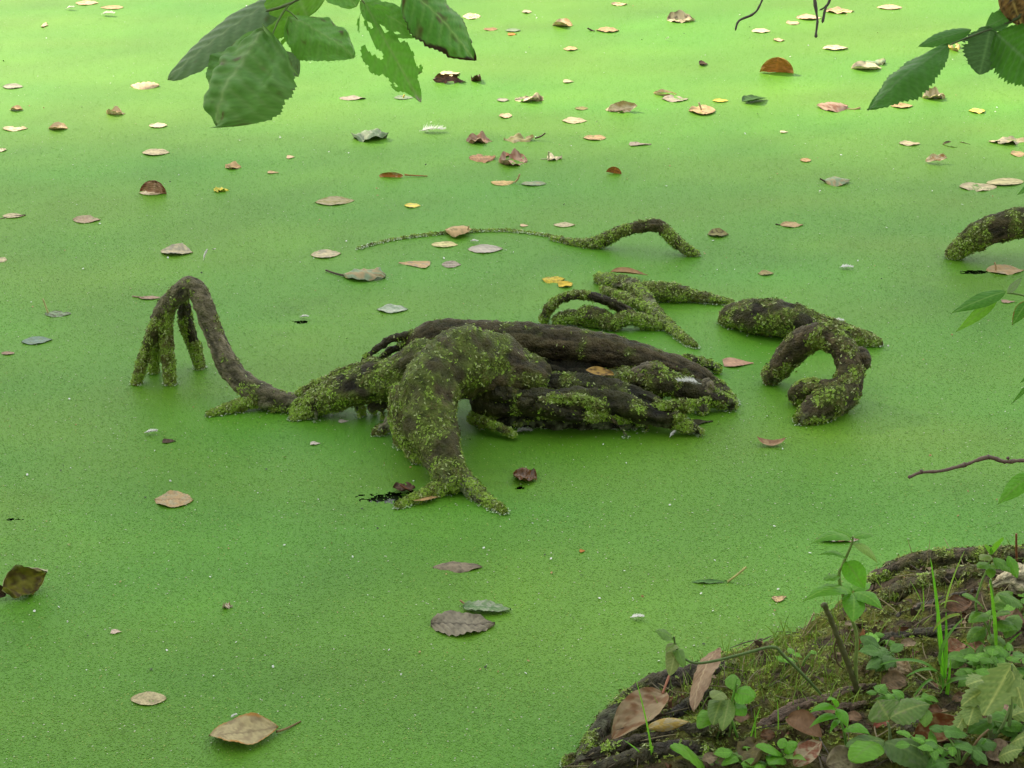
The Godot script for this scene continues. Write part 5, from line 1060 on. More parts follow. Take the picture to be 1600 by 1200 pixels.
	feather("white feather floating in the right foreground", Vector3(0.1848, 0.004, -2.5612), 0.02, 0, 0.1, 0.8)
	feather("thin white feather left of the right edge root", Vector3(0.7415, 0.004, -4.0481), 0.029, 0.05, 0.03, 0.8)
	feather("bright white feather behind the root hump", Vector3(0.6734, 0.004, -3.739), 0.0271, 0.2, 0.12, 0.8)
	feather("grey white downy feather stuck to the right end of the tangle", Vector3(0.3542, 0.0827, -3.2539), 0.0459, 3, 0.2, 0.65)
	feather("white feather and froth strip right of the curled green leaf", Vector3(-0.2545, 0.004, -5.0632), 0.0702, -0.1, 0.05, 0.8)
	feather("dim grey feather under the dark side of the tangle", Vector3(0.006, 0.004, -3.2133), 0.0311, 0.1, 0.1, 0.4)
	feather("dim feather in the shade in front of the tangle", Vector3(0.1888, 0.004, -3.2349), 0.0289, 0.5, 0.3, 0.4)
	feather("small slim white feather at the right foot of the tangle", Vector3(0.2925, 0.004, -3.1893), 0.0166, -0.7, 0.5, 0.7)
	feather("tiny white feather above the bottom left curled leaf", Vector3(-0.403, 0.004, -2.2929), 0.0092, -0.4, 0.3, 0.8)
	feather("white feather at the top left corner region", Vector3(-1.5118, 0.004, -6.4336), 0.0304, 0.2, 0.2, 0.8)
	feather("white feather below the tan leaf at the top left", Vector3(-1.3773, 0.004, -6.3551), 0.0472, 0.2, 0.12, 0.8)
	feather("white down tuft in the far middle right", Vector3(0.4916, 0.004, -6.0338), 0.0123, 0.5, 0.6, 0.8)
	feather("white down tuft beside the upright feather", Vector3(-0.6932, 0.004, -4.1567), 0.0104, 0.5, 0.4, 0.8)
	feather("white feather bit below the leaf on the arched root tail", Vector3(-0.0974, 0.004, -4.2149), 0.018, 0.3, 0.1, 0.8)
	specks()


func build_sprays() -> void:
	var o: Node3D
	o = thing("hazel_spray", "twig of large round green leaves hanging in at the top left", "branch", "leafy twigs hanging in from above")
	twig(o, [-0.1773, 1.1759, -1.8986, 0.0019, -0.1963, 1.1518, -1.8874, 0.0016, -0.2204, 1.138, -1.881, 0.0015, -0.2438, 1.1311, -1.8778, 0.0013], Color(0.12, 0.16, 0.05), "twig")
	stem(o, [-0.2204, 1.138, -1.881, 0.0013, -0.2305, 1.1242, -1.8745, 0.0011, -0.2381, 1.1081, -1.8671, 0.0009], Color(0.16, 0.26, 0.06), "stem")
	twig(o, [-0.1773, 1.1701, -1.896, 0.0015, -0.1615, 1.1558, -1.8893, 0.0013, -0.1457, 1.138, -1.881, 0.0011], Color(0.14, 0.2, 0.05), "twig")
	stem(o, [-0.2248, 1.1334, -1.8788, 0.001, -0.2185, 1.1299, -1.8772, 0.0009, -0.2122, 1.1242, -1.8745, 0.0009], Color(0.16, 0.26, 0.06), "stem")
	twig(o, [-0.1773, 1.1701, -1.896, 0.0013, -0.1393, 1.1644, -1.8933, 0.0011, -0.1077, 1.1483, -1.8858, 0.001], Color(0.14, 0.2, 0.05), "twig")
	herb_leaf(o, [-0.2364, 1.1281, -1.9536, -0.3523, 1.0539, -1.897], 0.0583, {"nu": 44, "nv": 34, "corr": 0.025, "veins": 6.5, "cv": Color(0.304, 0.4025, 0.2025), "teeth": 0.07, "tn": 20, "blot": -0.2, "c2": Color(0.12, 0.06, 0.03), "kind": "round", "c": Color(0.19, 0.2888, 0.135), "up": Vector3(-0.5, 0.7, 0.5), "cup": -0.6, "arch": 0.2})
	herb_leaf(o, [-0.22, 1.1173, -1.9817, -0.3102, 1.0503, -1.9284], 0.0443, {"nu": 44, "nv": 34, "corr": 0.018, "veins": 6.5, "cv": Color(0.285, 0.4725, 0.1215), "teeth": 0.07, "tn": 20, "blot": -0.2, "c2": Color(0.12, 0.06, 0.03), "kind": "round", "c": Color(0.209, 0.455, 0.0473), "up": Vector3(0.1, 0.2, 1), "cup": 0.3, "eat": 0.1})
	herb_leaf(o, [-0.2457, 1.115, -1.8703, -0.2951, 1.0255, -1.8285], 0.1203, {"nu": 44, "nv": 34, "corr": 0.018, "veins": 6.5, "cv": Color(0.38, 0.525, 0.2295), "teeth": 0.07, "tn": 20, "blot": -0.1, "c2": Color(0.12, 0.06, 0.03), "kind": "round", "c": Color(0.19, 0.385, 0.0945), "up": Vector3(-0.15, 0.85, 0.5), "cup": -0.75, "arch": 0.5, "warp": 0.16, "fold": -0.22})
	herb_leaf(o, [-0.2228, 1.1246, -1.8858, -0.1545, 1.0886, -1.858], 0.0608, {"nu": 44, "nv": 34, "corr": 0.018, "veins": 6.5, "cv": Color(0.285, 0.4725, 0.1215), "teeth": 0.07, "tn": 20, "blot": -0.1, "c2": Color(0.12, 0.06, 0.03), "kind": "round", "c": Color(0.1805, 0.42, 0.0607), "up": Vector3(0.1, 0.85, 0.5), "cup": -0.65, "arch": 0.35, "warp": 0.14, "fold": -0.15})
	herb_leaf(o, [-0.2373, 1.081, -1.9096, -0.2158, 1.0575, -1.8986], 0.0253, {"nu": 20, "nv": 14, "corr": 0.018, "veins": 6.5, "cv": Color(0.285, 0.4725, 0.1215), "teeth": 0.07, "tn": 20, "blot": -0.2, "c2": Color(0.12, 0.06, 0.03), "kind": "ovate", "c": Color(0.19, 0.2625, 0.135), "up": Vector3(0.3, 0.6, 0.6)})
	herb_leaf(o, [-0.2243, 1.147, -1.9404, -0.2067, 1.1117, -1.9239], 0.0697, {"nu": 24, "nv": 18, "corr": 0.018, "veins": 6.5, "cv": Color(0.285, 0.4725, 0.1215), "teeth": 0.07, "tn": 20, "blot": -0.2, "c2": Color(0.12, 0.06, 0.03), "kind": "round", "c": Color(0.209, 0.455, 0.0473), "up": Vector3(0, 0.3, 1), "cup": 0.3})
	herb_leaf(o, [-0.198, 1.146, -1.973, -0.1584, 1.1149, -1.9585], 0.0443, {"nu": 24, "nv": 18, "corr": 0.018, "veins": 6.5, "cv": Color(0.285, 0.4725, 0.1215), "teeth": 0.07, "tn": 20, "blot": -0.2, "c2": Color(0.12, 0.06, 0.03), "kind": "round", "c": Color(0.1805, 0.42, 0.0607), "up": Vector3(0.3, 0.6, 0.7)})
	herb_leaf(o, [-0.1457, 1.1391, -1.8815, -0.0896, 1.0415, -1.858], 0.0583, {"nu": 44, "nv": 34, "corr": 0.018, "veins": 6.5, "cv": Color(0.285, 0.4725, 0.1215), "teeth": 0.07, "tn": 20, "blot": -0.2, "c2": Color(0.12, 0.06, 0.03), "kind": "ovate", "c": Color(0.19, 0.49, 0.054), "up": Vector3(-0.15, 0.35, 1), "cup": 0.25, "eat": 0.26, "eatedge": 1.3, "edge": Color(0.4, 0.4, 0.28), "edgew": 0.06})
	herb_leaf(o, [-0.1515, 1.1379, -1.8919, -0.0879, 1.1055, -1.8769], 0.0393, {"nu": 44, "nv": 34, "corr": 0.018, "veins": 6.5, "cv": Color(0.285, 0.4725, 0.1215), "teeth": 0.07, "tn": 20, "blot": -0.2, "c2": Color(0.12, 0.06, 0.03), "kind": "ovate", "c": Color(0.1805, 0.42, 0.0607), "up": Vector3(0.1, 0.6, 0.8), "cup": -0.3, "eat": 0.14})
	herb_leaf(o, [-0.1064, 1.1529, -1.8879, -0.0358, 1.0798, -1.8759], 0.0665, {"nu": 44, "nv": 34, "corr": 0.018, "veins": 6.5, "cv": Color(0.285, 0.4725, 0.1215), "teeth": 0.1, "tn": 20, "blot": 0.04, "c2": Color(0.12, 0.06, 0.03), "kind": "ovate", "c": Color(0.1235, 0.3325, 0.0473), "up": Vector3(0.3, 0.75, 0.6), "cup": -0.65, "arch": 0.3, "warp": 0.08, "eat": 0.06, "edge": Color(0.05, 0.03, 0.015), "edgew": 0.1})
	o = thing("elder_spray", "spray of dark serrated pointed leaves hanging in at the top right corner", "branch", "leafy twigs hanging in from above")
	twig(o, [0.435, 1.2676, -1.4449, 0.0019, 0.3963, 1.2457, -1.4347, 0.0014, 0.3722, 1.2334, -1.4289, 0.0012, 0.3528, 1.2273, -1.4261, 0.001, 0.3306, 1.2194, -1.4224, 0.0007], Color(0.1, 0.14, 0.05), "twig")
	herb_leaf(o, [0.3296, 1.2194, -1.4224, 0.2678, 1.1734, -1.401], 0.0348, {"nu": 56, "nv": 20, "corr": 0.01, "veins": 8, "cv": Color(0.171, 0.315, 0.108), "teeth": 0.2, "tn": 22, "blot": -0.3, "c": Color(0.114, 0.2975, 0.054), "kind": "ovate", "up": Vector3(-0.35, 0.85, 0.5), "cup": -0.6, "arch": 0.22, "warp": 0.14, "fold": -0.15})
	herb_leaf(o, [0.3494, 1.2273, -1.4372, 0.3076, 1.215, -1.4314], 0.0145, {"nu": 30, "nv": 20, "corr": 0.01, "veins": 8, "cv": Color(0.171, 0.315, 0.108), "teeth": 0.2, "tn": 22, "blot": -0.3, "c": Color(0.114, 0.2975, 0.054), "kind": "ovate", "up": Vector3(0, 0.7, 0.6), "cup": -0.8, "arch": 0.2})
	herb_leaf(o, [0.3615, 1.2325, -1.4285, 0.3528, 1.1983, -1.4126], 0.0348, {"nu": 56, "nv": 20, "corr": 0.01, "veins": 8, "cv": Color(0.171, 0.315, 0.108), "teeth": 0.2, "tn": 14, "blot": -0.3, "c": Color(0.095, 0.1925, 0.0607), "kind": "ragged", "up": Vector3(0.1, 0.5, 0.9), "cup": -0.6, "arch": 0.15, "eat": 0.03})
	herb_leaf(o, [0.3654, 1.2273, -1.4261, 0.406, 1.1931, -1.4102], 0.0459, {"nu": 56, "nv": 20, "corr": 0.01, "veins": 8, "cv": Color(0.171, 0.315, 0.108), "teeth": 0.2, "tn": 22, "blot": -0.3, "c": Color(0.095, 0.28, 0.027), "kind": "ovate", "up": Vector3(0, 0.35, 1), "cup": 0.3})
	herb_leaf(o, [0.3755, 1.2395, -1.4318, 0.3567, 1.2308, -1.4277], 0.0155, {"nu": 24, "nv": 20, "corr": 0.01, "veins": 8, "cv": Color(0.171, 0.315, 0.108), "teeth": 0.2, "tn": 22, "blot": -0.3, "c": Color(0.114, 0.2975, 0.054), "kind": "ovate", "up": Vector3(0.1, 0.4, 0.9), "cup": 0.4})
	o = thing("dead_leaf", "withered brown leaf hanging in the very top right corner", "leaf", "")
	herb_leaf(o, [0.3731, 1.261, -1.4418, 0.3857, 1.2308, -1.4277], 0.03, {"kind": "ovate", "nu": 30, "nv": 20, "up": Vector3(-0.2, 0.3, 1), "cup": 1.3, "warp": 0.3, "corr": 0.06, "c": Color(0.266, 0.1488, 0.054), "cv": Color(0.57, 0.385, 0.135), "c2": Color(0.07, 0.04, 0.02)})
	twig(o, [0.3673, 1.2421, -1.433, 0.0012, 0.377, 1.2492, -1.4363, 0.0014, 0.3925, 1.2588, -1.4408, 0.0014], Color(0.12, 0.08, 0.05), "twig")
	o = thing("bare_twig", "thin bare twig bent twice, leftmost of the bare twigs at the top", "twig", "bare twig ends hanging in at the top")
	twig(o, [0.2905, 1.1312, -2.0985, 0.0014, 0.2737, 1.0932, -2.0807, 0.0013, 0.2646, 1.0798, -2.0745, 0.0014, 0.2485, 1.0728, -2.0713, 0.0012, 0.2443, 1.0627, -2.0665, 0.001], Color(0.08, 0.06, 0.05), "stem")
	o = thing("bare_twig", "straight bare twig with a blunt end, thickest of the bare twigs at the top", "twig", "bare twig ends hanging in at the top")
	twig(o, [0.3276, 1.1312, -2.0985, 0.0018, 0.3311, 1.0932, -2.0807, 0.0017, 0.3339, 1.0741, -2.0719, 0.0015, 0.3325, 1.0602, -2.0654, 0.0015, 0.3325, 1.0557, -2.0633, 0.0021], Color(0.08, 0.06, 0.05), "stem")
	o = thing("bare_twig", "short forked bare twig, rightmost of the bare twigs at the top", "twig", "bare twig ends hanging in at the top")
	twig(o, [0.3584, 1.1312, -2.0985, 0.0015, 0.3479, 1.0944, -2.0813, 0.0014, 0.343, 1.0849, -2.0769, 0.0014, 0.3395, 1.0703, -2.0701, 0.0013], Color(0.08, 0.06, 0.05), "stem")
	twig(o, [0.3451, 1.0893, -2.079, 0.001, 0.3402, 1.0849, -2.0769, 0.001, 0.336, 1.083, -2.076, 0.0009], Color(0.08, 0.06, 0.05), "side_twig")
	o = thing("bare_twig", "reddish bare twig with knotty buds reaching in from the right edge", "twig", "")
	twig(o, [0.6893, 0.5202, -2.0894, 0.0027, 0.6267, 0.5217, -2.0901, 0.0025, 0.6032, 0.5209, -2.0898, 0.0027, 0.5828, 0.5259, -2.0921, 0.0028, 0.5546, 0.5174, -2.0881, 0.0024, 0.5248, 0.5103, -2.0848, 0.0021, 0.5013, 0.5089, -2.0841, 0.002, 0.4857, 0.5032, -2.0815, 0.002], Color(0.16, 0.1, 0.075), "stem")
	twig(o, [0.5812, 0.5252, -2.0918, 0.0025, 0.5836, 0.5259, -2.0921, 0.0036, 0.5859, 0.5259, -2.0921, 0.0025], Color(0.12, 0.07, 0.055), "bud")
	twig(o, [0.5523, 0.5174, -2.0881, 0.0022, 0.5546, 0.5181, -2.0884, 0.0031, 0.5569, 0.5181, -2.0884, 0.0022], Color(0.12, 0.07, 0.055), "bud")
	twig(o, [0.499, 0.5089, -2.0841, 0.0022, 0.5013, 0.5096, -2.0845, 0.0031, 0.5037, 0.5096, -2.0845, 0.0022], Color(0.12, 0.07, 0.055), "bud")
	twig(o, [0.6008, 0.5195, -2.0891, 0.0023, 0.6032, 0.5202, -2.0894, 0.0033, 0.6055, 0.5202, -2.0894, 0.0023], Color(0.12, 0.07, 0.055), "bud")
	twig(o, [0.4841, 0.5032, -2.0815, 0.0019, 0.4864, 0.5039, -2.0818, 0.0027, 0.4888, 0.5039, -2.0818, 0.0019], Color(0.12, 0.07, 0.055), "bud")
	twig(o, [0.6047, 0.5238, -2.0911, 0.0016, 0.6071, 0.5245, -2.0914, 0.0024, 0.6094, 0.5245, -2.0914, 0.0016], Color(0.12, 0.07, 0.055), "bud")
	o = thing("willow_herb_shoot", "green shoot with two long pointed leaves at the right edge under the root", "plant", "")
	stem(o, [0.6453, 0.7367, -2.0249, 0.0016, 0.6087, 0.7553, -2.0335, 0.0015, 0.5808, 0.7633, -2.0373, 0.0012, 0.5676, 0.7646, -2.0379, 0.001], Color(0.16, 0.26, 0.06), "stem")
	herb_leaf(o, [0.5661, 0.7666, -2.0388, 0.5001, 0.742, -2.0273], 0.0205, {"nu": 26, "nv": 14, "teeth": 0.06, "tn": 10, "c": Color(0.095, 0.28, 0.027), "cv": Color(0.228, 0.42, 0.081), "blot": -0.4, "kind": "lance", "up": Vector3(-0.2, 0.8, 0.5), "cup": -0.4, "arch": 0.2})
	herb_leaf(o, [0.5599, 0.7581, -2.0459, 0.5053, 0.7221, -2.0181], 0.0147, {"nu": 26, "nv": 14, "teeth": 0.06, "tn": 10, "c": Color(0.228, 0.525, 0.0405), "cv": Color(0.228, 0.42, 0.081), "blot": -0.4, "kind": "lance", "up": Vector3(0, 0.3, 1), "cup": 0.3})
	herb_leaf(o, [0.5676, 0.7646, -2.0379, 0.5852, 0.7819, -2.0459], 0.0088, {"nu": 26, "nv": 14, "teeth": 0.06, "tn": 10, "c": Color(0.266, 0.35, 0.1755), "cv": Color(0.228, 0.42, 0.081), "blot": -0.4, "kind": "lance", "up": Vector3(0, 0.5, 0.8)})
	herb_leaf(o, [0.5911, 0.7566, -2.0342, 0.572, 0.7301, -2.0218], 0.0161, {"nu": 26, "nv": 14, "teeth": 0.06, "tn": 10, "c": Color(0.095, 0.28, 0.027), "cv": Color(0.228, 0.42, 0.081), "blot": -0.4, "kind": "lance", "up": Vector3(-0.2, 0.6, 0.7), "cup": -0.5, "edge": Color(0.3, 0.15, 0.03), "edgew": 0.08})
	o = thing("willow_herb_shoot", "bright green single leaf tip hanging at the right edge below the reddish twig", "plant", "")
	stem(o, [0.6453, 0.6038, -1.9629, 0.0015, 0.616, 0.5872, -1.9551, 0.0012, 0.5896, 0.5759, -1.9499, 0.001], Color(0.16, 0.26, 0.06), "stem")
	herb_leaf(o, [0.5955, 0.5785, -1.9511, 0.5544, 0.5433, -1.9347], 0.022, {"nu": 26, "nv": 14, "teeth": 0.06, "tn": 10, "c": Color(0.171, 0.455, 0.0405), "cv": Color(0.228, 0.42, 0.081), "blot": -0.4, "kind": "lance", "up": Vector3(-0.3, 0.6, 0.8), "cup": -0.3})
	herb_leaf(o, [0.5925, 0.5772, -1.9505, 0.6233, 0.5539, -1.9396], 0.022, {"nu": 26, "nv": 14, "teeth": 0.06, "tn": 10, "c": Color(0.095, 0.28, 0.027), "cv": Color(0.228, 0.42, 0.081), "blot": -0.4, "kind": "lance", "up": Vector3(0.2, 0.6, 0.8)})
	o = thing("leaf_tip", "thin green leaf tip poking in at the right edge above the reddish twig", "plant", "")
	herb_leaf(o, [0.605, 0.6802, -1.9985, 0.5698, 0.647, -1.983], 0.0066, {"nu": 26, "nv": 14, "teeth": 0.06, "tn": 10, "c": Color(0.095, 0.28, 0.027), "cv": Color(0.228, 0.42, 0.081), "blot": -0.4, "kind": "lance", "up": Vector3(-0.3, 0.5, 0.8)})
	herb_leaf(o, [0.605, 0.6869, -2.0016, 0.5808, 0.6702, -1.9939], 0.0073, {"nu": 26, "nv": 14, "teeth": 0.06, "tn": 10, "c": Color(0.095, 0.28, 0.027), "cv": Color(0.228, 0.42, 0.081), "blot": -0.4, "kind": "lance", "up": Vector3(-0.3, 0.5, 0.8)})
	o = thing("leaf_tip", "dark green leaf tip at the right edge beside the beige leaves", "plant", "")
	herb_leaf(o, [0.616, 0.8862, -2.0946, 0.5771, 0.8656, -2.085], 0.0147, {"nu": 26, "nv": 14, "teeth": 0.06, "tn": 10, "c": Color(0.133, 0.3325, 0.0675), "cv": Color(0.228, 0.42, 0.081), "blot": -0.4, "kind": "lance", "up": Vector3(-0.3, 0.5, 0.8)})


func build_herbs() -> void:
	var o: Node3D
	o = thing("tall_herb", "tall light green herb with drooping leaves rising over the pond on the bank", "plant", "")
	stem(o, [0.4833, 0.0598, -2.2441, 0.0029, 0.4758, 0.1234, -2.2441, 0.0027, 0.4727, 0.1755, -2.2441, 0.0025, 0.4531, 0.2266, -2.2441, 0.0023, 0.4424, 0.267, -2.2441, 0.0022, 0.447, 0.287, -2.2441, 0.0021, 0.4553, 0.3147, -2.2441, 0.0018, 0.4568, 0.3285, -2.2441, 0.0014], Color(0.2, 0.28, 0.07), "stem")
	herb_leaf(o, [0.4554, 0.3245, -2.2441, 0.3933, 0.3319, -2.2141], 0.0234, {"nu": 24, "nv": 14, "kind": "lance", "c": Color(0.1488, 0.3875, 0.034), "cv": Color(0.2625, 0.496, 0.0765), "blot": -0.35, "cup": -0.5, "arch": 0.7, "teeth": 0.08, "tn": 11})
	herb_leaf(o, [0.4561, 0.3265, -2.2441, 0.4315, 0.329, -2.2641], 0.018, {"nu": 24, "nv": 14, "kind": "lance", "c": Color(0.1488, 0.3875, 0.034), "cv": Color(0.2625, 0.496, 0.0765), "blot": -0.35, "cup": -0.35, "arch": 0.3, "teeth": 0.08, "tn": 11})
	herb_leaf(o, [0.4578, 0.3265, -2.2441, 0.491, 0.3191, -2.2641], 0.0162, {"nu": 24, "nv": 14, "kind": "lance", "c": Color(0.1488, 0.3875, 0.034), "cv": Color(0.2625, 0.496, 0.0765), "blot": -0.35, "cup": -0.35, "arch": 0.4, "teeth": 0.08, "tn": 11})
	herb_leaf(o, [0.4576, 0.3186, -2.2441, 0.4872, 0.3025, -2.2141], 0.0162, {"nu": 24, "nv": 14, "kind": "lance", "c": Color(0.28, 0.434, 0.085), "cv": Color(0.35, 0.527, 0.119), "blot": -0.35, "cup": -0.35, "arch": 0.6, "teeth": 0.08, "tn": 11})
	herb_leaf(o, [0.4499, 0.2949, -2.2441, 0.408, 0.3105, -2.2241], 0.0144, {"nu": 24, "nv": 14, "kind": "lance", "c": Color(0.1488, 0.3875, 0.034), "cv": Color(0.2625, 0.496, 0.0765), "blot": -0.35, "cup": -0.35, "arch": 0.6, "teeth": 0.08, "tn": 11})
	herb_leaf(o, [0.4502, 0.2909, -2.2441, 0.4711, 0.269, -2.2041], 0.0306, {"nu": 24, "nv": 14, "kind": "ovate", "c": Color(0.175, 0.496, 0.0255), "cv": Color(0.21, 0.403, 0.051), "blot": -0.35, "cup": 0.3, "arch": 0.3, "teeth": 0.08, "tn": 11, "up": Vector3(0.1, 0.3, 1)})
	herb_leaf(o, [0.4433, 0.267, -2.2441, 0.4167, 0.2709, -2.2241], 0.0144, {"nu": 24, "nv": 14, "kind": "ovate", "c": Color(0.1663, 0.372, 0.0382), "cv": Color(0.21, 0.403, 0.051), "blot": -0.35, "cup": -0.35, "arch": 0.3, "teeth": 0.08, "tn": 11})
	herb_leaf(o, [0.4607, 0.2418, -2.2441, 0.3837, 0.2533, -2.1941], 0.027, {"nu": 24, "nv": 14, "kind": "lance", "c": Color(0.1575, 0.4185, 0.0298), "cv": Color(0.2975, 0.558, 0.068), "blot": -0.35, "cup": -0.4, "arch": 0.7, "teeth": 0.08, "tn": 11})
	herb_leaf(o, [0.4625, 0.2418, -2.2441, 0.4308, 0.2359, -2.2741], 0.0216, {"nu": 24, "nv": 14, "kind": "lance", "c": Color(0.1575, 0.4185, 0.0298), "cv": Color(0.2975, 0.558, 0.068), "blot": -0.35, "cup": -0.35, "arch": 0.4, "teeth": 0.08, "tn": 11})
	herb_leaf(o, [0.4633, 0.2418, -2.2441, 0.4985, 0.2361, -2.2041], 0.0288, {"nu": 24, "nv": 14, "kind": "lance", "c": Color(0.1575, 0.4185, 0.0298), "cv": Color(0.2975, 0.558, 0.068), "blot": -0.35, "cup": -0.4, "arch": 0.6, "teeth": 0.08, "tn": 11})
	herb_leaf(o, [0.4625, 0.2408, -2.2441, 0.4538, 0.2286, -2.1841], 0.0324, {"nu": 24, "nv": 14, "kind": "ovate", "c": Color(0.1575, 0.4185, 0.0298), "cv": Color(0.2975, 0.558, 0.068), "blot": -0.35, "cup": -0.3, "arch": 0.5, "teeth": 0.08, "tn": 11, "up": Vector3(0, 0.5, 0.9)})
	herb_leaf(o, [0.4632, 0.2438, -2.2441, 0.494, 0.2369, -2.2741], 0.0216, {"nu": 24, "nv": 14, "kind": "lance", "c": Color(0.1575, 0.4185, 0.0298), "cv": Color(0.2975, 0.558, 0.068), "blot": -0.35, "cup": -0.35, "arch": 0.4, "teeth": 0.08, "tn": 11})
	o = thing("broken_stalk", "thick broken brown stalk leaning beside the tall herb", "stalk", "")
	twig(o, [0.4237, 0.2246, -2.2441, 0.0045, 0.4287, 0.2144, -2.2441, 0.0036, 0.4391, 0.1909, -2.2441, 0.0036, 0.4574, 0.1443, -2.2441, 0.004, 0.476, 0.0971, -2.2441, 0.0047, 0.4873, 0.0652, -2.2441, 0.0049], Color(0.1, 0.1, 0.035), "stem")
	stem(o, [0.4499, 0.1755, -2.2441, 0.0011, 0.4443, 0.1547, -2.2441, 0.0012, 0.4497, 0.1287, -2.2441, 0.0011, 0.4593, 0.1182, -2.2441, 0.0009], Color(0.1, 0.07, 0.03), "tendril")
	o = thing("trailing_stem", "thin bent green stem reaching out over the water with small pale leaves", "plant", "")
	stem(o, [0.4454, 0.0628, -2.232, 0.0023, 0.4086, 0.1084, -2.232, 0.0023, 0.3736, 0.147, -2.232, 0.0023, 0.3569, 0.1615, -2.232, 0.0022, 0.3163, 0.1501, -2.232, 0.0021, 0.2772, 0.1387, -2.232, 0.0019, 0.251, 0.1356, -2.232, 0.0018, 0.2338, 0.146, -2.232, 0.0017, 0.2245, 0.1626, -2.232, 0.0016, 0.2213, 0.178, -2.232, 0.0014], Color(0.09, 0.15, 0.035), "stem")
	herb_leaf(o, [0.2205, 0.1749, -2.232, 0.1939, 0.1873, -2.232], 0.0216, {"nu": 24, "nv": 14, "kind": "ovate", "c": Color(0.175, 0.31, 0.068), "cv": Color(0.21, 0.403, 0.051), "blot": -0.35, "cup": -0.35, "arch": 0.4, "teeth": 0.08, "tn": 11})
	herb_leaf(o, [0.2234, 0.1667, -2.232, 0.2089, 0.1652, -2.212], 0.018, {"nu": 24, "nv": 14, "kind": "heart", "c": Color(0.28, 0.341, 0.1105), "cv": Color(0.21, 0.403, 0.051), "blot": -0.35, "cup": -0.35, "arch": 0.3, "teeth": 0.08, "tn": 11})
	herb_leaf(o, [0.2246, 0.1584, -2.232, 0.2145, 0.1326, -2.202], 0.0288, {"nu": 24, "nv": 14, "kind": "heart", "c": Color(0.28, 0.341, 0.1105), "cv": Color(0.49, 0.527, 0.204), "blot": -0.35, "cup": -0.5, "arch": 0.5, "teeth": 0.08, "tn": 11, "up": Vector3(0, 0.7, 0.7)})
	herb_leaf(o, [0.2264, 0.1584, -2.232, 0.2332, 0.146, -2.202], 0.018, {"nu": 24, "nv": 14, "kind": "heart", "c": Color(0.175, 0.31, 0.0595), "cv": Color(0.21, 0.403, 0.051), "blot": -0.35, "cup": -0.35, "arch": 0.4, "teeth": 0.08, "tn": 11})
	o = thing("heart_leaved_herb", "small herb of rounded heart shaped green leaves beside the tan fallen leaf", "plant", "")
	stem(o, [0.2778, 0.0628, -2.1566, 0.0014, 0.283, 0.0992, -2.1566, 0.0013, 0.2794, 0.1404, -2.1566, 0.0012], Color(0.16, 0.26, 0.06), "stem")
	stem(o, [0.2937, 0.0575, -2.1566, 0.0014, 0.2981, 0.1096, -2.1566, 0.0014, 0.3012, 0.1506, -2.1566, 0.0012], Color(0.16, 0.26, 0.06), "stem")
	stem(o, [0.2706, 0.068, -2.1566, 0.0013, 0.266, 0.0941, -2.1566, 0.0012, 0.2688, 0.1096, -2.1566, 0.0011], Color(0.16, 0.26, 0.06), "stem")
	herb_leaf(o, [0.2829, 0.1384, -2.1566, 0.2655, 0.1418, -2.1366], 0.0252, {"nu": 24, "nv": 14, "kind": "round", "c": Color(0.28, 0.341, 0.1105), "cv": Color(0.385, 0.465, 0.136), "blot": -0.35, "cup": -0.35, "arch": 0.3, "teeth": 0.08, "tn": 11})
	herb_leaf(o, [0.2817, 0.1281, -2.1566, 0.2658, 0.1118, -2.1166], 0.036, {"nu": 24, "nv": 14, "kind": "heart", "c": Color(0.175, 0.279, 0.068), "cv": Color(0.35, 0.434, 0.119), "blot": -0.35, "cup": -0.35, "arch": 0.4, "teeth": 0.08, "tn": 11})
	herb_leaf(o, [0.292, 0.1281, -2.1566, 0.2777, 0.1086, -2.1066], 0.0234, {"nu": 24, "nv": 14, "kind": "ovate", "c": Color(0.245, 0.372, 0.085), "cv": Color(0.42, 0.496, 0.153), "blot": -0.35, "cup": -0.35, "arch": 0.3, "teeth": 0.08, "tn": 11})
	herb_leaf(o, [0.2984, 0.1384, -2.1566, 0.3265, 0.137, -2.1466], 0.036, {"nu": 24, "nv": 14, "kind": "round", "c": Color(0.175, 0.465, 0.0255), "cv": Color(0.21, 0.403, 0.051), "blot": -0.35, "cup": -0.35, "arch": 0.3, "teeth": 0.08, "tn": 11})
	herb_leaf(o, [0.295, 0.1199, -2.1566, 0.3106, 0.1201, -2.1266], 0.0342, {"nu": 24, "nv": 14, "kind": "heart", "c": Color(0.1575, 0.434, 0.0255), "cv": Color(0.21, 0.403, 0.051), "blot": -0.35, "cup": -0.35, "arch": 0.3, "teeth": 0.08, "tn": 11})
	herb_leaf(o, [0.2948, 0.1424, -2.1566, 0.2993, 0.149, -2.1866], 0.0216, {"nu": 24, "nv": 14, "kind": "ovate", "c": Color(0.1663, 0.372, 0.0382), "cv": Color(0.21, 0.403, 0.051), "blot": -0.35, "cup": -0.35, "arch": 0.3, "teeth": 0.08, "tn": 11})
	herb_leaf(o, [0.2689, 0.1075, -2.1566, 0.2476, 0.0996, -2.1266], 0.0306, {"nu": 24, "nv": 14, "kind": "heart", "c": Color(0.175, 0.4185, 0.0255), "cv": Color(0.21, 0.403, 0.051), "blot": -0.35, "cup": -0.35, "arch": 0.3, "teeth": 0.08, "tn": 11})
	stem(o, [0.3193, 0.0312, -2.1566, 0.0016, 0.2951, 0.0992, -2.1566, 0.0016, 0.2968, 0.1353, -2.1566, 0.0014, 0.3007, 0.1608, -2.1566, 0.0009], Color(0.15, 0.35, 0.05), "grass_stalk")
	o = thing("low_herb", "jagged bright green leaves at the bottom edge, below the heart leaved herb", "plant", "")
	stem(o, [0.2553, 0.0469, -2.0924, 0.0016, 0.2499, 0.0727, -2.0924, 0.0014, 0.2366, 0.0881, -2.0924, 0.0013], Color(0.16, 0.26, 0.06), "stem")
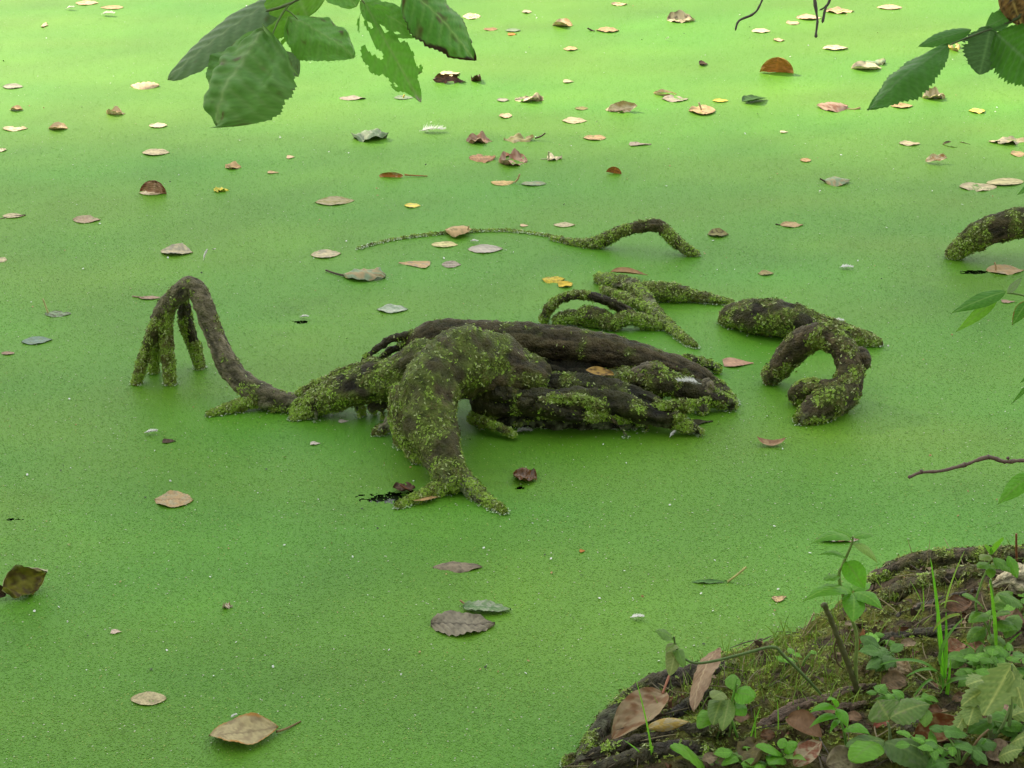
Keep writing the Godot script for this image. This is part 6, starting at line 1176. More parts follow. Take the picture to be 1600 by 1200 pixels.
	herb_leaf(o, [0.2544, 0.0676, -2.0924, 0.2029, 0.1189, -2.0624], 0.0396, {"nu": 24, "nv": 14, "kind": "ovate", "c": Color(0.175, 0.434, 0.0298), "cv": Color(0.21, 0.403, 0.051), "blot": -0.35, "cup": -0.35, "arch": 0.3, "teeth": 0.25, "tn": 5})
	herb_leaf(o, [0.2421, 0.0572, -2.0924, 0.2663, 0.0706, -2.1124], 0.0396, {"nu": 24, "nv": 14, "kind": "ovate", "c": Color(0.2275, 0.341, 0.085), "cv": Color(0.21, 0.403, 0.051), "blot": -0.35, "cup": -0.35, "arch": 0.3, "teeth": 0.2, "tn": 6})
	herb_leaf(o, [0.2593, 0.0521, -2.0924, 0.2963, 0.0779, -2.0924], 0.0306, {"nu": 24, "nv": 14, "kind": "ovate", "c": Color(0.1925, 0.341, 0.0595), "cv": Color(0.21, 0.403, 0.051), "blot": -0.35, "cup": -0.35, "arch": 0.3, "teeth": 0.2, "tn": 6})
	herb_leaf(o, [0.2893, 0.0469, -2.0924, 0.3095, 0.0676, -2.0924], 0.027, {"nu": 24, "nv": 14, "kind": "ovate", "c": Color(0.175, 0.403, 0.034), "cv": Color(0.21, 0.403, 0.051), "blot": -0.35, "cup": -0.35, "arch": 0.3, "teeth": 0.08, "tn": 11})
	o = thing("low_herb", "low herb with pointed bright green leaves below the rolled brown leaf", "plant", "")
	stem(o, [0.3614, 0.0517, -2.086, 0.0016, 0.3581, 0.0774, -2.086, 0.0014, 0.3554, 0.0958, -2.086, 0.0012], Color(0.16, 0.26, 0.06), "stem")
	herb_leaf(o, [0.3557, 0.0897, -2.086, 0.3149, 0.1163, -2.066], 0.0234, {"nu": 24, "nv": 14, "kind": "ovate", "c": Color(0.175, 0.465, 0.034), "cv": Color(0.21, 0.403, 0.051), "blot": -0.35, "cup": -0.35, "arch": 0.3, "teeth": 0.08, "tn": 11})
	herb_leaf(o, [0.3572, 0.0928, -2.086, 0.3765, 0.108, -2.086], 0.0216, {"nu": 24, "nv": 14, "kind": "ovate", "c": Color(0.175, 0.465, 0.034), "cv": Color(0.21, 0.403, 0.051), "blot": -0.35, "cup": -0.35, "arch": 0.5, "teeth": 0.08, "tn": 11})
	herb_leaf(o, [0.356, 0.0856, -2.086, 0.3317, 0.1006, -2.046], 0.027, {"nu": 24, "nv": 14, "kind": "ovate", "c": Color(0.14, 0.372, 0.0255), "cv": Color(0.21, 0.403, 0.051), "blot": -0.35, "cup": -0.35, "arch": 0.3, "teeth": 0.08, "tn": 11})
	herb_leaf(o, [0.3592, 0.0877, -2.086, 0.3828, 0.1066, -2.046], 0.0162, {"nu": 24, "nv": 14, "kind": "lance", "c": Color(0.21, 0.403, 0.051), "cv": Color(0.21, 0.403, 0.051), "blot": -0.35, "cup": -0.35, "arch": 0.3, "teeth": 0.08, "tn": 11})
	herb_leaf(o, [0.3535, 0.0979, -2.086, 0.3609, 0.1019, -2.106], 0.0144, {"nu": 24, "nv": 14, "kind": "ovate", "c": Color(0.21, 0.496, 0.0425), "cv": Color(0.21, 0.403, 0.051), "blot": -0.35, "cup": -0.35, "arch": 0.3, "teeth": 0.08, "tn": 11})
	o = thing("low_herb", "herb with long arching slender leaves in the bottom middle of the bank", "plant", "")
	stem(o, [0.4498, 0.051, -2.108, 0.0018, 0.4408, 0.1026, -2.108, 0.0017, 0.432, 0.1311, -2.108, 0.0014, 0.4276, 0.1452, -2.108, 0.0012], Color(0.14, 0.3, 0.05), "stem")
	herb_leaf(o, [0.4278, 0.1432, -2.108, 0.3839, 0.158, -2.078], 0.0162, {"nu": 24, "nv": 14, "kind": "lance", "c": Color(0.1575, 0.434, 0.0298), "cv": Color(0.21, 0.403, 0.051), "blot": -0.35, "cup": -0.35, "arch": 0.8, "teeth": 0.08, "tn": 11})
	herb_leaf(o, [0.4302, 0.1331, -2.108, 0.3854, 0.1339, -2.078], 0.0126, {"nu": 24, "nv": 14, "kind": "lance", "c": Color(0.1575, 0.434, 0.0298), "cv": Color(0.21, 0.403, 0.051), "blot": -0.35, "cup": -0.35, "arch": 0.8, "teeth": 0.08, "tn": 11})
	herb_leaf(o, [0.4276, 0.1452, -2.108, 0.438, 0.1339, -2.078], 0.0162, {"nu": 24, "nv": 14, "kind": "lance", "c": Color(0.1575, 0.434, 0.0298), "cv": Color(0.21, 0.403, 0.051), "blot": -0.35, "cup": -0.35, "arch": 0.8, "teeth": 0.08, "tn": 11})
	herb_leaf(o, [0.4258, 0.1472, -2.108, 0.4058, 0.1778, -2.078], 0.0126, {"nu": 24, "nv": 14, "kind": "lance", "c": Color(0.1575, 0.434, 0.0298), "cv": Color(0.21, 0.403, 0.051), "blot": -0.35, "cup": -0.35, "arch": 0.8, "teeth": 0.08, "tn": 11})
	herb_leaf(o, [0.4322, 0.128, -2.108, 0.4135, 0.1259, -2.078], 0.009, {"nu": 24, "nv": 14, "kind": "lance", "c": Color(0.1575, 0.434, 0.0298), "cv": Color(0.21, 0.403, 0.051), "blot": -0.35, "cup": -0.35, "arch": 0.8, "teeth": 0.08, "tn": 11})
	herb_leaf(o, [0.4384, 0.1128, -2.108, 0.4697, 0.1239, -2.078], 0.0216, {"nu": 24, "nv": 14, "kind": "lance", "c": Color(0.1575, 0.434, 0.0298), "cv": Color(0.21, 0.403, 0.051), "blot": -0.35, "cup": -0.35, "arch": 0.8, "teeth": 0.08, "tn": 11})
	o = thing("broad_leaved_herb", "herb with broad blotchy grey green leaves at the bottom, right of the slender leaved one", "plant", "")
	stem(o, [0.5112, 0.016, -2.1198, 0.0023, 0.5047, 0.0735, -2.1198, 0.0022, 0.5022, 0.1044, -2.1198, 0.0018, 0.4977, 0.1167, -2.1198, 0.0014], Color(0.3, 0.38, 0.18), "stem")
	stem(o, [0.5199, 0.016, -2.1198, 0.0016, 0.5107, 0.0631, -2.1198, 0.0014, 0.5047, 0.0941, -2.1198, 0.0013], Color(0.28, 0.36, 0.16), "stem")
	herb_leaf(o, [0.5009, 0.1197, -2.1198, 0.488, 0.1327, -2.1498], 0.0468, {"nu": 24, "nv": 14, "kind": "ovate", "c": Color(0.175, 0.2945, 0.0723), "cv": Color(0.35, 0.434, 0.1275), "blot": 0.1, "cup": -0.35, "arch": 0.3, "teeth": 0.08, "tn": 11, "c2": Color(0.28, 0.28, 0.16), "up": Vector3(-0.3, 0.8, 0.5)})
	herb_leaf(o, [0.5006, 0.1228, -2.1198, 0.5546, 0.1451, -2.1198], 0.045, {"nu": 24, "nv": 14, "kind": "ovate", "c": Color(0.1575, 0.279, 0.0638), "cv": Color(0.35, 0.434, 0.1275), "blot": 0.12, "cup": -0.35, "arch": 0.4, "teeth": 0.2, "tn": 7, "c2": Color(0.26, 0.26, 0.14)})
	herb_leaf(o, [0.5467, 0.139, -2.1198, 0.541, 0.1276, -2.0898], 0.0198, {"nu": 24, "nv": 14, "kind": "ovate", "c": Color(0.175, 0.341, 0.0425), "cv": Color(0.21, 0.403, 0.051), "blot": -0.35, "cup": -0.35, "arch": 0.3, "teeth": 0.2, "tn": 6})
	herb_leaf(o, [0.4883, 0.1053, -2.0898, 0.5466, 0.096, -2.0398], 0.0504, {"nu": 24, "nv": 14, "kind": "ovate", "c": Color(0.1313, 0.2325, 0.0553), "cv": Color(0.21, 0.31, 0.085), "blot": 0.1, "cup": -0.3, "arch": 0.5, "teeth": 0.08, "tn": 11, "c2": Color(0.2, 0.22, 0.12)})
	herb_leaf(o, [0.4898, 0.1073, -2.0898, 0.4304, 0.1187, -2.0598], 0.0306, {"nu": 24, "nv": 14, "kind": "ovate", "c": Color(0.1575, 0.279, 0.068), "cv": Color(0.28, 0.403, 0.1105), "blot": -0.35, "cup": -0.35, "arch": 0.3, "teeth": 0.08, "tn": 11})
	herb_leaf(o, [0.4793, 0.1124, -2.0798, 0.432, 0.1237, -2.0198], 0.0396, {"nu": 24, "nv": 14, "kind": "round", "c": Color(0.1925, 0.465, 0.0255), "cv": Color(0.21, 0.403, 0.051), "blot": -0.35, "cup": -0.35, "arch": 0.3, "teeth": 0.08, "tn": 11})
	herb_leaf(o, [0.4696, 0.1074, -2.0798, 0.4461, 0.1207, -2.0198], 0.027, {"nu": 24, "nv": 14, "kind": "ovate", "c": Color(0.1925, 0.465, 0.0255), "cv": Color(0.21, 0.403, 0.051), "blot": -0.35, "cup": -0.35, "arch": 0.3, "teeth": 0.08, "tn": 11})
	o = thing("grass_tuft", "tuft of broad arching grass blades in the middle of the bank", "grass", "")
	herb_leaf(o, [0.5991, 0.1073, -2.2288, 0.566, 0.2643, -2.1988], 0.0117, {"nu": 26, "nv": 8, "kind": "blade", "c": Color(0.105, 0.31, 0.0255), "cv": Color(0.1575, 0.372, 0.034), "blot": -0.4, "cup": 0.4, "arch": -0.12, "corr": 0, "veins": 1, "warp": 0.02, "teeth": 0})
	herb_leaf(o, [0.5933, 0.1126, -2.2288, 0.5622, 0.3021, -2.2488], 0.009, {"nu": 26, "nv": 8, "kind": "blade", "c": Color(0.175, 0.558, 0.0255), "cv": Color(0.1575, 0.372, 0.034), "blot": -0.4, "cup": 0.4, "arch": 0.1, "corr": 0, "veins": 1, "warp": 0.02, "teeth": 0})
	herb_leaf(o, [0.5968, 0.1126, -2.2288, 0.5878, 0.2259, -2.2288], 0.0081, {"nu": 26, "nv": 8, "kind": "blade", "c": Color(0.14, 0.434, 0.0255), "cv": Color(0.1575, 0.372, 0.034), "blot": -0.4, "cup": 0.4, "arch": 0.05, "corr": 0, "veins": 1, "warp": 0.02, "teeth": 0})
	herb_leaf(o, [0.5908, 0.1021, -2.2288, 0.491, 0.1578, -2.1888], 0.0108, {"nu": 26, "nv": 8, "kind": "blade", "c": Color(0.1225, 0.31, 0.0425), "cv": Color(0.1575, 0.372, 0.034), "blot": -0.4, "cup": 0.4, "arch": 0.9, "corr": 0, "veins": 1, "warp": 0.02, "teeth": 0})
	herb_leaf(o, [0.5948, 0.0968, -2.2288, 0.5282, 0.1459, -2.1788], 0.0099, {"nu": 26, "nv": 8, "kind": "blade", "c": Color(0.14, 0.341, 0.051), "cv": Color(0.1575, 0.372, 0.034), "blot": -0.4, "cup": 0.4, "arch": 1, "corr": 0, "veins": 1, "warp": 0.02, "teeth": 0})
	herb_leaf(o, [0.594, 0.0862, -2.2288, 0.6422, 0.1331, -2.1888], 0.018, {"nu": 26, "nv": 8, "kind": "blade", "c": Color(0.1225, 0.2635, 0.0425), "cv": Color(0.1925, 0.372, 0.068), "blot": -0.4, "cup": 0.4, "arch": 0.8, "corr": 0, "veins": 1, "warp": 0.02, "teeth": 0})
	herb_leaf(o, [0.6019, 0.0597, -2.2288, 0.6021, 0.1491, -2.2288], 0.0072, {"nu": 26, "nv": 8, "kind": "blade", "c": Color(0.14, 0.4185, 0.0255), "cv": Color(0.1575, 0.372, 0.034), "blot": -0.4, "cup": 0.4, "arch": 0.1, "corr": 0, "veins": 1, "warp": 0.02, "teeth": 0})
	herb_leaf(o, [0.59, 0.1105, -2.2288, 0.5478, 0.1429, -2.1988], 0.0081, {"nu": 26, "nv": 8, "kind": "blade", "c": Color(0.105, 0.2945, 0.0255), "cv": Color(0.1575, 0.372, 0.034), "blot": -0.4, "cup": 0.4, "arch": 0.6, "corr": 0, "veins": 1, "warp": 0.02, "teeth": 0})
	herb_leaf(o, [0.5851, 0.1063, -2.2288, 0.5398, 0.1198, -2.1688], 0.0072, {"nu": 26, "nv": 8, "kind": "blade", "c": Color(0.0875, 0.248, 0.017), "cv": Color(0.1575, 0.372, 0.034), "blot": -0.4, "cup": 0.4, "arch": 0.7, "corr": 0, "veins": 1, "warp": 0.02, "teeth": 0})
	herb_leaf(o, [0.6078, 0.2158, -2.2288, 0.5742, 0.1852, -2.2288], 0.0081, {"nu": 26, "nv": 8, "kind": "blade", "c": Color(0.245, 0.31, 0.034), "cv": Color(0.1575, 0.372, 0.034), "blot": -0.4, "cup": 0.4, "arch": 0.9, "corr": 0, "veins": 1, "warp": 0.02, "teeth": 0, "edge": Color(0.25, 0.2, 0.05), "edgew": 0.2})
	herb_leaf(o, [0.5896, 0.1335, -2.2288, 0.6167, 0.2137, -2.2288], 0.0081, {"nu": 26, "nv": 8, "kind": "blade", "c": Color(0.1575, 0.3255, 0.068), "cv": Color(0.1575, 0.372, 0.034), "blot": -0.4, "cup": 0.4, "arch": 0.8, "corr": 0, "veins": 1, "warp": 0.02, "teeth": 0})
	o = thing("grass_clump", "single pale grass stalk crossing the mossy roots on the right", "grass", "")
	herb_leaf(o, [0.6488, 0.0787, -2.4675, 0.6709, 0.1835, -2.4675], 0.0036, {"nu": 26, "nv": 8, "kind": "blade", "c": Color(0.35, 0.558, 0.085), "cv": Color(0.1575, 0.372, 0.034), "blot": -0.4, "cup": 0.4, "arch": 0.25, "corr": 0, "veins": 1, "warp": 0.02, "teeth": 0})
	herb_leaf(o, [0.6425, 0.0843, -2.4675, 0.6713, 0.0843, -2.4675], 0.0027, {"nu": 26, "nv": 8, "kind": "blade", "c": Color(0.35, 0.558, 0.085), "cv": Color(0.1575, 0.372, 0.034), "blot": -0.4, "cup": 0.4, "arch": 1.2, "corr": 0, "veins": 1, "warp": 0.02, "teeth": 0})
	o = thing("grass_clump", "bright broad grass blade standing at the right, near the leafy herb", "grass", "")
	herb_leaf(o, [0.6912, 0.1011, -2.3275, 0.6689, 0.2175, -2.3275], 0.0117, {"nu": 26, "nv": 8, "kind": "blade", "c": Color(0.175, 0.496, 0.0255), "cv": Color(0.1575, 0.372, 0.034), "blot": -0.4, "cup": 0.4, "arch": 0.06, "corr": 0, "veins": 1, "warp": 0.02, "teeth": 0})
	herb_leaf(o, [0.6933, 0.0468, -2.3275, 0.6389, 0.1118, -2.3275], 0.0081, {"nu": 26, "nv": 8, "kind": "blade", "c": Color(0.14, 0.403, 0.0255), "cv": Color(0.1575, 0.372, 0.034), "blot": -0.4, "cup": 0.4, "arch": 0.3, "corr": 0, "veins": 1, "warp": 0.02, "teeth": 0})
	herb_leaf(o, [0.691, 0.0686, -2.3275, 0.7284, 0.1279, -2.3275], 0.0081, {"nu": 26, "nv": 8, "kind": "blade", "c": Color(0.14, 0.372, 0.0255), "cv": Color(0.1575, 0.372, 0.034), "blot": -0.4, "cup": 0.4, "arch": 0.3, "corr": 0, "veins": 1, "warp": 0.02, "teeth": 0})
	o = thing("grass_clump", "fine upright grass blades at the lower left tip of the bank", "grass", "")
	herb_leaf(o, [0.191, 0.0337, -2.1173, 0.1591, 0.197, -2.1173], 0.0045, {"nu": 26, "nv": 8, "kind": "blade", "c": Color(0.2275, 0.589, 0.034), "cv": Color(0.1575, 0.372, 0.034), "blot": -0.4, "cup": 0.4, "arch": 0.12, "corr": 0, "veins": 1, "warp": 0.02, "teeth": 0})
	herb_leaf(o, [0.1872, 0.0442, -2.1173, 0.1466, 0.0908, -2.1173], 0.0054, {"nu": 26, "nv": 8, "kind": "blade", "c": Color(0.245, 0.589, 0.034), "cv": Color(0.1575, 0.372, 0.034), "blot": -0.4, "cup": 0.4, "arch": 0.3, "corr": 0, "veins": 1, "warp": 0.02, "teeth": 0})
	herb_leaf(o, [0.1875, 0.0337, -2.1173, 0.1877, 0.0826, -2.1173], 0.0054, {"nu": 26, "nv": 8, "kind": "blade", "c": Color(0.21, 0.558, 0.0255), "cv": Color(0.1575, 0.372, 0.034), "blot": -0.4, "cup": 0.4, "arch": 0, "corr": 0, "veins": 1, "warp": 0.02, "teeth": 0})
	o = thing("grass_clump", "two thin grass blades in front of the second mossy root", "grass", "")
	herb_leaf(o, [0.6193, 0.0689, -2.4744, 0.6127, 0.1214, -2.4744], 0.0027, {"nu": 26, "nv": 8, "kind": "blade", "c": Color(0.2275, 0.5115, 0.034), "cv": Color(0.1575, 0.372, 0.034), "blot": -0.4, "cup": 0.4, "arch": 0.1, "corr": 0, "veins": 1, "warp": 0.02, "teeth": 0})
	herb_leaf(o, [0.6151, 0.0835, -2.4744, 0.5923, 0.1247, -2.4744], 0.0027, {"nu": 26, "nv": 8, "kind": "blade", "c": Color(0.2275, 0.5115, 0.034), "cv": Color(0.1575, 0.372, 0.034), "blot": -0.4, "cup": 0.4, "arch": 0.1, "corr": 0, "veins": 1, "warp": 0.02, "teeth": 0})
	o = thing("grass_clump", "slim green grass stalks left of the rolled brown leaf", "grass", "")
	herb_leaf(o, [0.3198, 0.0752, -2.1347, 0.332, 0.1349, -2.1347], 0.0036, {"nu": 26, "nv": 8, "kind": "blade", "c": Color(0.2275, 0.558, 0.0425), "cv": Color(0.1575, 0.372, 0.034), "blot": -0.4, "cup": 0.4, "arch": 0.15, "corr": 0, "veins": 1, "warp": 0.02, "teeth": 0})
	herb_leaf(o, [0.3268, 0.0732, -2.1347, 0.3221, 0.1298, -2.1347], 0.0027, {"nu": 26, "nv": 8, "kind": "blade", "c": Color(0.2275, 0.558, 0.0425), "cv": Color(0.1575, 0.372, 0.034), "blot": -0.4, "cup": 0.4, "arch": 0.1, "corr": 0, "veins": 1, "warp": 0.02, "teeth": 0})
	herb_leaf(o, [0.3565, 0.0939, -2.1347, 0.3518, 0.1451, -2.1347], 0.0027, {"nu": 26, "nv": 8, "kind": "blade", "c": Color(0.2275, 0.5115, 0.0425), "cv": Color(0.1575, 0.372, 0.034), "blot": -0.4, "cup": 0.4, "arch": 0.1, "corr": 0, "veins": 1, "warp": 0.02, "teeth": 0})
	o = thing("leafy_herb", "leafy herb with a crown of small toothed leaves above the mossy roots at the right", "plant", "")
	stem(o, [0.7007, 0.0555, -2.3641, 0.0018, 0.689, 0.1048, -2.3641, 0.0018, 0.6666, 0.1425, -2.3641, 0.0017, 0.6692, 0.1799, -2.3641, 0.0016, 0.6756, 0.2063, -2.3641, 0.0014, 0.6789, 0.2272, -2.3641, 0.0013], Color(0.2, 0.33, 0.08), "stem")
	stem(o, [0.689, 0.1048, -2.3641, 0.0016, 0.6903, 0.1532, -2.3641, 0.0015, 0.6827, 0.1905, -2.3641, 0.0014], Color(0.2, 0.33, 0.08), "stem")
	herb_leaf(o, [0.6786, 0.2293, -2.3641, 0.6576, 0.2326, -2.3441], 0.018, {"nu": 24, "nv": 14, "kind": "ovate", "c": Color(0.28, 0.341, 0.1105), "cv": Color(0.21, 0.403, 0.051), "blot": -0.35, "cup": -0.35, "arch": 0.3, "teeth": 0.2, "tn": 7})
	herb_leaf(o, [0.6793, 0.2314, -2.3641, 0.6875, 0.2719, -2.3441], 0.0234, {"nu": 24, "nv": 14, "kind": "ovate", "c": Color(0.175, 0.465, 0.0255), "cv": Color(0.21, 0.403, 0.051), "blot": -0.35, "cup": -0.35, "arch": 0.3, "teeth": 0.2, "tn": 7})
	herb_leaf(o, [0.6827, 0.2252, -2.3641, 0.7048, 0.2128, -2.3441], 0.0198, {"nu": 24, "nv": 14, "kind": "ovate", "c": Color(0.14, 0.31, 0.034), "cv": Color(0.21, 0.403, 0.051), "blot": -0.35, "cup": -0.35, "arch": 0.3, "teeth": 0.2, "tn": 7})
	herb_leaf(o, [0.6781, 0.2168, -2.3641, 0.6552, 0.2201, -2.3441], 0.018, {"nu": 24, "nv": 14, "kind": "ovate", "c": Color(0.14, 0.31, 0.034), "cv": Color(0.21, 0.403, 0.051), "blot": -0.35, "cup": -0.35, "arch": 0.3, "teeth": 0.2, "tn": 7})
	herb_leaf(o, [0.6818, 0.2168, -2.3641, 0.688, 0.2181, -2.3441], 0.0162, {"nu": 24, "nv": 14, "kind": "ovate", "c": Color(0.21, 0.372, 0.0595), "cv": Color(0.21, 0.403, 0.051), "blot": -0.35, "cup": -0.35, "arch": 0.3, "teeth": 0.2, "tn": 7})
	herb_leaf(o, [0.6784, 0.2314, -2.3641, 0.6638, 0.2595, -2.3441], 0.0144, {"nu": 24, "nv": 14, "kind": "ovate", "c": Color(0.1925, 0.434, 0.0425), "cv": Color(0.21, 0.403, 0.051), "blot": -0.35, "cup": -0.35, "arch": 0.3, "teeth": 0.2, "tn": 7})
	herb_leaf(o, [0.6805, 0.2115, -2.3641, 0.677, 0.2024, -2.3441], 0.0144, {"nu": 24, "nv": 14, "kind": "ovate", "c": Color(0.175, 0.372, 0.034), "cv": Color(0.21, 0.403, 0.051), "blot": -0.35, "cup": -0.35, "arch": 0.3, "teeth": 0.2, "tn": 7})
	herb_leaf(o, [0.7031, 0.2293, -2.3641, 0.715, 0.2024, -2.3441], 0.018, {"nu": 24, "nv": 14, "kind": "ovate", "c": Color(0.14, 0.372, 0.0255), "cv": Color(0.21, 0.403, 0.051), "blot": -0.35, "cup": -0.35, "arch": 0.3, "teeth": 0.2, "tn": 7})
	herb_leaf(o, [0.6887, 0.1263, -2.3729, 0.6468, 0.1396, -2.3259], 0.0252, {"nu": 24, "nv": 14, "kind": "ovate", "c": Color(0.1313, 0.2945, 0.0298), "cv": Color(0.21, 0.403, 0.051), "blot": -0.35, "cup": -0.35, "arch": 0.4, "teeth": 0.16, "tn": 9})
	herb_leaf(o, [0.6881, 0.1418, -2.3652, 0.7186, 0.1698, -2.3632], 0.0306, {"nu": 24, "nv": 14, "kind": "ovate", "c": Color(0.1225, 0.2635, 0.0382), "cv": Color(0.21, 0.403, 0.051), "blot": -0.35, "cup": -0.35, "arch": 0.4, "teeth": 0.16, "tn": 9})
	herb_leaf(o, [0.688, 0.1237, -2.3684, 0.7089, 0.1511, -2.3329], 0.0306, {"nu": 24, "nv": 14, "kind": "ovate", "c": Color(0.1575, 0.31, 0.051), "cv": Color(0.21, 0.403, 0.051), "blot": -0.35, "cup": -0.35, "arch": 0.4, "teeth": 0.16, "tn": 9})
	herb_leaf(o, [0.6883, 0.1246, -2.3497, 0.7208, 0.1285, -2.3265], 0.027, {"nu": 24, "nv": 14, "kind": "ovate", "c": Color(0.1313, 0.2945, 0.0298), "cv": Color(0.21, 0.403, 0.051), "blot": -0.35, "cup": -0.35, "arch": 0.4, "teeth": 0.16, "tn": 9})
	herb_leaf(o, [0.6821, 0.1138, -2.3583, 0.6517, 0.0993, -2.3386], 0.0252, {"nu": 24, "nv": 14, "kind": "ovate", "c": Color(0.1225, 0.2635, 0.0382), "cv": Color(0.21, 0.403, 0.051), "blot": -0.35, "cup": -0.35, "arch": 0.4, "teeth": 0.16, "tn": 9})
	herb_leaf(o, [0.68, 0.1355, -2.3754, 0.637, 0.1742, -2.3472], 0.0234, {"nu": 24, "nv": 14, "kind": "ovate", "c": Color(0.1313, 0.2945, 0.0298), "cv": Color(0.21, 0.403, 0.051), "blot": -0.35, "cup": -0.35, "arch": 0.4, "teeth": 0.16, "tn": 9})
	herb_leaf(o, [0.6906, 0.0971, -2.3675, 0.7075, 0.0892, -2.3291], 0.0234, {"nu": 24, "nv": 14, "kind": "ovate", "c": Color(0.1575, 0.31, 0.051), "cv": Color(0.21, 0.403, 0.051), "blot": -0.35, "cup": -0.35, "arch": 0.4, "teeth": 0.16, "tn": 9})
	herb_leaf(o, [0.6916, 0.174, -2.3474, 0.7309, 0.1519, -2.3489], 0.027, {"nu": 24, "nv": 14, "kind": "ovate", "c": Color(0.1225, 0.2635, 0.0382), "cv": Color(0.21, 0.403, 0.051), "blot": -0.35, "cup": -0.35, "arch": 0.4, "teeth": 0.16, "tn": 9})
	herb_leaf(o, [0.6706, 0.1147, -2.3484, 0.6703, 0.0484, -2.3581], 0.0216, {"nu": 24, "nv": 14, "kind": "ovate", "c": Color(0.1225, 0.2635, 0.0382), "cv": Color(0.21, 0.403, 0.051), "blot": -0.35, "cup": -0.35, "arch": 0.4, "teeth": 0.16, "tn": 9})
	herb_leaf(o, [0.7286, 0.1298, -2.3672, 0.7021, 0.1133, -2.3252], 0.027, {"nu": 24, "nv": 14, "kind": "ovate", "c": Color(0.1575, 0.31, 0.051), "cv": Color(0.21, 0.403, 0.051), "blot": -0.35, "cup": -0.35, "arch": 0.4, "teeth": 0.16, "tn": 9})
	leafy_clump("dense clump of small green leaves at the right edge in the middle of the bank", 0.6935, -2.2738, 18, 0.0378, 0.0252, Color(0.075, 0.19, 0.04))
	leafy_clump("low dark green broad leaf herb left of the grass tuft, over dry leaves", 0.5448, -2.2942, 9, 0.0324, 0.027, Color(0.06, 0.14, 0.045))
	leafy_clump("clump of dull green leaves just right of the grass tuft", 0.6538, -2.2961, 10, 0.027, 0.0252, Color(0.07, 0.16, 0.045))
	leafy_clump("green leafy clump in the lower right corner of the bank", 0.6709, -2.1251, 15, 0.0414, 0.0324, Color(0.08, 0.2, 0.05))
	leafy_clump("small leafy seedling patch near the bottom edge under the big curled red brown leaf", 0.543, -2.0612, 10, 0.036, 0.018, Color(0.1, 0.25, 0.05))
	leafy_clump("sparse light green seedlings beside the half buried root", 0.5343, -2.3861, 7, 0.0234, 0.0144, Color(0.11, 0.28, 0.05))
	leafy_clump("loose group of small bright leaves on the moss left of the tall herb", 0.4125, -2.318, 6, 0.027, 0.0126, Color(0.12, 0.3, 0.05))
	leafy_clump("low leafy patch between the tall herb and the grass tuft", 0.5332, -2.2082, 11, 0.0324, 0.0198, Color(0.085, 0.21, 0.045))
	leafy_clump("leafy sprigs hanging over the bleached stub at the right edge", 0.7526, -2.4433, 11, 0.0342, 0.0216, Color(0.09, 0.22, 0.05))
	leafy_clump("cluster of long pointed leaves just below the leafy herb at the right", 0.6655, -2.2496, 13, 0.0396, 0.0234, Color(0.08, 0.2, 0.04))
	leafy_clump("bright young leaves at the bottom edge between the low herbs", 0.3162, -2.0802, 9, 0.0306, 0.0198, Color(0.11, 0.28, 0.045))
	leafy_clump("broad dark leaves at the bottom edge left of the thistle stem", 0.5838, -2.0572, 10, 0.0378, 0.027, Color(0.07, 0.17, 0.05))
	o = thing("thistle", "pale green thistle like plant with jagged ribbed leaves in the lower right", "plant", "")
	stem(o, [0.6438, 0.0234, -2.1099, 0.0038, 0.6358, 0.0909, -2.1099, 0.0036, 0.6296, 0.1338, -2.1099, 0.0031], Color(0.26, 0.32, 0.13), "stem")
	stem(o, [0.6576, 0.1012, -2.1099, 0.0027, 0.6563, 0.1519, -2.1099, 0.0025, 0.6503, 0.2137, -2.1099, 0.0014], Color(0.2, 0.3, 0.1), "stem")
	stem(o, [0.6366, 0.0909, -2.1099, 0.0022, 0.6483, 0.1165, -2.1099, 0.0021, 0.6552, 0.1469, -2.1099, 0.0018], Color(0.26, 0.36, 0.14), "stem")
	herb_leaf(o, [0.654, 0.2091, -2.1199, 0.6111, 0.1506, -2.0799], 0.0468, {"nu": 24, "nv": 14, "kind": "ragged", "c": Color(0.2625, 0.372, 0.102), "cv": Color(0.63, 0.682, 0.221), "blot": -0.35, "cup": 0.3, "arch": -0.1, "teeth": 0.45, "tn": 6, "up": Vector3(-0.5, 0.5, 0.8)})
	herb_leaf(o, [0.6503, 0.2068, -2.1099, 0.6679, 0.1557, -2.0899], 0.0324, {"nu": 24, "nv": 14, "kind": "ragged", "c": Color(0.2625, 0.372, 0.102), "cv": Color(0.63, 0.682, 0.221), "blot": -0.35, "cup": -0.35, "arch": 0.1, "teeth": 0.45, "tn": 6, "up": Vector3(0.4, 0.5, 0.8)})
	herb_leaf(o, [0.6344, 0.1635, -2.1299, 0.5895, 0.1469, -2.1099], 0.0342, {"nu": 24, "nv": 14, "kind": "ragged", "c": Color(0.2625, 0.372, 0.102), "cv": Color(0.63, 0.682, 0.221), "blot": -0.35, "cup": -0.35, "arch": 0.4, "teeth": 0.45, "tn": 6})
	herb_leaf(o, [0.6376, 0.1699, -2.1399, 0.5929, 0.18, -2.1099], 0.036, {"nu": 24, "nv": 14, "kind": "ragged", "c": Color(0.2625, 0.372, 0.102), "cv": Color(0.63, 0.682, 0.221), "blot": -0.35, "cup": -0.35, "arch": 0.3, "teeth": 0.45, "tn": 6})
	herb_leaf(o, [0.6124, 0.1501, -2.1199, 0.5941, 0.1376, -2.0799], 0.0306, {"nu": 24, "nv": 14, "kind": "ragged", "c": Color(0.2625, 0.372, 0.102), "cv": Color(0.63, 0.682, 0.221), "blot": -0.35, "cup": -0.35, "arch": 0.3, "teeth": 0.45, "tn": 6})
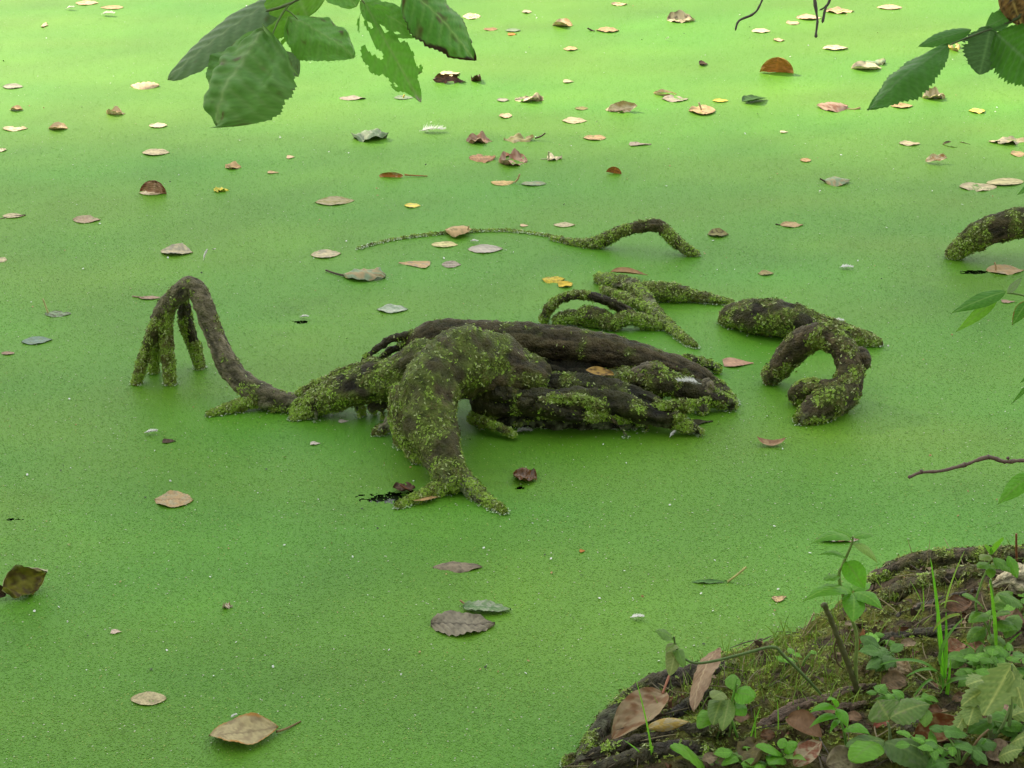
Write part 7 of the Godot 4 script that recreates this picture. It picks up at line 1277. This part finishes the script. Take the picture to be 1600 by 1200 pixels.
	herb_leaf(o, [0.6001, 0.1419, -2.1099, 0.5772, 0.1225, -2.0799], 0.0198, {"nu": 24, "nv": 14, "kind": "ragged", "c": Color(0.2625, 0.372, 0.102), "cv": Color(0.63, 0.682, 0.221), "blot": -0.35, "cup": -0.35, "arch": 0.3, "teeth": 0.45, "tn": 6})
	herb_leaf(o, [0.6585, 0.1317, -2.1099, 0.7068, 0.1519, -2.1099], 0.036, {"nu": 24, "nv": 14, "kind": "ragged", "c": Color(0.2625, 0.372, 0.102), "cv": Color(0.63, 0.682, 0.221), "blot": -0.35, "cup": -0.35, "arch": 0.3, "teeth": 0.45, "tn": 6})
	herb_leaf(o, [0.6499, 0.1073, -2.0799, 0.6793, 0.1367, -2.0599], 0.0396, {"nu": 24, "nv": 14, "kind": "ragged", "c": Color(0.2625, 0.372, 0.102), "cv": Color(0.63, 0.682, 0.221), "blot": -0.35, "cup": -0.35, "arch": 0.4, "teeth": 0.45, "tn": 6})
	herb_leaf(o, [0.6317, 0.1015, -2.0599, 0.6618, 0.1238, -2.0499], 0.0306, {"nu": 24, "nv": 14, "kind": "ragged", "c": Color(0.2625, 0.372, 0.102), "cv": Color(0.63, 0.682, 0.221), "blot": -0.35, "cup": -0.35, "arch": 0.4, "teeth": 0.45, "tn": 6})
	o = thing("grass_clump", "slanting bright green stalk beside the thistle in the bottom right", "grass", "")
	stem(o, [0.5924, 0.0663, -2.0662, 0.0023, 0.6019, 0.0969, -2.0662, 0.0022, 0.6154, 0.1272, -2.0662, 0.0018], Color(0.13, 0.34, 0.04), "stem")
	stem(o, [0.5872, 0.0766, -2.0662, 0.0018, 0.6035, 0.1222, -2.0662, 0.0018, 0.618, 0.1422, -2.0662, 0.0014], Color(0.2, 0.13, 0.06), "dry_stalk")
	fallen("large curled brown leaf with a pale lower half and red stalk, by the curved root", [0.2165, 0.0711, -2.2588, 0.1339, 0.0405, -2.1823], 0.0558, {"nu": 30, "nv": 20, "kind": "ovate", "cup": 0.6, "arch": 0.3, "warp": 0.12, "up": Vector3(-0.35, 0.75, 0.6), "veins": 7, "corr": 0.03, "c": Color(0.2, 0.09, 0.035), "c2": Color(0.36, 0.26, 0.15), "blot": 0.62, "cv": Color(0.3, 0.17, 0.09), "sc": Color(0.3, 0.1, 0.05)}, [0.2108, 0.0701, -2.254, 0.0018, 0.2231, 0.0819, -2.2855, 0.0018, 0.2346, 0.0867, -2.314, 0.0021], "fallen_leaf", "dead leaves lying on the bank")
	fallen("long tan leaf with a strong pale midrib standing beside the heart leaved herb", [0.299, 0.0846, -2.3464, 0.248, 0.0788, -2.192], 0.0432, {"nu": 30, "nv": 20, "kind": "ovate", "cup": -0.3, "arch": 0.3, "warp": 0.12, "up": Vector3(-0.6, 0.35, 0.9), "veins": 8, "corr": 0.05, "c": Color(0.27, 0.17, 0.1), "cv": Color(0.42, 0.3, 0.18), "c2": Color(0.2, 0.11, 0.06)}, [], "fallen_leaf", "dead leaves lying on the bank")
	fallen("narrow leaf with a yellow upper edge lying on the bottom roots", [0.184, 0.0683, -2.1752, 0.2426, 0.0822, -2.1706], 0.0216, {"nu": 30, "nv": 20, "kind": "ovate", "cup": -1, "arch": 0.5, "warp": 0.12, "up": Vector3(0, 0.7, 0.7), "veins": 7, "corr": 0.03, "c": Color(0.4, 0.26, 0.06), "c2": Color(0.42, 0.34, 0.22)}, [], "fallen_leaf", "dead leaves lying on the bank")
	fallen("rust orange leaf tip under the bottom roots", [0.1724, 0.0601, -2.1306, 0.1983, 0.0656, -2.1331], 0.0144, {"nu": 30, "nv": 20, "kind": "ovate", "cup": 0.5, "arch": 0.3, "warp": 0.12, "up": Vector3(0, 0.85, 0.5), "veins": 7, "corr": 0.03, "c": Color(0.42, 0.15, 0.025)}, [], "fallen_leaf", "dead leaves lying on the bank")
	fallen("smooth rolled brown leaf lying on the bare soil", [0.3732, 0.0947, -2.1619, 0.4142, 0.0919, -2.118], 0.0414, {"nu": 30, "nv": 20, "kind": "ovate", "cup": 1.2, "arch": 0.3, "warp": 0.05, "up": Vector3(-0.2, 0.9, 0.4), "veins": 7, "corr": 0.01, "c": Color(0.19, 0.095, 0.045), "c2": Color(0.24, 0.13, 0.07)}, [], "fallen_leaf", "dead leaves lying on the bank")
	fallen("upright rust brown pointed leaf right of the tall herb stalk", [0.5026, 0.0691, -2.3644, 0.522, 0.0618, -2.4425], 0.0252, {"nu": 30, "nv": 20, "kind": "ovate", "cup": 0.4, "arch": 0.3, "warp": 0.12, "up": Vector3(0.2, 0.35, 1), "veins": 7, "corr": 0.03, "c": Color(0.26, 0.095, 0.025), "c2": Color(0.17, 0.06, 0.02)}, [], "fallen_leaf", "dead leaves lying on the bank")
	fallen("big red brown curled leaf with a pale tan lip in the bottom right", [0.5304, 0.1071, -2.1037, 0.5981, 0.1239, -2.1156], 0.0486, {"nu": 30, "nv": 20, "kind": "ovate", "cup": 1.1, "arch": -0.3, "warp": 0.12, "up": Vector3(0, 0.75, 0.7), "veins": 7, "corr": 0.03, "c": Color(0.22, 0.065, 0.02), "c2": Color(0.36, 0.22, 0.1), "blot": 0.4, "edge": Color(0.4, 0.27, 0.13), "edgew": 0.14}, [], "fallen_leaf", "dead leaves lying on the bank")
	fallen("dark brown leaf in the shade behind the grass tuft", [0.6504, 0.081, -2.4616, 0.6907, 0.0829, -2.4802], 0.0306, {"nu": 30, "nv": 20, "kind": "ovate", "cup": 0.5, "arch": 0.3, "warp": 0.12, "up": Vector3(0, 0.85, 0.5), "veins": 7, "corr": 0.03, "c": Color(0.1, 0.045, 0.018), "c2": Color(0.16, 0.07, 0.03)}, [], "fallen_leaf", "dead leaves lying on the bank")
	fallen("reddish leaf under the grass tuft", [0.6238, 0.09, -2.3342, 0.6528, 0.0902, -2.3541], 0.027, {"nu": 30, "nv": 20, "kind": "ovate", "cup": 0.5, "arch": 0.3, "warp": 0.12, "up": Vector3(0, 0.85, 0.5), "veins": 7, "corr": 0.03, "c": Color(0.26, 0.1, 0.05), "c2": Color(0.3, 0.18, 0.1)}, [], "fallen_leaf", "dead leaves lying on the bank")
	fallen("dusty pink brown leaf right of the grass tuft", [0.6537, 0.0882, -2.3458, 0.6819, 0.0906, -2.3204], 0.027, {"nu": 30, "nv": 20, "kind": "ovate", "cup": 0.5, "arch": 0.3, "warp": 0.12, "up": Vector3(0, 0.85, 0.5), "veins": 7, "corr": 0.03, "c": Color(0.3, 0.17, 0.11), "c2": Color(0.2, 0.08, 0.05)}, [], "fallen_leaf", "dead leaves lying on the bank")
	fallen("crimson brown scrap of leaf under the leafy herb", [0.666, 0.0922, -2.3308, 0.6755, 0.0957, -2.2927], 0.0198, {"nu": 30, "nv": 20, "kind": "ovate", "cup": 0.5, "arch": 0.3, "warp": 0.12, "up": Vector3(0, 0.85, 0.5), "veins": 7, "corr": 0.03, "c": Color(0.22, 0.06, 0.03)}, [], "fallen_leaf", "dead leaves lying on the bank")
	fallen("tan crumpled leaf left of the grass tuft", [0.5339, 0.0843, -2.3087, 0.565, 0.0873, -2.2814], 0.0306, {"nu": 30, "nv": 20, "kind": "ovate", "cup": 0.5, "arch": 0.3, "warp": 0.25, "up": Vector3(0, 0.85, 0.5), "veins": 7, "corr": 0.03, "c": Color(0.34, 0.23, 0.13), "c2": Color(0.15, 0.09, 0.05)}, [], "fallen_leaf", "dead leaves lying on the bank")
	fallen("brown leaf under the low dark herb", [0.5148, 0.0854, -2.2527, 0.5576, 0.0867, -2.2666], 0.0306, {"nu": 30, "nv": 20, "kind": "ovate", "cup": 0.5, "arch": 0.3, "warp": 0.12, "up": Vector3(0, 0.85, 0.5), "veins": 7, "corr": 0.03, "c": Color(0.22, 0.13, 0.07), "c2": Color(0.1, 0.06, 0.03)}, [], "fallen_leaf", "dead leaves lying on the bank")
	fallen("red leaf edge beside the broad leaved herb", [0.5066, 0.0941, -2.1588, 0.4826, 0.0953, -2.1351], 0.0162, {"nu": 30, "nv": 20, "kind": "ovate", "cup": 0.5, "arch": 0.3, "warp": 0.12, "up": Vector3(0, 0.85, 0.5), "veins": 7, "corr": 0.03, "c": Color(0.28, 0.06, 0.03)}, [], "fallen_leaf", "dead leaves lying on the bank")
	fallen("olive brown leaf at the bottom edge left of the low herb", [0.3248, 0.0883, -2.1172, 0.311, 0.0891, -2.0557], 0.045, {"nu": 30, "nv": 20, "kind": "ovate", "cup": 0.7, "arch": 0.3, "warp": 0.25, "up": Vector3(-0.3, 0.8, 0.6), "veins": 7, "corr": 0.03, "c": Color(0.13, 0.1, 0.03), "c2": Color(0.08, 0.05, 0.02)}, [], "fallen_leaf", "dead leaves lying on the bank")
	fallen("pale cream leaf with a red brown fold at the bottom edge", [0.3684, 0.0873, -2.0626, 0.4078, 0.1062, -2.0921], 0.0306, {"nu": 30, "nv": 20, "kind": "ovate", "cup": 0.8, "arch": 0.3, "warp": 0.12, "up": Vector3(0, 0.85, 0.5), "veins": 7, "corr": 0.03, "c": Color(0.42, 0.31, 0.2), "c2": Color(0.25, 0.06, 0.03), "blot": 0.45}, [], "fallen_leaf", "dead leaves lying on the bank")
	fallen("grey brown leaf at the bottom edge right of the cream one", [0.4093, 0.0929, -2.0576, 0.4616, 0.0955, -2.0721], 0.0396, {"nu": 30, "nv": 20, "kind": "ovate", "cup": 0.5, "arch": 0.3, "warp": 0.12, "up": Vector3(0, 0.85, 0.5), "veins": 7, "corr": 0.03, "c": Color(0.24, 0.19, 0.11), "c2": Color(0.14, 0.1, 0.06)}, [], "fallen_leaf", "dead leaves lying on the bank")
	fallen("pinkish brown leaf by the right edge under the leafy clump", [0.6647, 0.0968, -2.1896, 0.6912, 0.0996, -2.1556], 0.0306, {"nu": 30, "nv": 20, "kind": "ovate", "cup": 0.5, "arch": 0.3, "warp": 0.12, "up": Vector3(0, 0.85, 0.5), "veins": 7, "corr": 0.03, "c": Color(0.27, 0.17, 0.12), "c2": Color(0.18, 0.1, 0.07)}, [], "fallen_leaf", "dead leaves lying on the bank")
	fallen("brown leaf at the right edge among the herbs", [0.7225, 0.0879, -2.4361, 0.7525, 0.0911, -2.4045], 0.0306, {"nu": 30, "nv": 20, "kind": "ovate", "cup": 0.5, "arch": 0.3, "warp": 0.12, "up": Vector3(0, 0.85, 0.5), "veins": 7, "corr": 0.03, "c": Color(0.22, 0.12, 0.08), "c2": Color(0.14, 0.07, 0.04)}, [], "fallen_leaf", "dead leaves lying on the bank")
	fallen("dry beige leaf lying near the bottom right corner", [0.6226, 0.1011, -2.0813, 0.6542, 0.1041, -2.0562], 0.036, {"nu": 30, "nv": 20, "kind": "ovate", "cup": 0.5, "arch": 0.3, "warp": 0.12, "up": Vector3(0, 0.85, 0.5), "veins": 7, "corr": 0.03, "c": Color(0.3, 0.2, 0.13), "c2": Color(0.18, 0.11, 0.07)}, [], "fallen_leaf", "dead leaves lying on the bank")
	fallen("small brown leaf bottom edge, right of the stout dark root", [0.2511, 0.0783, -2.0883, 0.2741, 0.0805, -2.0916], 0.0162, {"nu": 14, "nv": 8, "kind": "ovate", "cup": 0.3525, "arch": 0.3, "warp": 0.2, "up": Vector3(0, 0.85, 0.5), "veins": 7, "corr": 0.03, "c": Color(0.32, 0.22, 0.14)}, [], "fallen_leaf", "dead leaves lying on the bank")
	fallen("little brown leaf left of the rolled brown leaf", [0.3325, 0.0837, -2.1328, 0.3558, 0.0846, -2.1398], 0.0162, {"nu": 14, "nv": 8, "kind": "ovate", "cup": 0.4292, "arch": 0.3, "warp": 0.2, "up": Vector3(0, 0.85, 0.5), "veins": 7, "corr": 0.03, "c": Color(0.16, 0.07, 0.03)}, [], "fallen_leaf", "dead leaves lying on the bank")
	fallen("small curled leaf by the slim brown root", [0.4262, 0.0864, -2.1914, 0.4494, 0.0878, -2.1854], 0.0162, {"nu": 14, "nv": 8, "kind": "ovate", "cup": 0.8154, "arch": 0.3, "warp": 0.2, "up": Vector3(0, 0.85, 0.5), "veins": 7, "corr": 0.03, "c": Color(0.2, 0.11, 0.06)}, [], "fallen_leaf", "dead leaves lying on the bank")
	fallen("small reddish leaf right of the slim brown root", [0.4544, 0.0883, -2.1747, 0.4761, 0.091, -2.1649], 0.0162, {"nu": 14, "nv": 8, "kind": "ovate", "cup": 0.2591, "arch": 0.3, "warp": 0.2, "up": Vector3(0, 0.85, 0.5), "veins": 7, "corr": 0.03, "c": Color(0.2, 0.11, 0.06)}, [], "fallen_leaf", "dead leaves lying on the bank")
	fallen("small brown leaf above the tan crumpled one", [0.5645, 0.0781, -2.3685, 0.59, 0.0808, -2.3676], 0.0162, {"nu": 14, "nv": 8, "kind": "ovate", "cup": 0.9083, "arch": 0.3, "warp": 0.2, "up": Vector3(0, 0.85, 0.5), "veins": 7, "corr": 0.03, "c": Color(0.32, 0.22, 0.14)}, [], "fallen_leaf", "dead leaves lying on the bank")
	fallen("little tan leaf in front of the grass tuft", [0.6042, 0.0936, -2.2058, 0.6292, 0.094, -2.2126], 0.0162, {"nu": 14, "nv": 8, "kind": "ovate", "cup": 0.7979, "arch": 0.3, "warp": 0.2, "up": Vector3(0, 0.85, 0.5), "veins": 7, "corr": 0.03, "c": Color(0.2, 0.11, 0.06)}, [], "fallen_leaf", "dead leaves lying on the bank")
	fallen("small dark leaf beside the grey root end", [0.5633, 0.0934, -2.1793, 0.5873, 0.0947, -2.1776], 0.0162, {"nu": 14, "nv": 8, "kind": "ovate", "cup": 0.6791, "arch": 0.3, "warp": 0.2, "up": Vector3(0, 0.85, 0.5), "veins": 7, "corr": 0.03, "c": Color(0.16, 0.07, 0.03)}, [], "fallen_leaf", "dead leaves lying on the bank")
	fallen("small pale leaf at the right edge beside the clump", [0.7024, 0.091, -2.3039, 0.7279, 0.0924, -2.3112], 0.0162, {"nu": 14, "nv": 8, "kind": "ovate", "cup": 0.2618, "arch": 0.3, "warp": 0.2, "up": Vector3(0, 0.85, 0.5), "veins": 7, "corr": 0.03, "c": Color(0.28, 0.18, 0.1)}, [], "fallen_leaf", "dead leaves lying on the bank")
	fallen("small dark leaf right of the heart leaved herb", [0.3032, 0.0777, -2.1852, 0.3273, 0.0806, -2.1843], 0.0162, {"nu": 14, "nv": 8, "kind": "ovate", "cup": 0.2115, "arch": 0.3, "warp": 0.2, "up": Vector3(0, 0.85, 0.5), "veins": 7, "corr": 0.03, "c": Color(0.2, 0.11, 0.06)}, [], "fallen_leaf", "dead leaves lying on the bank")
	fallen("small brown leaf left of the thistle stem", [0.6211, 0.0968, -2.1632, 0.6422, 0.0976, -2.1547], 0.0162, {"nu": 14, "nv": 8, "kind": "ovate", "cup": 0.4134, "arch": 0.3, "warp": 0.2, "up": Vector3(0, 0.85, 0.5), "veins": 7, "corr": 0.03, "c": Color(0.2, 0.11, 0.06)}, [], "fallen_leaf", "dead leaves lying on the bank")
	o = thing("wood_stub", "bleached fibrous stub of old wood at the right end of the mossy roots", "wood", "")
	root(o, [0.7242, 0.0874, -2.5124, 0.0027, 0.745, 0.102, -2.5124, 0.0081, 0.7663, 0.102, -2.5124, 0.0216, 0.8016, 0.0908, -2.5124, 0.0252], {"bark": Color(0.42, 0.36, 0.25), "moss": 0.0, "lump": 0.45}, "stub")
	surface_spots.clear()
	rim_spots.clear()
	o = thing("dry_stalk", "short upright rust brown stalk at the right end of the upper mossy root", "stalk", "")
	stem(o, [0.8006, 0.0561, -2.6387, 0.002, 0.7963, 0.0852, -2.6387, 0.0018, 0.7936, 0.1095, -2.6387, 0.0017], Color(0.2, 0.075, 0.03), "stem")
	o = thing("dry_stalk", "dry straw stalk standing at the water edge near the tall herb", "stalk", "")
	stem(o, [0.4362, 0.0197, -2.4716, 0.0016, 0.4462, 0.0447, -2.4716, 0.0015, 0.4543, 0.0673, -2.4716, 0.0014], Color(0.4, 0.33, 0.18), "stem")
	stem(o, [0.4381, 0.0197, -2.4716, 0.0013, 0.4506, 0.0368, -2.4716, 0.0012, 0.4592, 0.0515, -2.4716, 0.0009], Color(0.36, 0.28, 0.15), "stem")
	o = thing("white_chip", "flat white chip of bark or paper between the bottom roots", "litter", "")
	herb_leaf(o, [0.125, 0.0403, -2.1253, 0.1445, 0.0529, -2.1253], 0.0198, {"nu": 24, "nv": 14, "kind": "chip", "c": Color(0.9625, 0.8835, 0.68), "cv": Color(0.9625, 0.8835, 0.68), "blot": -0.35, "cup": 0.1, "arch": 0, "teeth": 0.08, "tn": 11, "c2": Color(0.6, 0.58, 0.58), "warp": 0.05, "up": Vector3(0, 0.8, 0.6)})


func specks() -> void:
	# white down and pale crumbs too small to pick apart
	var where := []
	var tints := []
	for k in 420:
		var z := -2.4 - 4.4 * pow(rng.randf(), 1.3)
		var x := rng.randf_range(-0.3, 0.3) * -z
		if inland(x, z) > 0.0: continue
		where.append(Transform3D(Basis.from_euler(Vector3(rng.randfn(0.0, 0.4), rng.randf() * TAU, rng.randfn(0.0, 0.4))).scaled(Vector3.ONE * rng.randf_range(0.5, 1.5)), Vector3(x, 0.0025, z)))
		var u := rng.randf()
		tints.append(Color(0.75, 0.75, 0.7) if u < 0.55 else (Color(0.42, 0.25, 0.1) if u < 0.85 else Color(0.04, 0.06, 0.02)))
	scatter("down_specks", "tiny white down specks and crumbs scattered over the duckweed", "specks", frond_mesh, M.frond, where, tints)


func crown_of(o: Node3D, count: int, spot: Callable, size: float, tint: Color) -> void:
	var lm := leaf_mesh(Vector3.ZERO, Vector3(0.1, -0.02, 0), 0.085, Vector3.UP, {"kind": "round", "nu": 4, "nv": 4, "cup": -0.4, "c": Color.WHITE, "c2": Color.WHITE, "cv": Color.WHITE, "warp": 0.0})
	var mm := MultiMesh.new()
	mm.transform_format = MultiMesh.TRANSFORM_3D
	mm.use_colors = true
	mm.mesh = lm
	mm.instance_count = count
	for i in count:
		var p := Vector3.ZERO
		for t in 30:
			p = spot.call()
			if n_lump.get_noise_3dv(p * 0.09) > -0.35: break
		mm.set_instance_transform(i, Transform3D(Basis.from_euler(Vector3(rng.randfn(0.0, 0.5), rng.randf() * TAU, rng.randfn(0.0, 0.5))).scaled(Vector3.ONE * size * rng.randf_range(0.8, 1.3)), p))
		mm.set_instance_color(i, tint * rng.randf_range(0.7, 1.4))
	var c := MultiMeshInstance3D.new()
	c.name = "crown"
	c.multimesh = mm
	c.material_override = M.green_leaf
	c.set_meta("kind", "stuff")
	o.add_child(c, true)


func wood(o: Node3D, called: String, p: Array, sides := 10) -> void:
	put(tube_mesh(p, {"plain": true, "bark": Color(0.1, 0.085, 0.06), "sides": sides, "lump": 0.12, "step": 0.12}), called, M.stem, o)


func build_overhead_tree() -> void:
	# the tree that the photographer stands under: its crown shades the near water, its twigs hang into the picture
	var o := thing("overhanging_tree", "leafy tree standing over the near bank, its crown above the picture", "tree")
	wood(o, "trunk", [-2.0, -0.1, 1.9, 0.3, -1.9, 1.2, 1.8, 0.24, -1.6, 2.6, 1.2, 0.2, -1.2, 4.2, 0.6, 0.14, -0.9, 5.6, 0.2, 0.05], 14)
	for k in 9:
		var a := -PI * 0.5 + (k - 4) * 0.42
		var l := rng.randf_range(2.0, 3.6)
		var y := 2.7 + 0.3 * (k % 4)
		wood(o, "limb", [-1.55, y - 0.3, 1.1, 0.07, -1.55 + cos(a) * l * 0.5, y + 0.5, 1.1 + sin(a) * l * 0.5, 0.045, -1.55 + cos(a) * l + 0.8, y + 0.6, 1.1 + sin(a) * l, 0.015])
	crown_of(o, 5600, func(): return Vector3(rng.randf_range(-5.5, 5.5), rng.randf_range(2.3, 6.5), 4.5 - 5.2 * pow(rng.randf(), 0.8)), 1.6, Color(0.045, 0.12, 0.02))
	# undergrowth and trees on the wooded bank behind the photographer
	for x in [-6.0, -3.0, 0.5, 3.5, 6.5]:
		var z := 4.6 if absf(x) < 5.0 else 2.6
		var w := thing("bank_tree", "leafy young tree of the wooded bank behind the photographer, %s" % ["far left of all", "left of the path", "straight behind", "right of the path", "by the right shore"][int((x + 6.0) / 3.0)], "tree", "trees of the wooded bank behind the viewer", Vector3(x, 0, z))
		wood(w, "trunk", [0, -0.1, 0, 0.12, 0.1, 2.0, 0, 0.09, 0.0, 7.5, 0.1, 0.03])
		crown_of(w, 2600, func(): return Vector3(rng.randfn(0.0, 1.0), rng.randf_range(0.1, 8.0), rng.randfn(0.0, 0.45)), 1.9, Color(0.04, 0.1, 0.018))
	# the tall tree on the left shore, between the sun and the near water
	var t := thing("tall_tree", "tall tree on the far left shore that shades the near half of the pond", "tree", "", Vector3(-15.2, 0, -13.05))
	wood(t, "trunk", [0, -0.3, 0, 0.4, 0.1, 6.0, 0.1, 0.3, 0.0, 12.0, 0, 0.2, 0.1, 18.0, 0, 0.05], 14)
	crown_of(t, 5200, func():
		var d := Vector3(rng.randfn(0.0, 1.0), rng.randfn(0.0, 1.0), rng.randfn(0.0, 1.0)).normalized() * pow(rng.randf(), 0.4)
		var q := Vector3(0, 14.0, 0) + d * Vector3(5.2, 1.2, 5.2)
		var shade := Vector2(q.x - 15.2 + q.y * 1.078, q.z - 13.05 + q.y * 0.937)   # where its shade falls; the crown is thin towards the near bank
		if shade.distance_to(Vector2(0.86, -2.42)) < 0.42 and rng.randf() < 0.9: q.x -= 2.5
		return q, 3.2, Color(0.045, 0.12, 0.02))
	var shore_mesh := SphereMesh.new()
	shore_mesh.radius = 9.0
	shore_mesh.height = 1.4
	shore_mesh.radial_segments = 40
	shore_mesh.rings = 12
	var far := put(shore_mesh, "far_shore", M.shore)
	far.position = Vector3(-17.5, -0.25, -16.0)
	tag(far, "", "", "", "structure")
	surface_spots.clear()
	rim_spots.clear()


# a low bushy herb: stalks that spread from one foot, each with a leaf or two
func leafy_clump(label: String, x: float, z: float, n: int, spread: float, size: float, tint: Color) -> void:
	var at := on_bank(x, z, -0.003)
	var o := thing("leafy_clump", label, "plant", "", at)
	for i in n:
		var a := rng.randf() * TAU
		var r := spread * rng.randf_range(0.2, 1.0)
		var top := Vector3(cos(a) * r, spread * rng.randf_range(0.35, 1.1), sin(a) * r * 0.7)
		stem(o, [0.0, 0.0, 0.0, 0.0013, top.x * 0.4, top.y * 0.65, top.z * 0.4, 0.0012, top.x, top.y, top.z, 0.0009], Color(0.17, 0.28, 0.06))
		for k in 1 + i % 2:
			var d := Vector3(cos(a + k * 2.2) + rng.randf_range(-0.4, 0.4), rng.randf_range(-0.5, 0.25), sin(a + k * 2.2) + rng.randf_range(-0.4, 0.4)).normalized()
			var l := size * rng.randf_range(0.8, 1.4)
			var g := rng.randf_range(0.8, 1.35)
			var c := Color(tint.r * 1.75 * g, tint.g * 1.55 * g, tint.b * g)
			var q := top + d * l
			herb_leaf(o, [top.x, top.y, top.z, q.x, q.y, q.z], l * rng.randf_range(0.5, 0.75), {"kind": ["ovate", "ovate", "heart", "lance"][rng.randi() % 4], "nu": 20, "nv": 12, "c": c, "cv": c * 1.4, "blot": -0.3, "cup": rng.randf_range(-0.6, 0.1), "arch": rng.randf_range(0.1, 0.7), "teeth": rng.randf_range(0.06, 0.24), "tn": 9.0, "warp": 0.08})
